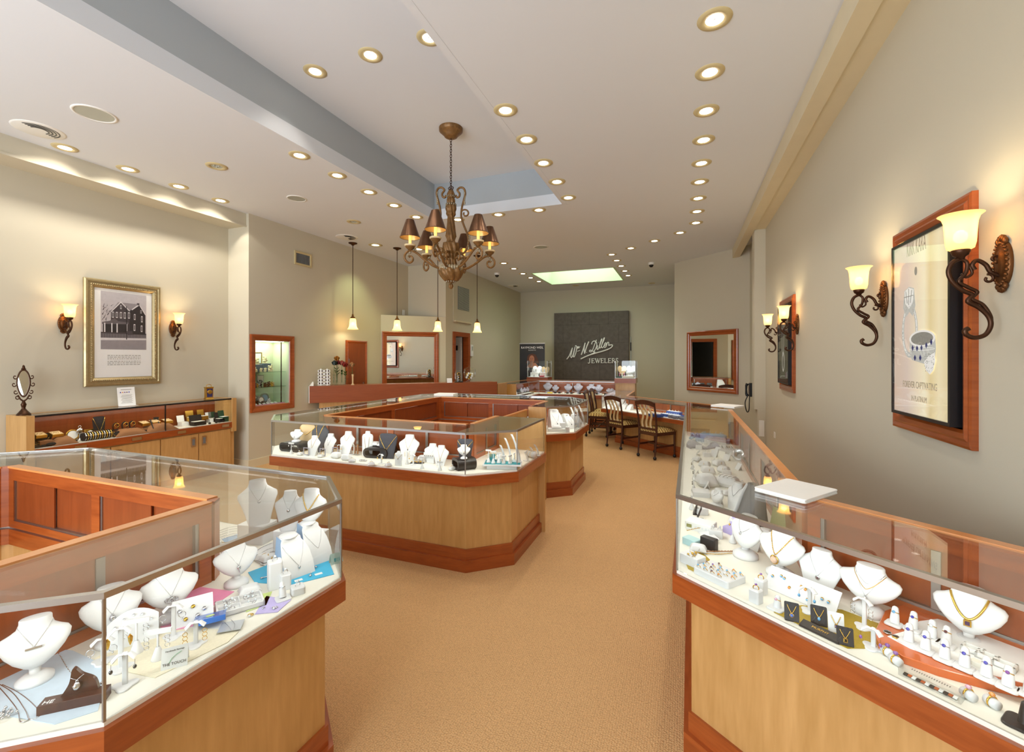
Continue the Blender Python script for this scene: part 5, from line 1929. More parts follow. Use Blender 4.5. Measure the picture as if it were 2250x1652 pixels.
for k, (u, v, m2) in enumerate([(-.035, .05, SILVER), (0, .055, GOLD), (.03, .04, SILVER), (.012, .025, SILVER), (-.02, .022, GOLD)]):
    o = MB().at((0, 0, 0), 90 - 40).lathe([(0, .0015), (.006, .0015), (.006, 0), (0, 0)], 14).build('disc_pendant', m2, None, f(u, v), 58)
    tag(o, 'small disc pendant pinned on the white leaning pad', 'pendant', 'disc pendants on the leaning pad')
x, y, z = S(293, 1418)
f = slope_panel(x, y, z, 60, .12, .10, 'white curved-top earring panel with round studs', None, 18, .28, name='earring_display')
for k, (u, v) in enumerate([(-.042, .062), (-.022, .078), (-.0, .084), (.02, .08), (.042, .06), (-.03, .045), (.035, .04)]):
    stud(f(u, v), 60, 'small pearl stud on the curved earring panel', SILVER, DIAM, .0038, 'studs on the curved earring panel')
for px, py, h, lab, el, ek in ((265, 1470, .115, 'tall white clover-foot earring stand beside the front glass joint', 'two-tone drop earrings on the tall stand beside the glass joint', ('leaf', GOLD)),
                               (274, 1508, .088, 'white clover-foot earring stand nearest the front glass', 'dark rimmed teardrop earrings on the stand nearest the glass', ('drop', SILVER, ONYX)),
                               (227, 1455, .07, 'short white clover-foot earring stand behind the front glass joint', 'round silver stud earrings on the short stand behind the joint', ('hoop', SILVER)),
                               (381, 1400, .10, 'white clover-foot earring stand with large hoops', 'large thin silver hoop earrings on the clover stand', ('hoop', SILVER)),
                               (430, 1418, .072, 'white clover-foot earring stand below the blue folder', 'gold open drop earrings below the blue folder', ('chain', GOLD))):
    x, y, z = S(px, py)
    clover_stand(x, y, z, 50, h, lab, ek, el)
for px, py, h, lab, el in ((300, 1434, .10, 'white T-bar earring stand before the curved earring panel', 'silver linked ring earrings on the T-bar before the curved panel'),
                           (347, 1448, .085, 'white T-bar earring stand behind the tent card', 'small silver leaf earrings on the T-bar behind the tent card')):
    x, y, z = S(px, py)
    tbar_stand(x, y, z, 40, h, lab, .065, None, ('chain', SILVER), el)
x, y, z = S(385, 1460)
t = thing('tent_card', 'white tent card reading THE TOUCH by the front glass', 'sign', (x, y, z), 50)
MB().add([(-.03, -.018, 0), (.03, -.018, 0), (.03, .0, .052), (-.03, .0, .052), (-.03, .018, 0), (.03, .018, 0)], [[0, 1, 2, 3], [3, 2, 5, 4], [1, 0, 3, 2], [4, 5, 2, 3]]).build('card', WPAPER, t)
mb = MB().at((0, -.0155, .010), 71); mb.text('THE TOUCH', .0095, .0002)
mb.at((0, -.0045, .042), 71); mb.text('Handmade Earrings', .0055, .0002)
mb.build('lettering', INK, t)
MB().tube([(-.012, -.014, .016), (-.006, -.011, .026), (.004, -.0085, .033), (.016, -.0065, .038)], .0006, 5).build('drawing', pm('green_ink', '5AA870', .6), t)
# dark wood sign block with a silver heart
x, y, z = S(165, 1548)
t = thing('wooden_display_block', 'dark wooden block display with curved back and white letters HE', 'display block', (x, y, z), 42)
MB().box(-.065, .065, -.017, .017, 0, .024, .001).build('base_block', DARKW, t)
pts = smooth_path([(-.03, .024, 0), (-.014, .052, 0), (-.006, .088, 0), (.012, .07, 0), (.036, .052, 0), (.044, .024, 0)], 5)
mb = MB()
n = len(pts)
mb.add([(a, .004, b) for a, b, _ in pts] + [(a, .014, b) for a, b, _ in pts], [list(range(n)), [2 * n - 1 - i for i in range(n)]] + [[i, n + i, n + (i + 1) % n, (i + 1) % n] for i in range(n)])
mb.build('curved_back', DARKW, t)
mb = MB().at((-.048, -.012, .0242), 0); mb.text('HE', .018, .0003); mb.build('lettering', WPAPER, t)
t = thing('heart_pendant', 'silver heart pendant hung on the dark wooden block', 'pendant', (x, y, z), 42)
mb = MB(); pendant_shape(mb, 'drop', .009, (.004, .002, .055)); mb.build('heart', [SILVER, SILVER], t)
MB().tube([(-.01, .003, .066), (.003, .0, .06), (.016, .003, .07)], .0007, 5).build('chain', SILVER, t)
chain_on([(122, 1424), (138, 1452), (155, 1478), (170, 1482), (205, 1495)], ZD, 'dark and silver linked bracelet trailing over the paisley cloth', SILVER, .001, 'bracelet_chain', None, .0022)
x, y, z = S(205, 1520)
o = MB()
for k in range(16):
    o.sphere((random.uniform(-.012, .012), random.uniform(-.02, .02), .004 + .002 * k), .004, 6)
o = o.build('charm_bracelet', SILVER, None, (x, y, z), 0)
tag(o, 'silver charm bracelet heaped on the end of the wooden block', 'bracelet')
for k, pts in enumerate(([(-5, 1508), (15, 1530), (38, 1560), (45, 1586), (62, 1582), (60, 1570)], [(0, 1505), (30, 1525), (55, 1560), (66, 1582), (90, 1572), (85, 1560)], [(5, 1505), (40, 1522), (70, 1545), (92, 1570)])):
    chain_on(pts, ZD, 'long silver snake chain laid on the paisley cloth', SILVER, .0012, 'chain_necklace', 'snake chains on the paisley cloth')
x, y, z = S(4, 1578)
o = MB()
for k in range(26):
    o.sphere((random.uniform(-.02, .02), random.uniform(-.02, .02), random.uniform(.003, .012)), .0035, 6)
tag(o.build('bead_bracelet', SILVER, None, (x, y, z)), 'heap of silver beads at the edge of the paisley cloth', 'bracelet')
# fan of chains, pads and stones toward the corner
for k, (a0, b0, a1, b1) in enumerate([(548, 1222, 610, 1190), (556, 1228, 618, 1198), (566, 1232, 622, 1206), (576, 1236, 625, 1212)]):
    chain_on([(a0, b0), ((a0 + a1) / 2, (b0 + b1) / 2 - 5), (a1, b1)], ZD + .004, 'silver chain laid on the white fan-shaped chain pad', SILVER, .0011, 'chain_necklace', 'chains on the fan pad', .0018)
mat_cloth([(540, 1222), (615, 1182), (632, 1212), (582, 1244)], ZD + .001, 'white fan-shaped chain pad behind the ring blocks', WHITE, 'chain_mat', .003, 'pad')
for (px, py), lab, mt in (((632, 1184), 'white shell-shaped heart box behind the blue-sided ramps', WHITE), ((608, 1178), 'white pebble-shaped ring holder beside the shell box', WHITE), ((645, 1202), 'dark slate stone under the blue-sided ramps', CHAR)):
    x, y, z = S(px, py)
    o = MB().sphere((0, 0, .016), .03, 14, .6).build('stone_display', mt, None, (x, y, z), 30)
    o.scale = (1.25, .85, 1)
    tag(o, lab, 'display stone')
mat_cloth([(488, 1185), (560, 1160), (585, 1178), (505, 1205)], ZD, 'sky blue cloth strip by the inner end of the aisle wing', BLUE)
for k in range(5):
    x, y, z = S(495 + 9 * k, 1172 + 3 * k)
    chain_on([(484, 1166 + 5 * k), (510, 1158 + 5 * k), (545, 1156 + 5 * k)], ZD + .002, 'silver link chain lying beside the sky blue cloth', SILVER, .0013, 'chain_necklace', 'link chains by the sky blue cloth', .002)
x, y, z = S(738, 1235)
t = thing('tent_card', 'pale green brochure card standing at the corner glass', 'sign', (x, y, z), 70)
MB().add([(-.025, -.014, 0), (.025, -.014, 0), (.025, 0, .04), (-.025, 0, .04), (-.025, .014, 0), (.025, .014, 0)], [[0, 1, 2, 3], [3, 2, 5, 4], [1, 0, 3, 2], [4, 5, 2, 3]]).build('card', pm('pale_green_card', 'CFE0D8', .6), t)
MB().at((0, -.011, .012), 71).box(-.012, .012, -.004, .01, 0, .0006).build('picture', TEAL, t)
for (px, py), lab in (((688, 1262), 'white price tag on the turquoise cloth by the farther ramp'), ((700, 1262), 'white price tag on the turquoise cloth near the brooch'), ((656, 1276), 'white price tag on the turquoise cloth behind the low block')):
    x, y, z = S(px, py - 22 if '62' in str(py) and px < 695 else py)
    tag(MB().box(-.014, .014, -.008, .008, 0, .001).build('price_tag', WPAPER, None, (x, y, z + .002), 60), lab, 'price tag')
for (px, py), lab in (((690, 1222), 'silver fish brooch lying by the farther ramp'), ((694, 1248), 'silver bar brooch lying on the turquoise cloth'), ((682, 1267), 'silver feather brooch lying on the turquoise cloth'), ((575, 1242), 'silver bird brooch lying at the inner edge of the turquoise cloth'), ((575, 1272), 'silver star brooch lying before the tall ring block')):
    x, y, z = S(px, py)
    mb = MB().sphere((0, 0, .003), .006, 8, .5)
    mb.tube([(.004, 0, .003), (.02, .004, .003), (.026, -.002, .003)], .0016, 5)
    tag(mb.build('brooch', SILVER, None, (x, y, z + .002), random.uniform(0, 180)), lab, 'brooch')
# back wing, seen through the glass top
for px, py, h, wd, rot, kind, lab in ((566, 1130, .20, .17, 160, 'easel', 'tall white easel bust in the back wing of the near island'),
                                      (638, 1148, .17, .13, 130, 'easel', 'white easel bust with a long chain near the back corner of the near island'),
                                      (684, 1150, .19, .145, 120, 'bowl', 'white bowl bust with two chunky chains in the back corner of the near island')):
    x, y, z = S(px, py)
    x, y = x * 1.54 / y, 1.54
    flat_box(x, y, z, 10, wd * .8, .10, .085, 'white riser block under the ' + lab.split(' in the')[0].split(' near')[0], WHITE, 'riser_block', 'display block')
    bb = bust(kind, x, y, z + .0855, rot - 100, h, wd, lab)
    necklace(bb, 'silver ' + ('double link' if kind == 'bowl' else 'pendant') + ' necklace on the ' + lab.split(' in the')[0].split(' near')[0].split(' with')[0] + (' at the corner' if kind == 'bowl' else ' toward the picture wall' if wd > .15 else ' by the corner'),
             GOLD if kind == 'bowl' else SILVER, .002 if kind == 'bowl' else .0008, .88, .55, 1.3, None if kind == 'bowl' else ('disc', .007, SILVER), .0035 if kind == 'bowl' else 0)
k = 0
for px, py, w_ in ((505, 1150, .07), (520, 1128, .06), (548, 1120, .06), (590, 1132, .07), (612, 1145, .06), (470, 1100, .07), (440, 1085, .07), (400, 1070, .07), (660, 1165, .06), (580, 1155, .07)):
    x, y, z = S(px, py + 22)
    x, y = x * 1.40 / y, 1.40
    k += 1
    pillow(x, y, z, 20 * k, w_, w_ * .7, .026, 'small white pillow in the back wing of the near island', None, 'pillows in the back wing')
    bracelet_over(x, y, z, 20 * k, w_, .024, 'link bracelet on a small pillow in the back wing', SILVER if k % 2 else GOLD, .0012, .0022, w_ * .3, 'bracelets in the back wing')
for k in range(6):
    a0 = 330 + 28 * k
    chain_on([(a0, 1178 + 4 * k), (a0 + 22, 1172 + 4 * k), (a0 + 50, 1172 + 5 * k)], ZD, 'gold and silver chain lying in the back wing of the near island', GOLD if k % 2 else SILVER, .0013, 'chain_necklace', 'chains in the back wing', .002)

# ------------------------------------------------------------------ contents of the middle island, front
def B_(px, py):
    x, y, z = S(px, py)
    lim = 3.17 if px < 1110 else 3.72
    f_ = min(1, lim / y)
    return x * f_, y * f_, z
x, y, z = B_(637, 992); riser(x, y + .06, z, 0, .24, .14, .08, 'low black rolled riser at the outer end of the middle island')
x, y, z = B_(640, 997)
tbar_stand(x, y, z, 0, .10, 'white T-bar earring stand before the low black riser', .06, None, ('drop', SILVER), 'small drop earrings on the T-bar before the low riser')
x, y, z = B_(642, 992)
b = bust('bowl', x, y + .06, z + .081, 0, .11, .15, 'small white bust standing on the low black riser'); necklace(b, 'fine silver necklace on the small bust atop the low riser', SILVER, .0008, .9, .5, 1.1, ('drop', .005, SILVER))
x, y, z = B_(664, 985)
b = bust('tall', x - .05, y + .12, z, 0, .22, .19, 'tan wooden bust with a gold collar far in the outer corner', BEIGE); necklace(b, 'wide gold collar on the tan bust', GOLD, .003, .9, .6, 1.5)
for px, py, kind, h, wd, mt, lab, nl, kw in (
        (697, 984, 'easel', .27, .20, CHAR, 'dark grey bust with a chunky gold chain behind two white busts', 'chunky gold chain on the dark grey bust', dict(metal=GOLD, r=.002, zl=.45, p=1.1, bead=.004)),
        (682, 1002, 'easel', .17, .145, WHITE, 'white easel bust between the dark grey bust and an earring frame', 'fine gold chain on the white bust between dark bust and frame', dict(metal=GOLD, zl=.4, p=1.1)),
        (718, 996, 'easel', .17, .145, WHITE, 'white easel bust just below the dark grey bust', 'fine silver chain on the white bust below the dark one', dict(zl=.45, p=1.2, pend=('drop', .004, SILVER))),
        (757, 990, 'easel', .20, .165, WHITE, 'white easel bust with bare chest before the door seam of the middle island', 'thin chain on the bust before the door seam', dict(metal=GOLD, zl=.6, p=1.4)),
        (800, 984, 'slab', .215, .11, WHITE, 'narrow upright white neck stand behind the wide black riser', 'long gold chain with two drops on the narrow upright neck stand', dict(metal=GOLD, r=.0012, zl=.18, p=3.0)),
        (846, 985, 'tall', .205, .19, CHAR, 'tall charcoal bust with a double gold chain behind the wide riser', 'double gold chain with round pendant on the tall charcoal bust', dict(metal=GOLD, r=.0018, zl=.35, p=1.1, zt=.93, pend=('disc', .010, SILVER))),
        (893, 992, 'easel', .21, .185, WHITE, 'white tilted bust right of the wide black riser', 'gold chain with dark drop on the tilted white bust', dict(metal=GOLD, zl=.45, p=1.2, pend=('drop', .005, ONYX))),
        (944, 1012, 'easel', .15, .15, WHITE, 'white easel bust behind the small earring rack', 'fine chain on the bust behind the earring rack', dict(zl=.5)),
        (963, 1024, 'easel', .155, .135, WHITE, 'white bust with two gold drops leaning right, beside the black corner riser', 'gold lariat on the bust beside the corner riser', dict(metal=GOLD, zl=.3, p=1.0, pend=('drop', .004, GOLD)))):
    x, y, z = B_(px, py)
    b = bust(kind, x, y + .05, z, 10 if 'right' in lab else 0, h, wd, lab, mt)
    kw = dict(dict(r=.001, zt=.9), **kw)
    necklace(b, nl, **kw)
x, y, z = B_(822, 1006)
riser(x, y + .09, z, 8, .225, .20, .085, 'wide black rolled riser carrying two pillows')
for dx, lab, bl in ((-.07, 'left', 'gold bangle on the pillow left on the wide riser'), (.035, 'right', 'thin gold bangle on the pillow right on the wide riser')):
    pillow(x + dx, y + .09, z + .086, 12, .10, .08, .035, f'white pillow on the wide black riser, the {lab} one of two')
    bracelet_over(x + dx, y + .09, z + .086, 12, .09, .031, bl, GOLD, .002, d=.03)
for px, py, w_, lab in ((669, 1002, .062, 'small grey square earring frame left of the white easel bust'), (705, 1004, .062, 'small grey square earring frame at the centre of the frame group'), (719, 992, .062, 'small grey square earring frame set behind the others'), (733, 1001, .062, 'small grey square earring frame beside the dark foot')):
    x, y, z = B_(px, py)
    t = thing('earring_holder', lab, 'earring stand', (x, y + .02, z), 0)
    frame_mb(w_, w_, [(0, -.003), (0, .003), (.005, .003), (.005, -.003)]).build('frame', GREYL, t).location.z = w_ / 2 + .008
    MB().box(-w_ * .3, w_ * .3, -.015, .015, 0, .008).build('foot', WHITE, t)
    earring_pair(x, y + .02, z, 0, (.014, 0, w_ * .85), 'gold bar earrings on the ' + lab[6:], ('chain', GOLD))
for px, py, lab in ((731, 1008, 'white pillow with gold bracelet below the earring frames'), (754, 1013, 'white pillow standing nearest the front glass of the middle island')):
    x, y, z = B_(px, py); pillow(x, y + .04, z, 0, .09, .06, .05, lab)
    bracelet_over(x, y + .04, z, 90, .08, .045, 'gold bracelet on the ' + lab, GOLD, .0015, d=.036)
x, y, z = B_(762, 993)
t = thing('earring_rack', 'arched white earring rack before the door seam of the middle island', 'earring stand', (x, y + .03, z), 0)
MB().tube(smooth_path([(-.05, 0, 0), (-.05, 0, .09), (0, 0, .115), (.05, 0, .09), (.05, 0, 0)]), .004, 6).box(-.055, .055, -.015, .015, 0, .006).build('rack', WHITE, t)
for q in range(4):
    earring_pair(x - .03 + .02 * q, y + .02, z, 0, (.0, 0, .095), 'slim drop earring on the arched rack', ('drop', SILVER)) if q < 3 else None
x, y, z = B_(776, 990)
t = thing('acrylic_bracelet_box', 'clear box holding a dark strap beside the arched rack', 'box', (x, y + .04, z), 0)
MB().box(-.035, .035, -.025, .025, 0, .11).build('box', GLASS, t); MB().tube([(-.015, 0, .01), (-.018, 0, .09), (.018, 0, .09), (.015, 0, .01)], .008, 6).build('strap', TAN, t)
x, y, z = B_(794, 1014)
t = MB()
for k in range(14):
    t.sphere((.03 * math.cos(k / 14 * 6.28), .018 * math.sin(k / 14 * 6.28), .006), .006, 7)
tag(t.build('coil_bracelet', SILVER, None, (x, y + .02, z)), 'silver bead bracelet coiled before the wide black riser', 'bracelet')
x, y, z = B_(873, 1024)
b = bust('slab', x, y + .02, z, 0, .115, .075, 'small white oval neck stand nearest the front glass'); necklace(b, 'tiny gold V necklace on the small oval neck stand', GOLD, .0009, .8, .5, 1.0, ('drop', .003, ONYX))
for px, py, h, lab, el, m2 in ((893, 1020, .11, 'white T-bar stand before the tilted bust', 'gold hoop earrings before the tilted bust', GOLD), (926, 1030, .095, 'slim white stand with a watch strap tag beside the earring rack', 'gold link earrings beside the earring rack', GOLD), (965, 1034, .07, 'short leaning white stand by the corner riser', 'silver link earrings by the corner riser', SILVER)):
    x, y, z = B_(px, py); tbar_stand(x, y + .01, z, 0, h, lab, .05, None, ('chain', m2), el)
x, y, z = B_(914, 1018)
flat_box(x, y + .02, z, 10, .11, .07, .004, 'dark grey card pad with gold brooches', CHAR, 'velvet_card', 'pad')
for k in range(6):
    mb = MB().sphere((0, 0, .005), .007, 7, .7).tube([(0, 0, .004), (.015, .004, .004)], .002, 5)
    tag(mb.build('gold_brooch', GOLD, None, (x - .04 + .016 * k, y + .02 + random.uniform(-.02, .02), z + .005), 40 * k), 'small gold brooch on the dark grey card pad', 'brooch', 'brooches on the dark card pad')
x, y, z = B_(880, 1010); pillow(x - .02, y + .05, z, 0, .08, .06, .04, 'white pillow half hidden behind the small oval neck stand')
x, y, z = B_(921, 1000); pillow(x, y + .06, z, 0, .09, .06, .045, 'white pillow behind the dark grey card pad')
x, y, z = B_(943, 1014)
t = thing('earring_rack', 'comb-shaped white earring rack with gold studs', 'earring stand', (x, y, z), 0)
MB().box(-.05, .05, -.004, .004, .055, .085, .001).box(-.05, -.042, -.01, .01, 0, .06).box(.042, .05, -.01, .01, 0, .06).build('rack', WHITE, t)
for q in range(5):
    stud((x - .036 + .018 * q, y - .006, z + .062), 0, 'gold stud on the comb-shaped rack', GOLD, ONYX, .004, 'studs on the comb rack')
x, y, z = B_(1008, 1035)
riser(x, y + .09, z, -42, .15, .15, .085, 'black rolled riser at the front corner of the middle island')
b = bust('tall', x - .01, y + .13, z + .086, 18, .135, .13, 'dark bust behind a small white bust on the corner riser', CHAR); necklace(b, 'gold chain on the dark bust of the corner riser', GOLD, .0015, .92, .4, 1.1)
b = bust('bowl', x + .015, y + .055, z + .086, 28, .105, .10, 'small white bust on the black corner riser'); necklace(b, 'fine chain with dark drop on the small corner bust', GOLD, .0008, .9, .45, 1.0, ('drop', .004, ONYX))
# teal earring tray and bracelet strips in the chamfered corner
x, y, z = B_(1096, 1014)
t = thing('earring_tray', 'white tray with teal felt raised on a white block', 'tray', (x, y + .08, z), 18)
MB().rbox(.24, .12, .028, .004, .001).build('block', WHITE, t)
MB().at((0, 0, .028)).rbox(.30, .17, .012, .004, .001).build('tray', WHITE, t)
MB().at((0, 0, .040)).rbox(.28, .15, .002, .003).build('felt', TEAL, t)
tz = z + .0425
tx, ty = x, y + .08
def T_(dx, dy):
    c, s = math.cos(R(18)), math.sin(R(18))
    return tx + c * dx - s * dy, ty + s * dx + c * dy
for k, (dx, dy, h) in enumerate([(-.11, -.02, .10), (-.07, -.045, .095), (-.03, -.03, .08), (.01, -.05, .06), (.06, -.045, .065), (.09, .01, .07)]):
    a_, b_ = T_(dx, dy)
    tbar_stand(a_, b_, tz, 20 * k, h, f'white earring stand on the teal tray, {ORD[k]} from the black corner riser', .045, None, ('chain', GOLD), f'gold link earrings on the {ORD[k]} stand of the teal tray')
for k, (dx, dy, h) in enumerate([(.0, .03, .13), (.045, .04, .185), (.10, .05, .215), (.125, .0, .12)]):
    a_, b_ = T_(dx, dy)
    strip(a_, b_, tz, 150, .022, h, f'white curved bracelet strip on the teal tray, {ORD[k]} by height order along the tray', None, 12, .22, None, f'gold bracelet on the {ORD[k]} curved strip of the teal tray')
a_, b_ = T_(-.07, .05); flat_box(a_, b_, tz, 18, .08, .02, .05, 'dark teal standing box at the back of the earring tray', TEAL)
a_, b_ = T_(-.03, .045); pillow(a_, b_, tz, 18, .08, .05, .05, 'white pillow at the back of the teal tray')
for px, py, h, lab in ((1168, 1006, .09, 'white leaning bracelet strip behind the corner glass, the shorter of two'), (1178, 1000, .10, 'white leaning bracelet strip behind the corner glass, the taller of two'), (1155, 1014, .075, 'white leaning strip before the roll of bracelets')):
    x, y, z = B_(px, py); strip(x, y + .03, z, 140, .025, h, lab, None, 12, .3, None, 'gold bracelet on the ' + lab, GOLD)
x, y, z = B_(1170, 1008)
o = MB().at((0, 0, .028), 90).lathe([(0, -.05), (.026, -.05), (.028, 0), (.026, .05), (0, .05)], 18).build('bracelet_roll', WHITE, None, (x - .03, y + .05, z), 60)
tag(o, 'white bracelet roll in the short aisle wing', 'bracelet roll')
for k in range(5):
    mb = MB().torus((0, 0, 0), .0295, .0018, 20, 6, 'Y')
    c, s = math.cos(R(60)), math.sin(R(60))
    q = -.036 + .018 * k
    tag(mb.build('bangle', GOLD if k % 2 else SILVER, None, (x - .03 - s * q, y + .05 + c * q, z + .028), 60), 'thin bangle on the white bracelet roll', 'bracelet', 'bangles on the white roll')

for k, (px, py, w_) in enumerate([(655, 1001, .05), (700, 1006, .045), (770, 1016, .06), (812, 1024, .06), (850, 1026, .055), (990, 1034, .05)]):
    x, y, z = B_(px, py)
    pillow(x, y + .02, z, 15 * k, w_, w_ * .75, .028, 'tiny white ring pillow along the front glass of the middle island', None, 'tiny ring pillows along the front glass')
    ring(x, y + .02, z + .030, 15 * k, 'gold ring on a tiny pillow along the front glass', DIAM, GOLD, 'gold rings on the tiny pillows', 40, 1.0)
for k, (px, py, h) in enumerate([(745, 1000, .09), (835, 1020, .08), (905, 1022, .085)]):
    x, y, z = B_(px, py)
    clover_stand(x, y + .015, z, 0, h, f'white clover-foot earring stand in the middle island, {ORD[k]} from its outer end', ('drop', GOLD), f'gold drop earrings on the {ORD[k]} clover stand of the middle island')

# ------------------------------------------------------------------ contents of the second wing of the middle island (C)
for px, py, w_, h, d, rot, lab in ((1216, 946, .16, .235, .17, 40, 'tall white stepped necklace ramp at the outer end of the second wing'), (1244, 944, .13, .17, .15, 60, 'white necklace ramp with dark stone behind the glass joint of the second wing'),
                                   (1264, 940, .11, .15, .14, 70, 'slim white necklace ramp toward the far corner of the second wing')):
    x, y, z = S(px, py); r_ = ramp(x - .02, y + .12, z, rot, w_, h, d, lab)
    necklace(r_, 'thin silver chain on the ' + lab.split(' white ')[0].replace('white', 'dark-stone') + ' white ramp in the second wing' if ' white ' in lab else 'thin silver chain on the ramp behind the glass joint of the second wing', SILVER, .001, .8, .35, 1.1, ('drop', .006, ONYX), width=.7)
x, y, z = S(1208, 935)
tbar_stand(x, y, z, 30, .15, 'white stand carrying long tan leather earrings', .04, None, ('drop', GOLD, TAN), 'long tan drop earrings on the stand in the second wing')
x, y, z = S(1222, 948); flat_box(x, y + .02, z, 15, .2, .1, .035, 'low white block with a bracelet pillow in the second wing', WHITE)
pillow(x, y + .02, z + .036, 15, .12, .07, .035, 'white pillow on the low block of the second wing')
x, y, z = S(1236, 947); flat_box(x, y, z, 20, .06, .05, .1, 'upright white ring block in the second wing', WHITE, 'ring_block', 'ring block')
x, y, z = S(1247, 949); flat_box(x, y, z, 20, .045, .045, .06, 'short white ring block beside the upright one', WHITE, 'ring_block', 'ring block')
for px, py, h, lab in ((1272, 938, .13, 'white curved bracelet strip at the far glass of the second wing'), (1280, 934, .10, 'short white bracelet strip at the far corner of the second wing')):
    x, y, z = S(px, py); strip(x - .03, y + .02, z, 120, .03, h, lab, None, 12, .3)
for k in range(3):
    strip(-1.36 + .06 * k, 5.76, ZD, 60, .03, .27, f'tall pale curved strip near the back edge of the second wing, {ORD[k]} of three', None, 12, .35, 'pale curved strips')

# ------------------------------------------------------------------ papers lying on glass tops
for (px, py, zt), w_, d_, rot, lab, th in (((1748, 1082, 1.047), .20, .26, -38, 'closed white folder on the corner of the long wall showcase', .016), ((1598, 894, 1.047), .27, .24, -30, 'open white binder on the far end of the long wall showcase', .02), ((980, 869, 1.047), .30, .22, 10, 'white and grey binder on the back corner of the middle island', .03)):
    x, y = spot(px, py, zt)
    t = thing('binder', lab, 'folder', (x, y, zt + .002), rot)
    MB().rbox(w_, d_, th * .3, .012, .001).build('back_cover', WPLAS, t)
    MB().at((0, 0, th * .3)).box(-w_ * .48, w_ * .48, -d_ * .48, d_ * .48, 0, th * .4).build('pages', WPAPER, t)
    MB().at((0, 0, th * .7)).rbox(w_, d_, th * .3, .012, .001).build('front_cover', WPAPER, t)

# ------------------------------------------------------------------ contents of the long wall showcase, diagonal front part
RD = -38
mat_cloth([(1700, 1345), (1760, 1330), (1850, 1340), (1935, 1372), (1955, 1400), (1905, 1425), (1862, 1425), (1780, 1385)], ZD, 'glittering gold paper mat under the black easels', pm('gold_glitter', 'C2A428', .35, .5, (420, .5), (500, .6)), 'glitter_mat')
mat_cloth([(1502, 1224), (1540, 1212), (1560, 1230), (1530, 1258), (1512, 1250)], ZD, 'gold glitter paper under the white ring tray', pm('gold_glitter_two', 'C8AA3A', .35, .5, (420, .5)), 'glitter_mat')
x, y, z = S(1580, 1268)
o = MB().rbox(.155, .115, .026, .012, .003).build('ring_tray', WHITE, None, (x, y, z), RD - 2)
tag(o, 'white padded ring tray with rows of colored gem rings', 'ring tray')
GEMS = [(TOPAZ, 'blue topaz'), (GARNET, 'dark garnet'), (CITRINE, 'orange citrine'), (AMETH, 'violet amethyst'), (DIAM, 'clear')]
q = 0
for j in range(4):
    for i in range(5):
        if (i, j) in ((0, 3), (4, 0), (2, 3)): continue
        gx, gy = -.06 + .03 * i + (.008 if j % 2 else 0), -.042 + .027 * j
        c, s = math.cos(R(RD)), math.sin(R(RD))
        g_, gn = GEMS[[0, 0, 1, 2, 0, 1, 0, 4, 2, 1, 3, 0][q % 12]]
        ring(x + c * gx - s * gy, y + s * gx + c * gy, z + .0285, RD + random.uniform(-25, 25), f'gold ring with {gn} stone in the white padded ring tray', g_, GOLD, f'{gn} rings in the white padded tray', 35, .85)
        q += 1
x, y, z = S(1522, 1238); flat_box(x, y, z, RD, .085, .062, .038, 'white box with scattered pendants at the aisle corner of the long showcase', WHITE)
for k in range(6):
    mb = MB().sphere((0, 0, .003), .005, 7, .6).tube([(0, 0, .003), (.02, .003, .003)], .001, 5)
    tag(mb.build('loose_pendant', GOLD, None, (x + random.uniform(-.025, .025), y + random.uniform(-.02, .02), z + .039), 57 * k), 'small gold pendant on the white corner box', 'pendant', 'pendants on the white corner box')
x, y, z = S(1520, 1196); flat_box(x, y, z, RD, .07, .05, .03, 'pale aqua box behind the white corner box', pm('aqua_card', 'B5D8DA', .6))
x, y, z = S(1558, 1205); flat_box(x, y, z, RD + 6, .07, .035, .05, 'black velvet pouch box with a silver clasp', BLACK)
x, y, z = S(1545, 1180)
slope_panel(x, y, z, -70, .14, .05, 'long white curved bracelet pad behind the black pouch box', None, 70)
chain_on([(1510, 1166), (1540, 1160), (1570, 1160)], ZD + .02, 'gold bracelet on the long white pad behind the pouch box', GOLD, .0014, 'bracelet', None, .0025)
chain_on([(1550, 1212), (1580, 1212), (1610, 1212)], ZD + .002, 'brown braided bracelet before the choker bust', TAN, .002, 'bracelet', None, .003)
chain_on([(1552, 1217), (1580, 1218), (1608, 1216)], ZD + .002, 'gold and dark bracelet beside the braided one', GOLD, .0014, 'bracelet', None, .002)
def D_bust(kind, px, py, h, wd, lab, rot=RD):
    x, y, z = S(px, py); return bust(kind, x, y, z, rot, h, wd, lab)
b = D_bust('bowl', 1645, 1222, .175, .185, 'white bust with dark-beaded choker behind the ring tray', -60); necklace(b, 'black and gold station choker on the bust behind the ring tray', SILVER, .0007, .86, .62, 1.6, ('leaf', .006, ONYX))
b = D_bust('bowl', 1720, 1262, .18, .185, 'white bust with pearl chain and heart locket', -45); necklace(b, 'white bead necklace with a large gold heart locket', GOLD, .0008, .9, .48, 1.2, ('heart', .015, PINK), .0028, gm=pm('cameo_shell', 'D9B8A0', .3, 0, (60, .3)))
b = D_bust('easel', 1806, 1296, .15, .155, 'white easel bust with a dark oval pendant behind the pendant panel', -35); necklace(b, 'thin chain with dark oval pendant on the easel bust', SILVER, .0006, .85, .42, 1.1, ('disc', .008, GARNET))
b = D_bust('bowl', 1912, 1343, .155, .175, 'white bust with several fine gold and silver strands', -35)
necklace(b, 'gold strand necklace, lowest on the multi-strand bust', GOLD, .001, .86, .56, 1.4); necklace(b, 'silver strand necklace, upper on the multi-strand bust', SILVER, .0006, .88, .66, 1.4, width=.98); necklace(b, 'silver chain with ball pendant on the multi-strand bust', SILVER, .0006, .9, .42, 1.1, ('drop', .006, SILVER))
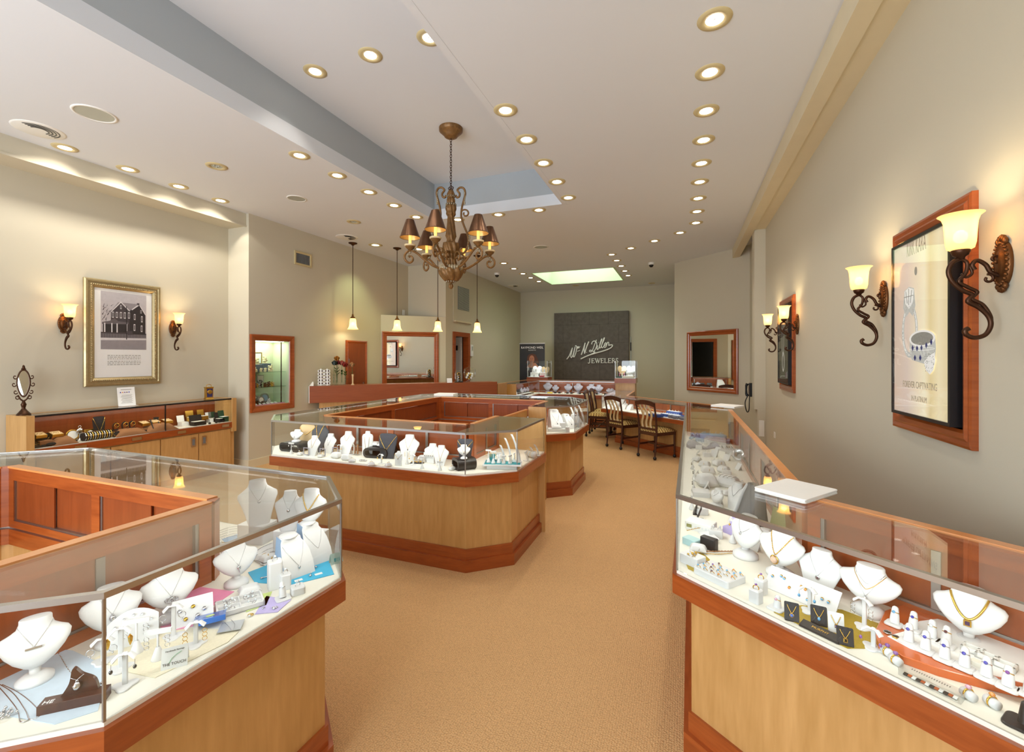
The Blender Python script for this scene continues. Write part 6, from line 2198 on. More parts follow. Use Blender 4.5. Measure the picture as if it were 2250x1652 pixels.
b = D_bust('bowl', 2130, 1414, .17, .160, 'large white bust with gold collar and square purple pendant', -30); necklace(b, 'broad gold collar necklace with square purple pendant', GOLD, .0032, .86, .52, 1.9, ('square', .0085, pm('dark_amethyst', '3A1A4A', .05, 0, (30, .2), None, 1)))
b = D_bust('bowl', 2262, 1432, .15, .17, 'white bust with gold filigree bib at the frame edge of the long showcase', -30); necklace(b, 'gold filigree bib necklace at the end of the long showcase', GOLD, .002, .88, .5, 1.3, None, .004)
x, y, z = S(1735, 1314)
f = slope_panel(x + .02, y - .012, z, RD, .235, .085, 'long white leaning panel of blue and orange pendants and studs', None, 38)
for k, (u, v, g_, nm) in enumerate([(-.1, .05, TOPAZ, 'blue topaz pendant'), (-.072, .062, TOPAZ, 'blue topaz stud'), (-.06, .058, TOPAZ, 'blue topaz stud'), (-.035, .034, CITRINE, 'orange citrine pendant'), (.0, .054, CITRINE, 'orange citrine stud'), (.015, .05, CITRINE, 'orange citrine stud'),
                                    (.03, .02, TOPAZ, 'blue topaz pendant'), (.07, .042, TOPAZ, 'blue topaz stud'), (.09, .04, TOPAZ, 'blue topaz stud')]):
    stud(f(u, v), RD, f'{nm} on the long white leaning panel', GOLD, g_, .0055, f'{nm}s on the leaning panel', 'pendant' if 'pendant' in nm else 'stud_earring', nm.split()[-1])
x, y, z = S(1661, 1322); ring_block(x, y, z, RD, .036, .045, 'white ring block with purple ring, nearer the glass', AMETH, 'purple oval ring on the nearer white block')
x, y, z = S(1668, 1306); ring_block(x + .008, y + .016, z, RD, .036, .052, 'white ring block just behind the nearer one', AMETH, 'large violet ring on the block behind')
x, y, z = S(1706, 1338); finger_stand(x, y, z, RD, 'short white ring stand with a pale pink stone', ROSEQ, GOLD, 'pale pink stone ring on the short stand', .04, .05)
x, y, z = S(1778, 1345); clover_stand(x, y, z, RD, .085, 'white earring stand behind the first black easel', ('drop', GOLD, TOPAZ), 'green and blue drop earrings behind the first black easel')
for px, py, w_, h, mt, lab, pk, cl in ((1740, 1366, .042, .058, BLACK, 'black pendant easel nearest the pink stone ring', ('heart', .0055, pm('opal_blue', '3A6AC8', .1, 0, (90, .5), None, 1)), 'gold chain with a blue opal heart on the first black easel'),
                                       (1800, 1376, .045, .06, BLACK, 'black pendant easel behind the black nameplate', ('drop', .0045, TOPAZ), 'gold chain with a blue drop on the second black easel'),
                                       (1838, 1392, .042, .06, WHITE, 'white pendant easel between two black ones', ('square', .0045, SAPPH), 'gold chain with a square blue stone on the white easel'),
                                       (1858, 1420, .042, .052, BLACK, 'black pendant easel beside the purple earring stand', ('square', .0055, ONYX), 'gold chain with a black square stone on the last black easel')):
    x, y, z = S(px, py); easel(x, y, z, -8, w_, h, lab, mt, GOLD, pk, cl)
x, y, z = S(1802, 1392)
t = thing('nameplate', 'black slanted nameplate with faint gold lettering on the gold mat', 'sign', (x, y, z + .001), RD)
MB().add([(-.055, -.014, 0), (.055, -.014, 0), (.055, .014, 0), (-.055, .014, 0), (-.055, -.014, .006), (.055, -.014, .006), (.055, .014, .014), (-.055, .014, .014)], [[0, 3, 2, 1], [4, 5, 6, 7], [0, 1, 5, 4], [1, 2, 6, 5], [2, 3, 7, 6], [3, 0, 4, 7]]).build('block', BLACK, t)
mb = MB().at((0, -.004, .0092), 16); mb.text('MURPHY', .012, .0002); mb.build('lettering', BRASS, t)
x, y, z = S(1898, 1380); clover_stand(x, y, z, RD, .095, 'tall white earring stand before the multi-strand bust', ('chain', SILVER), 'fine silver earrings before the multi-strand bust')
x, y, z = S(1918, 1424); clover_stand(x, y, z, RD, .06, 'short white earring stand at the end of the gold mat', ('drop', GOLD, AMETH), 'purple drop earrings at the end of the gold mat')
# orange crescent platform with rows of ring stands
P1 = [spot(a, b_, ZD) for a, b_ in ((1922, 1402), (1930, 1428), (1985, 1458), (2060, 1485), (2150, 1510), (2262, 1538), (2420, 1570), (2420, 1480), (2262, 1440), (2150, 1400), (2060, 1370), (1985, 1342), (1945, 1355))]
t = thing('crescent_platform', 'orange crescent-shaped ring platform with white top', 'platform', (0, 0, 0))
MB().prism(P1, ZD, ZD + .022, .002).build('orange_body', ORANGE, t)
P2 = [spot(a, b_, ZD + .0225) for a, b_ in ((1950, 1398), (2000, 1425), (2075, 1452), (2160, 1478), (2270, 1506), (2420, 1535), (2420, 1450), (2270, 1420), (2155, 1385), (2060, 1360), (2020, 1365), (1995, 1385))]
MB().prism(P2, ZD + .0215, ZD + .0235).build('white_top', WPAPER, t)
ZP = ZD + .0238
for k, (px, py, g_, mtl, nm) in enumerate([(1964, 1372, TOPAZ, GOLD, 'gold ring with a small blue stone'), (2005, 1384, SAPPH, GOLD, 'gold ring with square dark blue stone'), (1995, 1412, SAPPH, SILVER, 'silver ring with blue stone row'), (2032, 1430, SAPPH, SILVER, 'silver ring with an oval blue stone'), (2046, 1404, DIAM, GOLD, 'gold ring with pale stones'),
                                         (2078, 1418, GARNET, GOLD, 'gold ring with dark red stones'), (2074, 1450, SAPPH, SILVER, 'silver ring with a round blue stone'), (2118, 1468, SAPPH, SILVER, 'silver ring with a large blue stone'), (2166, 1490, SAPPH, SILVER, 'silver ring with small violet stone'), (2214, 1512, AMETH, GOLD, 'gold ring with violet stones'), (2262, 1528, DIAM, GOLD, 'gold ring at the frame edge')]):
    x, y, z = S(px, py, ZP)
    finger_stand(x, y, z, RD, f'white finger stand on the orange crescent with {nm}', g_, mtl, f'{nm} on the orange crescent', .05, .042, lean=10, rg=None)
for k, (px, py) in enumerate([(2138, 1432), (2170, 1448), (2208, 1466)]):
    x, y, z = S(px, py, ZP)
    tray_box(x, y, z, RD, .045, .032, .014, f'small white lidded gem box on the orange crescent, {ORD[k]} from the gold collar bust', WPLAS, WPAPER)
x, y, z = S(2150, 1462, ZP); flat_box(x, y, z, RD, .03, .022, .012, 'cream folded gem paper between the ring stands', CREAM, 'gem_paper', 'gem paper')
for (px, py), lab in (((1950, 1390), 'dark oval pendant lying on the crescent edge'), ((1968, 1400), 'dark hexagonal gold-edged pendant on the crescent edge')):
    x, y, z = S(px, py, ZP)
    mb = MB().mat(0).lathe([(0, 0), (.010, 0), (.0105, .003), (.009, .0035)], 6 if 'hex' in lab else 14); mb.mat(1).lathe([(.009, .0035), (.006, .0055), (0, .006)], 6 if 'hex' in lab else 14)
    tag(mb.build('loose_pendant', [GOLD if 'gold' in lab else SILVER, ONYX], None, (x, y, z), 20), lab, 'pendant')
for (px, py), lab, g_ in (((1950, 1440), 'tiny white ring roll with a purple ring, nearer the earring stand', AMETH), ((1968, 1458), 'tiny white ring roll with a purple ring, nearer the acrylic block', AMETH), ((2128, 1535), 'tiny white ring roll with pink ring beside the acrylic block', ROSEQ), ((2180, 1552), 'tiny white ring roll with a plain gold ring', CITRINE)):
    x, y, z = S(px, py)
    o = MB().at((0, 0, .011), 90).lathe([(0, -.014), (.011, -.014), (.0125, 0), (.011, .014), (0, .014)], 16).build('ring_roll', WHITE, None, (x, y, z), RD + 60)
    tag(o, lab, 'ring roll')
    ring(x, y, z + .0125, RD + 60, 'ring on the ' + lab, g_, GOLD, None, 0, 1.4)
x, y, z = S(2045, 1508)
t = thing('acrylic_block', 'clear acrylic slab with a striped printed strip inside', 'display block', (x, y, z), RD)
MB().box(-.062, .062, -.018, .018, 0, .02).build('slab', glass_mat('acrylic', (.96, .97, .97), 1.3), t)
mb = MB()
for k in range(12):
    mb.mat(k % 3).box(-.055 + .009 * k, -.047 + .009 * k, -.008 + .002 * math.sin(k * 2), .004, .002, .004)
mb.build('printed_strip', [INK, ORANGE, WPAPER], t)
mb = MB().at((0, .004, .0203), 0); 
for k in range(16):
    mb.box(-.04 + .005 * k, -.0375 + .005 * k, -.004, .004, 0, .0003)
mb.build('print_marks', INKG, t)
x, y, z = S(2252, 1596); finger_stand(x, y, z, RD, 'black ring stand at the frame edge of the long showcase', None, None, None, .05, .07, None, BLACK)

# ------------------------------------------------------------------ long wall showcase, straight part toward the desk
def W_(px, py):
    x, y, z = S(px, py)
    f_ = min(1, 5.05 / y)
    return x * f_, y * f_, z
x, y, z = W_(1552, 945)
t = thing('boat_tray', 'pale blue boat-shaped ring tray on a pale blue stepped block', 'tray', (x + .06, y - .02, z), -8)
MB().rbox(.32, .16, .03, .01, .002).build('lower_step', BLUE, t)
MB().at((0, .01, .03)).prism([(.13 * math.cos(a) * (1 if abs(math.cos(a)) < .9 else 1), .06 * math.sin(a)) for a in [2 * math.pi * k / 24 for k in range(24)]], 0, .045, .008).build('boat', BLUE, t)
for k in range(10):
    a = 2 * math.pi * k / 10
    ring(x + .06 + .09 * math.cos(a), y - .01 + .038 * math.sin(a), z + .08, 36 * k, 'silver ring standing in the pale blue boat tray', DIAM, SILVER, 'rings in the pale blue boat tray', 20, 1.1)
x, y, z = W_(1527, 962); o = MB()
for k in range(7):
    o.tube([(.05 * math.cos(k), .04 * math.sin(k), .01), (.03 * math.cos(k + 1), .03 * math.sin(k + 1), .07), (.055 * math.cos(k + 2), .045 * math.sin(k + 2), .012)], [.012, .016, .012], 6, flat=.3)
tag(o.build('ribbon_bow', BLUE, None, (x, y, z)), 'crumpled light blue ribbon bow beside the boat tray', 'ribbon')
x, y, z = W_(1572, 976); flat_box(x, y + .03, z, -5, .2, .09, .05, 'white block carrying a clear stone bracelet, before the boat tray', WHITE)
o = MB()
for k in range(14): o.sphere((-.08 + .0125 * k, .01 * math.sin(k), .012), .009, 6)
tag(o.build('stone_bracelet', DIAM, None, (x, y + .03, z + .05), -5), 'clear stone bracelet on the white block before the boat tray', 'bracelet')
x, y, z = W_(1586, 982); t = thing('gilt_tray', 'narrow gilt-edged tray before the stone bracelet', 'tray', (x, y, z), -5); MB().rbox(.14, .05, .012, .004, .001).build('tray', BRASS, t); MB().at((0, 0, .012)).rbox(.12, .035, .002, .003).build('pad', WPAPER, t)
x, y, z = W_(1540, 985)
pts = [(-.14 + .028 * k, .03 * math.sin(k * .9), 0) for k in range(11)]
mb = MB(); n = len(pts); hgt = [.035 + .03 * math.sin(k * .7) for k in range(n)]
mb.loft([[(p_[0], p_[1] - .05, .0), (p_[0], p_[1] - .05, h_ * .5), (p_[0], p_[1] + .05, h_), (p_[0], p_[1] + .05, 0)] for p_, h_ in zip(pts, hgt)], True)
tag(mb.build('wave_display', GREYL, None, (x + .02, y + .03, z), 20), 'grey wave-shaped ring display', 'ring display')
for k in range(9):
    a_ = -.12 + .03 * k
    ring(x + .02 + a_ * .94, y + .03 + a_ * .34 + .02, z + hgt[min(10, k)] + .006, 20, 'silver ring on the grey wave-shaped display', DIAM, SILVER, 'rings on the grey wave display', 15, 1.2)
x, y, z = W_(1598, 998); flat_box(x, y + .02, z, -12, .14, .12, .045, 'white padded ring tray with dark stone rings', WHITE, 'ring_tray', 'ring tray')
for k in range(9):
    ring(x - .04 + .04 * (k % 3), y - .015 + .035 * (k // 3), z + .05, -12, 'dark stone ring in the white padded tray', ONYX, SILVER, 'dark stone rings in the padded tray', 20, 1.1)
x, y, z = W_(1624, 1012)
t = thing('silver_compact', 'round silver ring-shaped display bowl by the sliding doors', 'display bowl', (x, y, z), 0)
MB().at((0, 0, .05), 62, 0, -20).lathe([(.018, .0), (.024, .012), (.034, .010), (.04, .016), (.05, .012), (.055, 0), (.05, -.012), (.03, -.016), (.0, -.016)], 28).build('bowl', SILVER, t)
MB().rbox(.06, .06, .012, .01, .002).build('base', WHITE, t)
for k, (px, py) in enumerate([(1522, 998), (1522, 1013)]):
    x, y, z = W_(px, py)
    t = thing('earring_card', f'grey earring card with round studs by the aisle glass, {ORD[k]} from the boat tray', 'card', (x + .03, y, z), -90)
    MB().at((0, 0, 0), 50).box(-.03, .03, 0, .05, 0, .003).build('card', pm('grey_card_%d' % k, 'C9C9C6', .6), t)
    for q in (-1, 0): MB().at((.014 * q, .016, .022), 50).torus((0, 0, .004), .006, .0012, 14, 5).build('stud', SILVER, t)
    MB().at((.02, .02, .026), 50).box(-.006, .006, -.004, .004, 0, .002).build('label', INK, t)
for px, py, lab in ((1566, 1003, 'white folded earring card in the middle of the long showcase'), (1582, 1006, 'cream folded earring card with a row of charms')):
    x, y, z = W_(px, py)
    slope_panel(x, y, z, -50, .07, .06, lab, CREAM if 'cream' in lab else WHITE, 25, name='earring_card')
for k, (px, py, rot, w_, lab) in enumerate([(1548, 1026, -20, .09, 'white pillow with gold bangle, nearest the earring cards'), (1580, 1024, 30, .09, 'white pillow with gold bangle, beside the silver bowl'), (1556, 1040, 10, .1, 'white pillow with dotted bracelet before the gold bangle pillows'), (1590, 1038, -25, .09, 'white pillow next to the coiled wave bracelet')]):
    x, y, z = W_(px, py); pillow(x, y, z, rot, w_, w_ * .7, .05, lab); bracelet_over(x, y, z, rot, w_, .045, 'bracelet on the ' + lab, GOLD, .0016, 0 if k < 2 else .0022, w_ * .33)
for k, (px, py, h) in enumerate([(1516, 1030, .07), (1519, 1052, .075), (1517, 1078, .08), (1512, 1118, .085)]):
    x, y, z = W_(px, py); tbar_stand(x + .02, y, z, -90, h, f'white T-bar earring stand along the aisle glass, {ORD[k]} from the far end', .06, None, ('drop', SILVER, ONYX), f'dark drop earrings on the {ORD[k]} T-bar along the aisle glass')
x, y, z = W_(1552, 1068)
o = pillow_mb(.13, .10, .085); tag(o.build('jewelry_pillow', WHITE, None, (x, y, z), 20), 'large white pillow under a plain bracelet near the wave bracelet', 'jewelry pillow')
x, y, z = W_(1600, 1070)
tag(pillow_mb(.15, .085, .08).build('jewelry_pillow', WHITE, None, (x, y, z), -30), 'long white pillow wound with a silver wave bracelet', 'jewelry pillow')
mb = MB(); mb.tube([(-.055 + .0055 * k, -.03 + .022 * math.sin(k * 1.3), .075 + .008 * math.cos(k * 1.3)) for k in range(21)], .0022, 6)
tag(mb.build('wave_bracelet', SILVER, None, (x, y, z), -30), 'silver wave bracelet on the long white pillow', 'bracelet')
chain_on([(1600, 1074), (1620, 1068), (1640, 1064)], ZD + .045, 'gold zigzag necklace before the tall grey display', GOLD, .002, 'chain_necklace', None, .003)
x, y, z = W_(1540, 1088); flat_box(x, y, z, 5, .10, .10, .03, 'low white step under the big pillow', WHITE)
x, y, z = W_(1578, 1112); b = bust('bowl', x, y, z, -70, .10, .13, 'small white goblet-shaped bust in the middle of the long showcase'); necklace(b, 'thin silver chain on the small goblet-shaped bust', SILVER, .0008, .9, .6, 1.3)
x, y, z = W_(1622, 1118); b = bust('easel', x, y, z, -60, .15, .15, 'white easel bust with dotted chain beside the charcoal display'); necklace(b, 'dotted silver chain on the easel bust beside the charcoal display', SILVER, .0008, .85, .5, 1.3, None, .0022)
x, y, z = W_(1663, 1150)
mb = MB()
mb.loft([[(-.05, -.05 - d_, zz), (.05, -.05 - d_, zz), (.05, .02 + d_ * .3, zz), (-.05, .02 + d_ * .3, zz)] for zz, d_ in ((0, .05), (.06, .02), (.12, .0), (.17, -.02), (.2, -.03))], True)
tag(mb.build('curved_display', pm('charcoal_leatherette', '6A6A6E', .5), None, (x, y, z), -70), 'tall charcoal curved necklace display by the folder', 'necklace display')
mb = MB(); mb.tube(smooth_path([(-.055, -.095, .02), (-.055, -.07, .08), (-.055, -.045, .14), (-.05, -.02, .19)]), [.012] * 19, 8, flat=.4)
tag(mb.build('pearl_collar', WHITE, None, (x, y, z), -70), 'white pearl collar draped on the charcoal display', 'necklace')
x, y, z = W_(1716, 1180); o = MB().at((0, 0, 0), 78).rbox(.10, .12, .006, .004, .001).build('picture_card', OLIVE, None, (x, y + .04, z + .06), -60)
tag(o, 'olive picture card leaning by the sliding doors below the folder', 'card')
x, y, z = W_(1540, 1162)
t = thing('display_clock', 'white desk box with a small grey dial panel at the aisle corner', 'box', (x, y, z), -20)
MB().rbox(.13, .09, .04, .006, .003).build('box', WPLAS, t); MB().box(-.055, -.03, -.0465, -.044, .012, .028).build('dial', OLIVE, t)
for k in range(5): MB().at((-.01 + .016 * k, -.046, .02)).box(-.004, .004, -.001, .001, -.006, .006).build('key', WHITE, t)
x, y, z = W_(1612, 1172)
t = thing('lavender_box', 'lavender folded card box beside the choker bust', 'box', (x, y, z), -40); MB().rbox(.08, .06, .03, .003, .001).build('base', LAV, t); MB().at((0, .03, .03), 60).box(-.04, .04, 0, .06, 0, .003).build('lid', LAV, t)
for k, (px, py) in enumerate([(1518, 1128), (1526, 1140)]):
    x, y, z = W_(px, py); easel(x + .01, y, z, -90, .045, .07, f'slim black pendant easel by the aisle glass, {ORD[k]} of two', BLACK)
x, y, z = W_(1610, 1192); tbar_stand(x, y, z, -60, .11, 'slender white stand with gold earrings behind the choker bust', .03, None, ('drop', GOLD), 'gold drop earrings behind the choker bust')

rn = random.Random(11)
for k in range(26):
    Y = 2.15 + .105 * k
    X = .06 + .36 * ((k * .618) % 1)
    q = k % 3
    if q == 0:
        pillow(X, Y, ZD, rn.uniform(-40, 40), .075, .055, .032, 'small white bracelet pillow among the crowded trays of the long showcase', None, 'small pillows among the trays')
        bracelet_over(X, Y, ZD, rn.uniform(-40, 40), .07, .028, 'slim silver bracelet on a small pillow among the trays', SILVER, .0014, .002, .024, 'slim bracelets among the trays')
    elif q == 1:
        slope_panel(X, Y, ZD, -70 + rn.uniform(-30, 30), .06, .055, 'white earring card propped among the trays of the long showcase', WHITE, 30, 0, 'propped earring cards among the trays', 'earring_card')
    else:
        flat_box(X, Y, ZD, rn.uniform(-30, 30), .06, .05, .035, 'white ring cube among the trays of the long showcase', WHITE, 'ring_block', 'ring block', .006, 'white ring cubes among the trays')
        for j in (-1, 1):
            ring(X + .014 * j, Y, ZD + .039, rn.uniform(0, 90), 'silver ring on a white cube among the trays', DIAM, SILVER, 'rings on the white cubes', 25, 1.0)

# ------------------------------------------------------------------ low desk case and the low case toward the tower
ZE = .6505
def E_(px, py): return S(px, py, ZE)
for k, (px, py, h, wd) in enumerate([(1352, 893, .12, .11), (1362, 890, .13, .12), (1372, 893, .12, .11), (1382, 896, .13, .12), (1390, 893, .12, .11), (1345, 898, .11, .11), (1366, 899, .10, .11), (1378, 901, .10, .1)]):
    x, y, z = E_(px, py); ramp(x + .05, y + .08, z, RD, wd, h, .1, 'small white sloped display grouped at the far end of the desk case', None, None, 'white sloped displays in the desk case')
x, y, z = E_(1470, 918)
t = thing('tiered_ring_tray', 'blue two-tier ring tray in the low desk case', 'ring tray', (x + .05, y + .12, z), RD)
NAVY = pm('navy_leatherette', '2E4A8A', .45)
MB().rbox(.36, .15, .045, .008, .002).build('lower_tier', NAVY, t); MB().at((0, .04, .045)).rbox(.26, .08, .045, .008, .002).build('upper_tier', NAVY, t)
MB().at((0, -.035, .045)).rbox(.33, .06, .002, .004).build('lower_pad', WPAPER, t); MB().at((0, .04, .09)).rbox(.24, .06, .002, .004).build('upper_pad', WPAPER, t)
c, s = math.cos(R(RD)), math.sin(R(RD))
for k in range(12):
    gx, gy, gz = (-.14 + .04 * k, -.035, .05) if k < 8 else (-.09 + .06 * (k - 8), .04, .095)
    ring(x + .05 + c * gx - s * gy, y + .12 + s * gx + c * gy, z + gz, RD, 'silver ring on the blue two-tier tray', DIAM, SILVER, 'rings on the blue two-tier tray', 30, 1.2)
x, y, z = E_(1440, 916); flat_box(x, y + .05, z, RD, .22, .12, .04, 'low blue tray beside the two-tier ring tray', NAVY, 'ring_tray', 'ring tray')
x, y, z = E_(1490, 922)
mb = MB()
for k in range(14): mb.sphere((-.16 + .024 * k, .02 * math.sin(k * 1.1), .03), .034, 8, .8)
tag(mb.build('bracelet_roll', pm('grey_satin', '6E7280', .5), None, (x, y + .05, z), RD), 'ruffled grey satin roll nearest the long showcase', 'bracelet roll')
for k, (px, py) in enumerate([(1402, 905), (1412, 908), (1420, 912), (1432, 909)]):
    x, y, z = E_(px, py)
    t = thing('open_bangle_stand', f'small gold wire stand in the desk case, {ORD[k]} from the white displays', 'stand', (x, y + .03, z), RD)
    MB().torus((0, 0, .04), .035, .004, 18, 6, 'Y').build('ring', BRASS, t); MB().rbox(.06, .04, .006, .004, .001).build('base', WHITE, t)
for k in range(5):
    bust('bowl', -1.28, 8.75 + .27 * k, ZE, -80, .15, .15, 'white bust in the low case toward the rear tower', None, 'white busts in the low case')

# ------------------------------------------------------------------ case below the dark sign
for k, (px, h) in enumerate([(1204, .25), (1221, .19), (1249, .22), (1271, .24), (1299, .23), (1316, .22), (1338, .14), (1345, .14)]):
    a_ = (px - 1125) / FPX
    Y = 10.62; d = Y / (CA + a_ * SA); X = d * (a_ * CA - SA)
    b = bust('bowl', X, Y, ZD, 0, h, h * .95, f'grey jewelry bust below the dark sign, {ORD[k]} from the banner corner', GREYL)
    necklace(b, f'silver necklace on the {ORD[k]} grey bust below the dark sign', SILVER, .002, .9, .6, 1.3)
for k in range(14):
    X = -3.0 + .1 * k
    o = MB().rbox(.055, .05, .035, .008, .003).build('ring_cushion', BLACK if k % 3 else WHITE, None, (X, 10.50, ZD), 0)
    tag(o, 'small ' + ('black' if k % 3 else 'white') + ' ring cushion in the row before the grey busts', 'ring cushion', ('black' if k % 3 else 'white') + ' ring cushions before the grey busts')
flat_box(-3.02, 10.44, ZD, 0, .12, .05, .03, 'bright yellow tag box before the grey busts', pm('yellow_card', 'E2C23A', .6))
ramp(-3.52, 9.15, ZD, 80, .2, .24, .18, 'white necklace ramp at the near end of the side wing below the banner')
for k in range(5):
    o = open_box(-3.45, 9.42 + .2 * k, ZD, 80, .14, .12, .03, f'dark watch box in the side wing below the banner, {ORD[k]} from its near end', BLACK, WPAPER)
for k in range(3):
    bust('bowl', -3.5, 9.75 + .2 * k, ZD, 80, .16, .15, 'grey bust in the side wing below the banner', GREYL, 'grey busts in the side wing')

# ------------------------------------------------------------------ corner towers with glass vitrines
def tower(x0, x1, y0, y1, ztop, zbox, label, vlabel, open_front=True):
    t = thing('display_pedestal', label, 'pedestal', ((x0 + x1) / 2, (y0 + y1) / 2, 0))
    w_, d_ = x1 - x0, y1 - y0
    MB().box(-w_ / 2 + .02, w_ / 2 - .02, -d_ / 2 + .02, d_ / 2 - .02, .1, ztop - .1).build('body', MAPLE, t)
    MB().box(-w_ / 2, w_ / 2, -d_ / 2, d_ / 2, ztop - .1, ztop).build('cap', CHERRY, t)
    MB().box(-w_ / 2, w_ / 2, -d_ / 2, d_ / 2, 0, .1).build('plinth', CHERRY, t)
    MB().box(-w_ / 2 + .018, w_ / 2 - .018, -d_ / 2 + .018, -d_ / 2 + .0205, .83, .836).build('door_gap', BLKP, t)
    v = thing('glass_vitrine', vlabel, 'vitrine', ((x0 + x1) / 2, (y0 + y1) / 2, ztop))
    w2, d2, h = w_ - .03, d_ - .03, zbox - ztop
    MB().box(-w2 / 2, w2 / 2, -d2 / 2, -d2 / 2 + .006, 0, h).build('glass_pane', GLASS, v)
    MB().box(w2 / 2 - .006, w2 / 2, -d2 / 2 + .006, d2 / 2, 0, h).build('glass_pane', GLASS, v)
    MB().box(-w2 / 2, -w2 / 2 + .006, -d2 / 2 + .006, d2 / 2, 0, h).build('glass_pane', GLASS, v)
    MB().box(-w2 / 2, w2 / 2, -d2 / 2, d2 / 2, h, h + .006).build('glass_top', GLASS, v)
    MB().box(-w2 / 2 + .006, w2 / 2 - .006, -d2 / 2 + .006, d2 / 2 - .006, 0, .012).build('deck', WPAPER, v)
    mb = MB()
    for sx in (-1, 1):
        for sy in (-1, 1):
            mb.box(sx * w2 / 2 - .005, sx * w2 / 2 + .005, sy * d2 / 2 - .005, sy * d2 / 2 + .005, 0, h)
    mb.build('corner_posts', ALU, v)
    light('AREA', 'vitrine_lamp', ((x0 + x1) / 2, (y0 + y1) / 2, zbox - .01), 1.6, (.9, .97, 1), (0, 0, 0), shape='RECTANGLE', size=w2 * .8, size_y=d2 * .6)
    return (x0 + x1) / 2, (y0 + y1) / 2, ztop + .0125
def heart(w_, h):
    pts = []
    for k in range(40):
        a = 2 * math.pi * k / 40
        pts.append((w_ / 2 * math.sin(a) ** 3 * 1.0, h * (.5 + (13 * math.cos(a) - 5 * math.cos(2 * a) - 2 * math.cos(3 * a) - math.cos(4 * a)) / 34)))
    return pts
x, y, z = tower(-3.76, -3.2, 10.86, 11.26, 1.10, 1.52, 'cherry and maple pedestal in the rear corner below the banner', 'glass vitrine with pale heart panels on the rear corner pedestal')
for k, (dx, dy, w_, h, m2, lab) in enumerate([(-.08, .08, .26, .3, WPAPER, 'white heart-shaped back panel in the corner vitrine'), (.14, .08, .22, .28, BEIGE, 'beige torn-edge back panel in the corner vitrine')]):
    n = 40; pts = heart(w_, h)
    mb = MB().at((0, 0, .02), 90).prism(pts, -.006, 0)
    tag(mb.build('heart_display', m2, None, (x + dx, y + dy, z)), lab, 'jewelry display')
for k, (dx, w_) in enumerate([(-.13, .2), (.1, .16)]):
    tag(MB().box(-w_ / 2, w_ / 2, -.04, .04, 0, .11, .003).build('white_step', WPAPER, None, (x + dx, y - .02, z)), ('wide' if k == 0 else 'narrow') + ' white step block in the corner vitrine', 'display block')
    for q in range(2):
        bust('slab', x + dx - .04 + .08 * q, y - .02, z + .1105, 0, .09, .05, ('first' if q == 0 else 'second') + ' small white neck stand on the ' + ('wide' if k == 0 else 'narrow') + ' step of the corner vitrine')
flat_box(x + .1, y - .12, z, 0, .12, .06, .03, 'coral red box at the front of the corner vitrine', RED)
flat_box(x - .1, y - .12, z, 0, .04, .04, .06, 'small white ring block at the front of the corner vitrine', WHITE, 'ring_block', 'ring block')
x, y, z = tower(-1.435, -.975, 10.11, 10.5, 1.14, 1.53, 'maple pedestal with cherry cap between the low case and the sign case', 'bright glass vitrine on the maple pedestal by the sign')
for dx, m2, lab in ((-.1, BEIGE, 'pale pink heart panel in the bright vitrine'), (.1, WPAPER, 'white heart panel in the bright vitrine')):
    mb = MB().at((0, 0, .02), 90).prism(heart(.2, .29), -.006, 0); tag(mb.build('heart_display', m2, None, (x + dx, y + .1, z)), lab, 'jewelry display')
o = MB().at((0, 0, .11), 0, 90).lathe([(0, -.09), (.03, -.09), (.034, 0), (.03, .09), (0, .09)], 18).build('bracelet_roll', WHITE, None, (x + .09, y, z)); tag(o, 'white bracelet roll inside the bright vitrine', 'bracelet roll')
tag(MB().box(-.06, .06, -.03, .03, 0, .075, .003).build('white_step', WPAPER, None, (x + .09, y, z)), 'white step under the roll in the bright vitrine', 'display block')
flat_box(x + .06, y - .11, z, 0, .24, .09, .04, 'long cream ring box at the front of the bright vitrine', CREAM)
flat_box(x - .14, y - .1, z, 0, .12, .08, .035, 'dark green cushion in the bright vitrine', GREEN)
for k in range(4):
    mb = MB().lathe([(0, 0), (.014, 0), (.012, .05), (.005, .07), (.018, .1), (0, .105)], 12); tag(mb.build('bud_stand', WHITE if k % 2 else PINK, None, (x - .14 + .05 * k, y - .02 + .01 * k, z)), f'small bud-shaped ring stand in the bright vitrine, {ORD[k]} from the sign', 'ring stand')

# ------------------------------------------------------------------ wall case under the gilt picture
WX0, WX1, WY0, WY1 = -6.315, -5.96, 2.36, 4.54
t = thing('wall_showcase', 'maple wall showcase with glass front under the gilt framed photograph', 'showcase', (0, 0, 0))
MB().box(WX0, WX1 - .03, WY0, WY1, .08, .62).build('cabinet_body', MAPLE, t)
MB().box(WX0, WX1 - .06, WY0 + .02, WY1 - .02, 0, .08).build('plinth', CHERRY, t)
MB().box(WX0, WX1 + .012, WY0 + .03, WY1 - .03, .62, .695).build('rail', CHERRY, t)
MB().box(WX0 + .02, WX1 - .012, WY0 + .03, WY1 - .03, .695, .70).build('deck', CREAM, t)
MB().box(WX0, WX0 + .015, WY0 + .03, WY1 - .03, .70, 1.012).build('back_panel', CHERRYV, t)
MB().box(WX0, WX1 + .02, WY0, WY0 + .06, .0, 1.03).build('end_panel', MAPLE, t)
MB().box(WX0, WX1 + .02, WY1 - .06, WY1, .56, 1.03).build('end_panel', MAPLE, t)
MB().box(WX0 + .06, WX1 - .004, WY0 + .06, WY1 - .06, 1.018, 1.026).build('glass_top', GLASS, t)
MB().box(WX0, WX0 + .06, WY0 + .06, WY1 - .06, 1.0, 1.028).build('rear_ledge', MAPLE, t)
mid = 3.62
for a_, b_ in ((WY0 + .06, mid - .002), (mid + .002, WY1 - .06)):
    MB().box(WX1 - .008, WX1 - .002, a_, b_, .70, 1.016).build('glass_pane', GLASS, t)
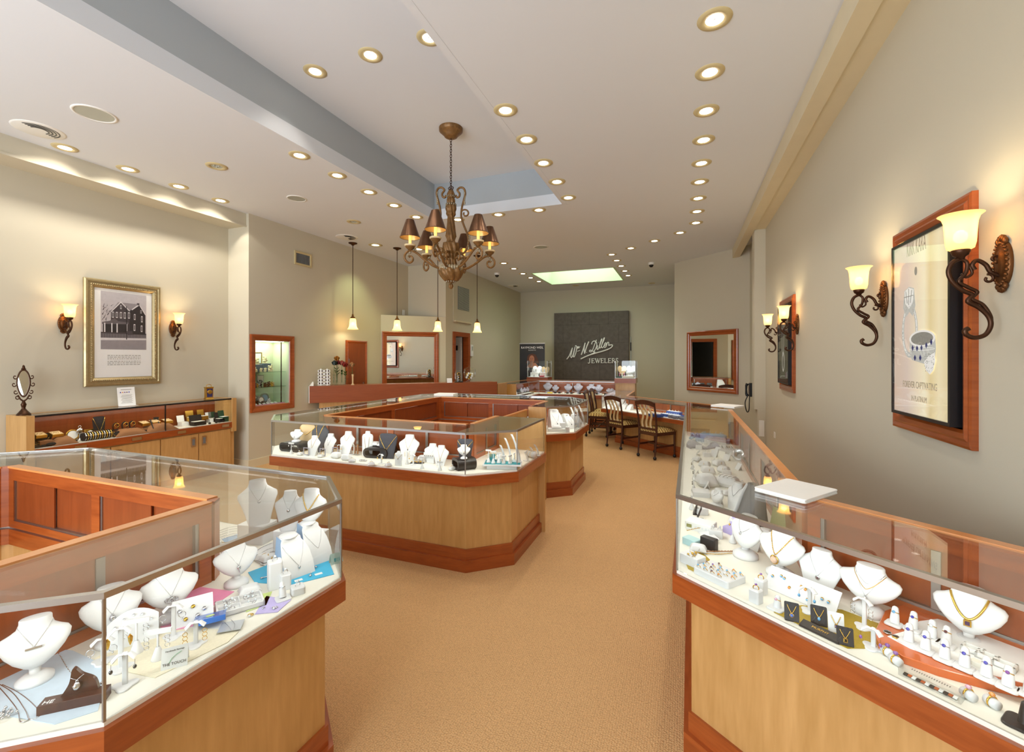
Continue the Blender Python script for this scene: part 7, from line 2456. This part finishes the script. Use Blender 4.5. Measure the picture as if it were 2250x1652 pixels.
MB().box(WX1 - .012, WX1, mid - .005, mid + .005, .70, 1.02).build('mullion', BLKP, t)
MB().box(WX1 - .012, WX1 + .001, WY0 + .06, WY1 - .06, 1.012, 1.03).build('black_edge', BLKP, t)
for k, Y in enumerate((2.78, 3.30, 3.80, 4.38)):
    MB().box(WX1 + .012, WX1 + .02, Y - .05, Y + .05, .64, .675).build('label_holder', SILVER, t)
ds = [2.44, 3.06, 3.57, 4.03, 4.48]
for k in range(4):
    d_ = MB().box(WX1 - .03, WX1 - .012, ds[k] + .006, ds[k + 1] - .006, .10, .60, .002).build('door', MAPLE, t)
    yy = ds[k + 1] - .07 if k % 2 == 0 else ds[k] + .07
    MB().box(WX1 - .012, WX1 - .004, yy - .028, yy + .028, .44, .56, .002).build('pull', SILVER, d_)
    MB().box(WX1 - .005, WX1 - .003, yy - .016, yy + .016, .46, .54).build('pull_recess', GRILLE, d_)
light('AREA', 'case_lamp', (WX1 - .03, 3.45, 1.005), K_CASE * 1.6, (1, .9, .75), (0, R(40), 0), shape='RECTANGLE', size=.02, size_y=1.9)
ZW = .7005
BLKV = pm('black_velvet', '121214', .9)
def wc(px, py):
    Y = on_x(px, 800, -6.06)[0]
    return -6.06, min(max(Y, WY0 + .1), WY1 - .1), ZW
def heap(px, py, w_, d_, h, lab, mt, seed):
    x, y, z = wc(px, py)
    rnd = random.Random(seed)
    n, m_ = 14, 9
    vs_ = []
    for j in range(m_):
        for i in range(n):
            u, v = -1 + 2 * i / (n - 1), -1 + 2 * j / (m_ - 1)
            f = max(0, 1 - (abs(u) ** 2.2)) * max(0, 1 - (abs(v) ** 2.2))
            vs_.append((u * d_ / 2, v * w_ / 2, h * f ** .6 * (1 + rnd.uniform(-.22, .22)) + .001))
    mb = MB().add(vs_, [[j * n + i, j * n + i + 1, (j + 1) * n + i + 1, (j + 1) * n + i] for j in range(m_ - 1) for i in range(n - 1)], True)
    o = mb.build('draped_cloth', mt, None, (min(x, WX1 - .12), y, z)); return tag(o, lab, 'cloth')
heap(138, 968, .20, .20, .075, 'brown cloth draped over blocks at the mirror end of the wall case', TAN, 1)
heap(285, 945, .34, .2, .07, 'brown cloth heap in the middle of the wall case', TAN, 2)
heap(350, 940, .34, .24, .09, 'brown cloth heap at the mullion of the wall case', TAN, 3)
for px, py, dz, w_, d_, lab in ((92, 945, .10, .12, .1, 'open gold ring box on the brown cloth, nearer the mirror end'), (128, 945, .09, .13, .1, 'flat gold ring box on the brown cloth beside the first'), (322, 935, .09, .12, .1, 'gold ring box on the middle heap, nearest the mullion'), (345, 932, .09, .13, .1, 'gold ring box right at the mullion'), (372, 930, .085, .13, .1, 'gold ring box beyond the mullion')):
    x, y, z = wc(px, py)
    t = thing('ring_box', lab, 'jewelry box', (min(x, WX1 - .12) - .03, y, z + dz), 90)
    w_ *= .72
    t.rotation_euler.x = R(14)
    MB().rbox(w_, d_, .03, .004, .002).build('box', BRASS, t)
    mb = MB().at((0, 0, .03)).rbox(w_ * .9, d_ * .85, .003, .003)
    for q in range(8):
        mb.sphere((-w_ * .35 + w_ * .1 * q, random.uniform(-.02, .02), .006), .005, 6)
    mb.build('ring_pad', BEIGE, t)
for k, (px, py, h, w_, lab) in enumerate([(72, 968, .13, .12, 'black velvet slope with gold chains at the mirror end of the wall case'), (105, 940, .12, .13, 'black velvet easel bust behind the gold ring boxes'), (226, 940, .24, .12, 'tall black velvet bust with a blue drop pendant'), (352, 915, .16, .07, 'dark oval neck stand behind the mullion')]):
    x, y, z = wc(px, py)
    b = bust('tall', min(x, WX1 - .13) - .05, y, z, 90, h, w_, lab, BLKV); necklace(b, 'gold chain on the ' + lab.split(' with')[0].split(' behind')[0] + f' of the wall case, piece {ORD[k]}', GOLD, .0015, .93, .3, 1.1, ('drop', .007, TOPAZ) if k == 2 else None)
x, y, z = wc(212, 965)
o = MB().at((0, 0, .045), 0, 0, 0).at((0, 0, .045), 90).lathe([(0, -.13), (.042, -.13), (.045, 0), (.042, .13), (0, .13)], 22).build('bracelet_roll', BLKV, None, (WX1 - .10, y, z), 4)
tag(o, 'black velvet roll wearing a row of watches and bangles', 'bracelet roll')
for k in range(12):
    mb = MB().torus((0, 0, 0), .0465, .0042, 22, 6, 'Y').sphere((.044, 0, .012), .010, 8)
    tag(mb.build('wristwatch', GOLD if k % 2 else SILVER, None, (WX1 - .10, y - .115 + .021 * k, z + .045), 4), ('gold' if k % 2 else 'silver') + ' wristwatch on the black velvet roll', 'watch', ('gold' if k % 2 else 'silver') + ' watches on the black roll')
x, y, z = wc(160, 955)
t = thing('desk_clock', 'round gold-rimmed clock standing behind the watch roll', 'clock', (WX1 - .22, y + .05, z), 90)
MB().at((0, 0, .064), 78).lathe([(.0, .006), (.046, .006), (.052, .012), (.06, .004), (.058, -.008), (0, -.01)], 28).build('case', BRASS, t)
MB().at((0, -.003, .064), 78).lathe([(0, .008), (.044, .008)], 24).build('dial', WPAPER, t)
x, y, z = wc(164, 945)
t = thing('anniversary_clock', 'silver pocket watch hung on a small pear-shaped stand', 'watch', (WX1 - .2, y + .09, z), 90)
MB().lathe([(0, 0), (.03, 0), (.026, .008), (.006, .02), (.006, .07), (0, .07)], 18).build('stand', SILVER, t)
MB().at((0, 0, .10), 90).lathe([(0, .008), (.028, .008), (.032, 0), (.028, -.008), (0, -.008)], 22).build('watch', SILVER, t)
MB().torus((0, 0, .145), .012, .003, 14, 6, 'Y').build('bow', SILVER, t)
x, y, z = wc(184, 945)
t = thing('desk_clock', 'square gold travel clock behind the watch roll', 'clock', (WX1 - .21, y + .1, z), 90)
MB().at((0, 0, .055), 80).rbox(.10, .10, .03, .006, .002).build('case', BRASS, t); MB().at((0, -.026, .058), 80).lathe([(0, .006), (.034, .006), (.036, 0)], 22).build('dial', WPAPER, t)
for k, (px, py, lab) in enumerate([(110, 985, 'black ring cushion with gold clip by the glass at the mirror end'), (155, 966, 'black ring cushion beside the brown cloth'), (242, 955, 'black easel with a tiny gold chain by the middle heap'), (235, 962, 'black easel with two pearls behind the watch roll')]):
    x, y, z = wc(px, py)
    if k < 2:
        o = MB().sphere((0, 0, .018), .035, 12, .5).build('ring_cushion', BLKV, None, (WX1 - .07, y, z)); o.scale = (1, 1.3, 1); tag(o, lab, 'ring cushion')
    else:
        easel(WX1 - .12 - .06 * (k == 3), y + .02, z, 90, .06, .08, lab, BLKV, GOLD, ('drop', .004, DIAM), 'gold chain on the ' + lab)
for k, (px, lab) in enumerate([(262, 'black hoop stand on the middle heap, nearest the tall black bust'), (282, 'black curved watch stand on the middle heap'), (298, 'black curved watch stand beside the gold box')]):
    x, y, z = wc(px, 940)
    t = thing('watch_stand', lab, 'watch stand', (WX1 - .17, y, z + .06), 90)
    MB().rbox(.06, .06, .01, .006, .002).build('base', BLKV, t)
    mb = MB().tube(smooth_path([(-.02, 0, .01), (-.026, 0, .06), (0, 0, .085), (.026, 0, .06), (.02, 0, .02)]), .008, 8); mb.build('cuff', BLKV if k else BRONZED, t)
    o = MB().torus((0, 0, 0), .022, .004, 18, 6, 'Y').build('watch', GOLD, None, (WX1 - .145, y, z + .12), 90); tag(o, 'gold watch on the ' + lab, 'watch')
for k, (px, lab) in enumerate([(282, 'wide gold cuff bracelet on the middle cloth heap'), (306, 'narrow gold cuff bracelet on the middle cloth heap')]):
    x, y, z = wc(px, 950)
    o = MB().tube([(.035 * math.cos(R(a)), .028 * math.sin(R(a)), .045) for a in range(-60, 241, 20)], .009 - .003 * k, 6, flat=.4).build('cuff_bracelet', GOLD, None, (WX1 - .10, y, z)); tag(o, lab, 'bracelet')
for k, (px, lab) in enumerate([(330, 'black pen leaning at the mullion, upright'), (348, 'black pen leaning beyond the mullion'), (360, 'black pen lying farthest beyond the mullion')]):
    x, y, z = wc(px, 945)
    o = MB().tube([(.06, -.01 * k, .008), (-.02, .0, .15 - .04 * k)], [.006, .007], 8).build('pen', BLKP, None, (WX1 - .08, y, z)); tag(o, lab, 'pen')
for k, (px, w_, m2, lab) in enumerate([(395, .09, WPAPER, 'pale watch box with open lid near the mullion side of the gift boxes'), (415, .10, BRASS, 'open gold lined watch box among the gift boxes'), (432, .16, BLKV, 'wide black bracelet box with white satin lining'), (440, .09, BRASS, 'open gold lined watch box behind the black bracelet box'), (458, .08, WPAPER, 'small white upright gift box'), (466, .10, GREEN, 'open green watch box with gold watch'), (480, .08, BLKV, 'small black ring box beside the large green box'), (493, .13, GREEN, 'large green gift box with pale lid at the far end')]):
    x, y, z = wc(px, 928)
    dx = .08 if k in (2, 6, 7) else .2
    open_box(WX1 - dx - .02, y + (.12 if dx > .1 else .02), z + (.05 if k in (1, 3) else 0), 90, w_, .09, .05 if k != 7 else .07, lab, m2, CREAM if k != 7 else WPAPER)
for k in range(5):
    x, y, z = wc(425 + 15 * k, 935)
    o = MB().sphere((0, 0, .012), .018, 10, .7).build('ring_cushion', BLKV, None, (WX1 - .05, y, z)); tag(o, f'tiny black ring cushion by the glass under the gift boxes, {ORD[k]} from the mullion', 'ring cushion')
for k, (px, ang_, w_, lab) in enumerate([(70, 55, .16, 'black velvet slope laid with gold chains by the glass at the mirror end'), (92, 60, .12, 'second black velvet slope with gold chains beside the brown cloth'), (143, 40, .07, 'small black velvet easel behind the watch roll'), (252, 30, .07, 'black velvet pad with gold pendant before the middle heap'), (318, 45, .08, 'black velvet pad leaning by the mullion')]):
    x, y, z = wc(px, 960)
    f = slope_panel(WX1 - (.05 if k < 2 else .05) - .03 * (k == 2), y, z, 90, w_, .15 if k < 2 else .07, lab, BLKV, ang_, name='velvet_display')
    for q in range(4 if k < 2 else 1):
        pts = [f(-w_ * .4 + w_ * .2 * q + .012 * math.sin(j * 1.2), (.02 + .014 * j) * (1 if k < 2 else .5)) for j in range(9)]
        tag(MB().tube([(a_, b_, c_ + .003) for a_, b_, c_ in pts], .0016, 5).build('chain_necklace', GOLD), 'gold chain on the ' + lab.split(' with')[0].split(' laid')[0].split(' behind')[0].split(' before')[0] + (' of the wall case' if k < 2 else ' in the wall case, ' + ORD[k]), 'necklace', 'gold chains on black velvet %d' % k)
for k, (px, w_, h) in enumerate([(100, .10, .06), (132, .10, .055), (318, .10, .05), (345, .10, .05), (370, .10, .045)]):
    x, y, z = wc(px, 945)
    tag(MB().box(-.05, .05, -w_ / 2, w_ / 2, 0, h, .003).build('cloth_block', TAN, None, (x - .03, y, z)), f'brown block lifting a gold ring box in the wall case, {ORD[k]} from the mirror end', 'display block')
# things standing on the wall case
x, y = -6.20, 2.42
ZT = 1.0285
t = thing('table_mirror', 'ornate bronze oval table mirror on the end of the wall case', 'mirror', (x + .06, y, ZT), 60)
t.scale = (.72, 1, 1.06)
MB().lathe([(0, 0), (.075, 0), (.07, .012), (.05, .03), (.03, .05), (.018, .065), (.024, .085), (.03, .10), (.018, .12), (.012, .14), (0, .14)], 24).build('base', BRONZED, t)
mb = MB()
for k in range(40):
    a = 2 * math.pi * k / 40
    b2 = 2 * math.pi * (k + 1) / 40
    f = lambda q: (.062 * math.sin(q) * (1 - .25 * (math.cos(q) < 0) * abs(math.cos(q))), 0, .30 + .125 * math.cos(q))
    mb.tube([f(a), f(b2)], .009, 6)
for s in (-1, 1):
    for q, (cx_, cz_) in enumerate([(.08, .36), (.09, .29), (.075, .22), (.06, .17)]):
        mb.tube([(s * px_2, -.002, pz_2) for px_2, pz_2 in spiral(cx_, cz_, .022, .006, 200, 520, 14)], .005, 6)
    mb.tube([(0, 0, .13), (s * .03, 0, .15), (s * .055, 0, .19)], .008, 6)
mb.sphere((0, 0, .445), .016, 8, 1.8).sphere((-.015, 0, .432), .01, 6).sphere((.015, 0, .432), .01, 6)
mb.build('frame', BRONZED, t)
MB().at((0, -.002, 0)).add([(.056 * math.sin(2 * math.pi * k / 36) * (1 - .25 * (math.cos(2 * math.pi * k / 36) < 0) * abs(math.cos(2 * math.pi * k / 36))), 0, .30 + .118 * math.cos(2 * math.pi * k / 36)) for k in range(36)], [list(range(36))[::-1]]).build('glass', MIRROR, t)
yc, zc = on_x(273, 880, -6.26)
t = thing('info_card', 'white leaflet with small colored gems leaning under the gilt picture', 'card', (-6.20, yc, ZT), 90)
MB().at((0, 0, .001), 82).box(-.09, .09, 0, .22, -.003, 0).build('sheet', WPAPER, t)
MB().box(-.085, .085, -.06, -.002, 0, .002).build('fold', WPAPER, t)
mb = MB().at((0, -.001, .002), 82)
for r_ in range(9):
    mb.box(-.06 + .006 * (r_ % 3), .06 - .009 * (r_ % 2), .03 + .012 * r_, .0325 + .012 * r_, .0, .0006)
mb.box(-.055, .055, .19, .195, 0, .0006).build('text_lines', INKG, t)
mb = MB().at((0, -.002, .002), 82)
for k in range(5):
    mb.mat(k % 4).sphere((-.06 + .022 * k, .16, .001), .007, 8, .3)
mb.build('gem_pictures', [SAPPH, CITRINE, AMETH, GARNET], t)
yc, zc = on_x(461, 875, -6.12)
t = thing('carriage_clock', 'small gold carriage clock with blue face on the wall case', 'clock', (-6.14, yc, ZT), 80)
MB().box(-.05, .05, -.03, .03, 0, .018, .002).box(-.045, .045, -.026, .026, .018, .155, .002).box(-.05, .05, -.03, .03, .155, .168, .002).build('case', BRASS, t)
MB().box(-.034, .034, -.029, -.026, .03, .145).build('face', pm('navy_enamel', '2A2A5A', .3), t)
MB().at((0, -.03, .10), 90).lathe([(0, .003), (.026, .003), (.03, 0)], 22).build('dial', BRASS, t)
MB().tube(smooth_path([(-.03, 0, .168), (-.03, 0, .19), (0, 0, .205), (.03, 0, .19), (.03, 0, .168)]), .004, 6).build('handle', BRASS, t)

# ------------------------------------------------------------------ lit niche cabinet in the left wall
y0, y1, z0, z1 = NICHE
X = -5.90
t = thing('niche_cabinet', 'lit built-in display cabinet with cherry frame and glass shelves in the left wall', 'display cabinet', (0, 0, 0))
GRN = pm('niche_paint', 'D8DEC4', .7)
m = MB().box(X - .36, X - .34, y0, y1, z0, z1).box(X - .34, X, y0 - .012, y0 + .003, z0, z1).box(X - .34, X, y1 - .003, y1 + .012, z0, z1).box(X - .36, X, y0, y1, z1 - .003, z1 + .012).box(X - .36, X, y0, y1, z0 - .012, z0 + .003)
m.build('interior', GRN, t)
fo = frame_mb(y1 - y0 + .17, z1 - z0 + .17, [(0, 0), (0, .028), (.015, .034), (.05, .024), (.08, .018), (.09, .004)]).build('frame', CHERRY, t)
fo.location = (X, (y0 + y1) / 2, (z0 + z1) / 2); fo.rotation_euler.z = R(90)
MB().box(X - .012, X - .006, y0 + .004, y1 - .004, z0 + .004, z1 - .004).build('glass_pane', GLASS, t)
SH = (1.155, 1.385)
for q in SH:
    MB().box(X - .335, X - .05, y0 + .01, y1 - .01, q - .008, q).build('glass_shelf', glass_mat('shelf_glass_%d' % int(q * 1000), (.80, .92, .86), 1.2), t)
for yy in (y1 - .10,):
    MB().box(X - .06, X - .05, yy - .006, yy + .006, z0, z1).build('shelf_standard', BRONZED, t)
MB().box(X - .30, X - .05, y0 + .05, y1 - .05, z1 - .012, z1 - .004).build('lamp_diffuser', LENSG, t)
light('AREA', 'niche_lamp', (X - .18, (y0 + y1) / 2, z1 - .015), 1.6, (.95, 1, .82), (0, 0, 0), shape='RECTANGLE', size=.25, size_y=.5)
IVORY = pm('ivory_ceramic', 'EFE6C0', .4, 0, (40, .1)); NAVYB = pm('slate_blue_box', '46607A', .6); PEWTER = pm('pewter', 'A8A8A4', .35, .8)
def figurine(yy, xx, z, h, mt, lab, seed, group=None):
    rnd = random.Random(seed)
    mb = MB()
    mb.lathe([(0, 0), (h * .3, 0), (h * .28, h * .08), (h * .2, h * .12), (0, h * .12)], 14)
    for k in range(7):
        a = k * 2.4
        mb.sphere((h * .16 * math.cos(a), h * .16 * math.sin(a), h * (.2 + .1 * k)), h * (.2 - .012 * k), 8, rnd.uniform(.7, 1.2))
    mb.tube([(-h * .2, 0, h * .5), (-h * .32, 0, h * .72), (-h * .2, 0, h * .85)], h * .05, 6)
    tag(mb.build('figurine', mt, None, (xx, yy, z), seed * 40), lab, 'figurine', group)
zz = SH[1] + .0005
flat_box(X - .16, y0 + .14, zz, 90, .17, .12, .11, 'slate blue gift box on the top niche shelf, the longer one', NAVYB)
flat_box(X - .2, y0 + .34, zz, 90, .14, .1, .125, 'slate blue gift box on the top niche shelf, at the far side', NAVYB)
for k, (dy, dx, dz, h) in enumerate([(.06, .12, .111, .10), (.16, .16, .111, .12), (.25, .2, 0, .14), (.34, .2, .126, .13), (.17, .08, 0, .07), (.24, .08, 0, .07), (.34, .09, 0, .12), (.05, .07, 0, .08), (.09, .08, 0, .05)]):
    figurine(y0 + dy, X - dx, zz + dz, h, IVORY, f'ivory flower figurine on the top niche shelf, {ORD[k]} from the near side', k + 1)
for k, (dy, w_, h) in enumerate([(.08, .13, .2), (.3, .13, .18)]):
    t = thing('framed_photo', ('gilt' if k else 'dark') + ' photo frame standing at the back of the top niche shelf', 'photo frame', (X - .30, y0 + dy, zz + .02 + .1), 90)
    frame_mb(w_, h, [(0, -.006), (0, .008), (.012, .008), (.012, 0)]).build('frame', BRASS if k else BRONZED, t).location.z = h / 2
    MB().box(-w_ / 2 + .01, w_ / 2 - .01, -.002, .004, .01, h - .01).build('photo', pm('pale_print_%d' % k, 'DCE4E8', .6), t)
    MB().box(-w_ / 2, w_ / 2, -.03, .03, -.118, 0).build('block', GRN, t)
zz = SH[0] + .0005
t = thing('framed_photo', 'square silver photo frame at the back of the middle niche shelf', 'photo frame', (X - .26, y0 + .30, zz + .06), 90)
MB().box(-.06, .06, -.01, .0, 0, .115).build('frame', PEWTER, t); MB().box(-.05, .05, -.012, -.01, .01, .105).build('photo', WPAPER, t); MB().box(-.05, .05, -.02, .03, -.06, 0).build('block', GRN, t)
for k, (dy, dx, h, m2, nm) in enumerate([(.05, .2, .14, BRASS, 'gold'), (.07, .1, .09, pm('blue_glass', '2A3A8A', .15), 'dark blue'), (.12, .1, .07, BRASS, 'gold'), (.16, .12, .11, PEWTER, 'pewter'), (.20, .15, .12, BLKP, 'black'), (.24, .08, .08, BRONZE, 'bronze'), (.30, .08, .09, BRONZE, 'bronze'), (.37, .1, .085, BRASS, 'gold'), (.14, .22, .16, PEWTER, 'pewter'), (.41, .12, .08, BEIGE, 'beige')]):
    figurine(y0 + dy, X - dx, zz, h, m2, f'{nm} keepsake figurine on the middle niche shelf, {ORD[k]} in order from the near side', k + 20)
zz = z0 + .0035
for k, (dy, dx, h, m2, nm) in enumerate([(.06, .2, .16, PEWTER, 'tall pewter'), (.12, .18, .18, PEWTER, 'tallest pewter'), (.22, .2, .14, WHITE, 'white'), (.1, .08, .08, BRONZE, 'bronze'), (.19, .08, .07, BRONZE, 'low bronze'), (.32, .1, .1, WHITE, 'white bell-shaped')]):
    figurine(y0 + dy, X - dx, zz, h, m2, f'{nm} figurine on the floor of the niche cabinet, {ORD[k]} in order', k + 40)
for k, (dy, dx, r_, lab) in enumerate([(.2, .12, .055, 'round pewter photo plate at the front of the niche floor'), (.33, .2, .075, 'large round silver photo plate at the back of the niche floor')]):
    t = thing('photo_plate', lab, 'plate', (X - dx, y0 + dy, zz), 90)
    MB().at((0, 0, r_ + .02), 80).lathe([(0, .004), (r_ * .7, .004), (r_, .01), (r_ * 1.02, .002), (0, -.004)], 26).build('rim', PEWTER, t)
    MB().at((0, -.002, r_ + .02), 80).lathe([(0, .006), (r_ * .68, .006)], 22).build('picture', BLUE if k else WPAPER, t)
    MB().rbox(r_ * 1.2, .04, .022, .005, .001).build('foot', PEWTER, t)
mb = MB().box(X - .10, X - .03, y0 + .03, y1 - .05, zz, zz + .012); tag(mb.build('display_cloth', PINK), 'pink striped cloth strip along the niche floor', 'cloth')
for k in range(6):
    o = MB().at((0, 0, .014), 30).box(-.022, .022, -.02, .02, 0, .003).build('price_card', WPAPER, None, (X - .06, y0 + .06 + .07 * k, zz + .006), 90); tag(o, 'small white card in the row on the pink niche cloth', 'card', 'white cards on the niche cloth')

# ------------------------------------------------------------------ service counter under the pendants
fa, fb = Vector((-5.885, 5.745)), Vector((-3.45, 8.18))
u = Vector((.7071, .7071)); nb = Vector((-.7071, .7071))
def K(s_, back): 
    p_ = fa + u * s_ + nb * back
    return (p_.x, p_.y)
LK = (fb - fa).length
t = thing('service_counter', 'raised cherry service counter with maple base running under the pendant lamps', 'counter', (0, 0, 0))
MB().prism([K(.05, 0), K(LK, 0), K(LK, .05), K(.05, .05)], .84, 1.125).build('fascia', CHERRYL, t)
MB().prism([K(.05, .05), K(LK, .05), K(LK, .42), K(.42, .42)], 1.09, 1.12).build('counter_top', CHERRYL, t)
MB().prism([K(.2, .05), K(LK - .03, .05), K(LK - .03, .12), K(.2, .12)], 0, 1.09).build('base_panel', MAPLE, t)
MB().prism([K(.04, -.001), K(.05, -.001), K(.05, .05), K(.04, .05)], .84, 1.125).build('end_edge', WPLAS, t)
MB().prism([K(LK + .02, .02), K(LK + .34, .30), K(LK + .32, .34), K(LK, .06)], 0, 1.08).build('return_panel', MAPLE, t)
ZK = 1.1205
def KP(px, back=.2):
    """point on the counter top behind the fascia on the sight line of column px"""
    a_ = (px - 1125) / FPX
    p0 = fa + nb * back
    dx, dy = a_ * CA - SA, CA + a_ * SA
    # p0 + u s = d*(dx,dy)
    det = u.x * dy - u.y * dx
    s_ = (p0.y * dx - p0.x * dy) / det
    q = p0 + u * s_
    return q.x, q.y
for k, px in enumerate((705, 719)):
    x, y = KP(px, .12)
    t = thing('earring_card_stand', f'white stand with paired earring cards on the service counter, {("left", "right")[k]} of two', 'earring stand', (x, y, ZK), 45)
    MB().at((0, 0, 0), 74).box(-.012, .012, 0, .30, -.004, 0).build('upright', WPLAS, t)
    MB().box(-.05, .05, 0, .09, 0, .006).build('foot', WPLAS, t)
    for r_ in range(5):
        mb = MB().at((0, -.002, 0), 74)
        mb.mat(0).box(-.048, .048, .02 + .055 * r_, .06 + .055 * r_, 0, .003)
        mb.mat(1).sphere((-.022, .04 + .055 * r_, .006), .014, 7, .6).sphere((.022, .04 + .055 * r_, .006), .014, 7, .6)
        mb.build('earring_card', [WPAPER, BRONZED], t)
x, y = KP(684, .1)
tag(MB().at((0, 0, .01), 55).rbox(.07, .09, .01, .006, .002).build('card_reader', WPLAS, None, (x, y, ZK + .02), 45), 'small white card reader at the left end of the service counter', 'card reader')
ROSEM = [pm('rose_%d' % k, c, .4, 0, (30, .1)) for k, c in enumerate(('D8923A', '2C3A26', 'C8607A', 'C85838', 'B43A2C', 'E4B078'))]
LEAF = pm('rose_leaf', '4A6A2A', .5)
rl = ['amber rose in the tallest vase on the service counter', 'dark green rose at the left of the vase group', 'pink rose just below the tallest one', 'orange red rose in the middle of the vase group', 'deep red rose at the right of the vase group', 'pale peach rose alone in the vase before the cherry door']
for k, (px, h, back) in enumerate([(739, .44, .2), (733, .36, .14), (741, .37, .26), (751, .36, .2), (759, .33, .14), (775, .33, .12)]):
    x, y = KP(px, back)
    v = thing('bud_vase', f'slim clear bud vase on the service counter holding the {rl[k].split(" in ")[0].split(" leaning")[0].split(" just")[0].split(" at ")[0].split(" alone")[0]}', 'vase', (x, y, ZK), 0)
    MB().lathe([(0, 0), (.03, 0), (.03, .006), (.012, .03), (.014, .14), (.02, .19), (.018, .19), (.011, .14), (.009, .04), (0, .03)], 16).build('vase', glass_mat('vase_glass_%d' % k, (.92, .95, .92), 1.2) if k == 0 else GLASS if k < 5 else BEIGE, v)
    r_ = thing('preserved_rose', rl[k], 'flower', (x, y, ZK), 40 * k)
    MB().tube([(0, 0, .05), (.006, 0, h * .6), (.01, 0, h)], .004, 6).build('stem', LEAF, r_)
    mb = MB()
    for q in range(3):
        for j in range(5):
            a = 2 * math.pi * j / 5 + q
            mb.at((0, 0, -.4 * h), 0, 0, 0, (1.4, 1.4, 1.4)).loft([[(.01 + .008 * (q + 1) * math.cos(a) + .016 * (1 + .3 * q) * w_ * math.cos(a + 1.57), .008 * (q + 1) * math.sin(a) + .016 * (1 + .3 * q) * w_ * math.sin(a + 1.57), h + zz) for w_, zz in ((-1 * sc_, z_), (0, z_ - .004), (1 * sc_, z_), (0, z_ + .004))] for sc_, z_ in ((.3, -.004), (1.0, .018), (1.0, .036), (.4, .05 - .006 * q))], True)
    mb.sphere((.01, 0, h + .02), .014, 8, 1.4)
    mb.here().build('petals', ROSEM[k % 6], r_)
    mb = MB()
    for q, zz in enumerate((.5, .62)):
        for j in (-1, 1):
            mb.loft([[(.006 + j * d_ * .05, (-.014 + .028 * e) * sc_, h * zz + d_ * .04) for e in (0, .33, .66, 1)] for d_, sc_ in ((0, .15), (.4, 1), (.8, .8), (1.1, .1))], True)
    mb.build('leaves', LEAF, r_)
def jar(px, h, r_, lab, back, fill):
    x, y = KP(px, back)
    t = thing('candy_jar', lab, 'jar', (x, y, ZK), 0)
    MB().lathe([(0, 0), (r_ * .7, 0), (r_ * .75, .01), (r_ * .35, .03), (r_ * .9, h * .3), (r_, h * .55), (r_ * .95, h * .7), (r_ * .92, h * .7), (r_ * .93, h * .55), (r_ * .82, h * .3), (0, .04)], 24).build('bowl', GLASS, t)
    MB().lathe([(r_ * .98, h * .7), (r_ * .9, h * .78), (r_ * .3, h * .86), (r_ * .12, h * .9), (r_ * .2, h * .96), (0, h)], 24).build('lid', GLASS, t)
    mb = MB()
    for k in range(24):
        a, q = k * 2.4, math.sqrt((k % 8) / 8)
        mb.mat(k % 2).sphere((r_ * .62 * q * math.cos(a), r_ * .62 * q * math.sin(a), h * (.18 + .02 * k * .7)), r_ * .2, 7)
    mb.build('wrapped_sweets', fill, t)
jar(1032, .34, .12, 'tall lidded glass sweet jar at the far end of the service counter', .18, [BRASS, WPAPER])
x, y = KP(1008, .2)
t = thing('glass_dome', 'glass dome with a dark clockwork inside beside the sweet jar', 'glass dome', (x, y, ZK), 45)
MB().lathe([(.075, .02), (.075, .17), (.065, .21), (.04, .235), (0, .245)], 24).build('dome', GLASS, t)
MB().lathe([(0, 0), (.085, 0), (.085, .018), (0, .02)], 24).build('base', BLKP, t)
mb = MB()
for k in range(6):
    mb.mat(k % 2).torus((0, 0, .05 + .022 * k), .03 - .003 * (k % 2), .010, 14, 6, 'Y')
mb.build('clockwork', [BLKP, BRASS], t)
x, y = KP(988, .08)
tag(MB().at((0, 0, 0), 75).box(-.05, .05, 0, .09, -.002, .002).build('sign_card', WPAPER, None, (x, y, ZK), 45), 'small white card standing before the wide mirror', 'card')
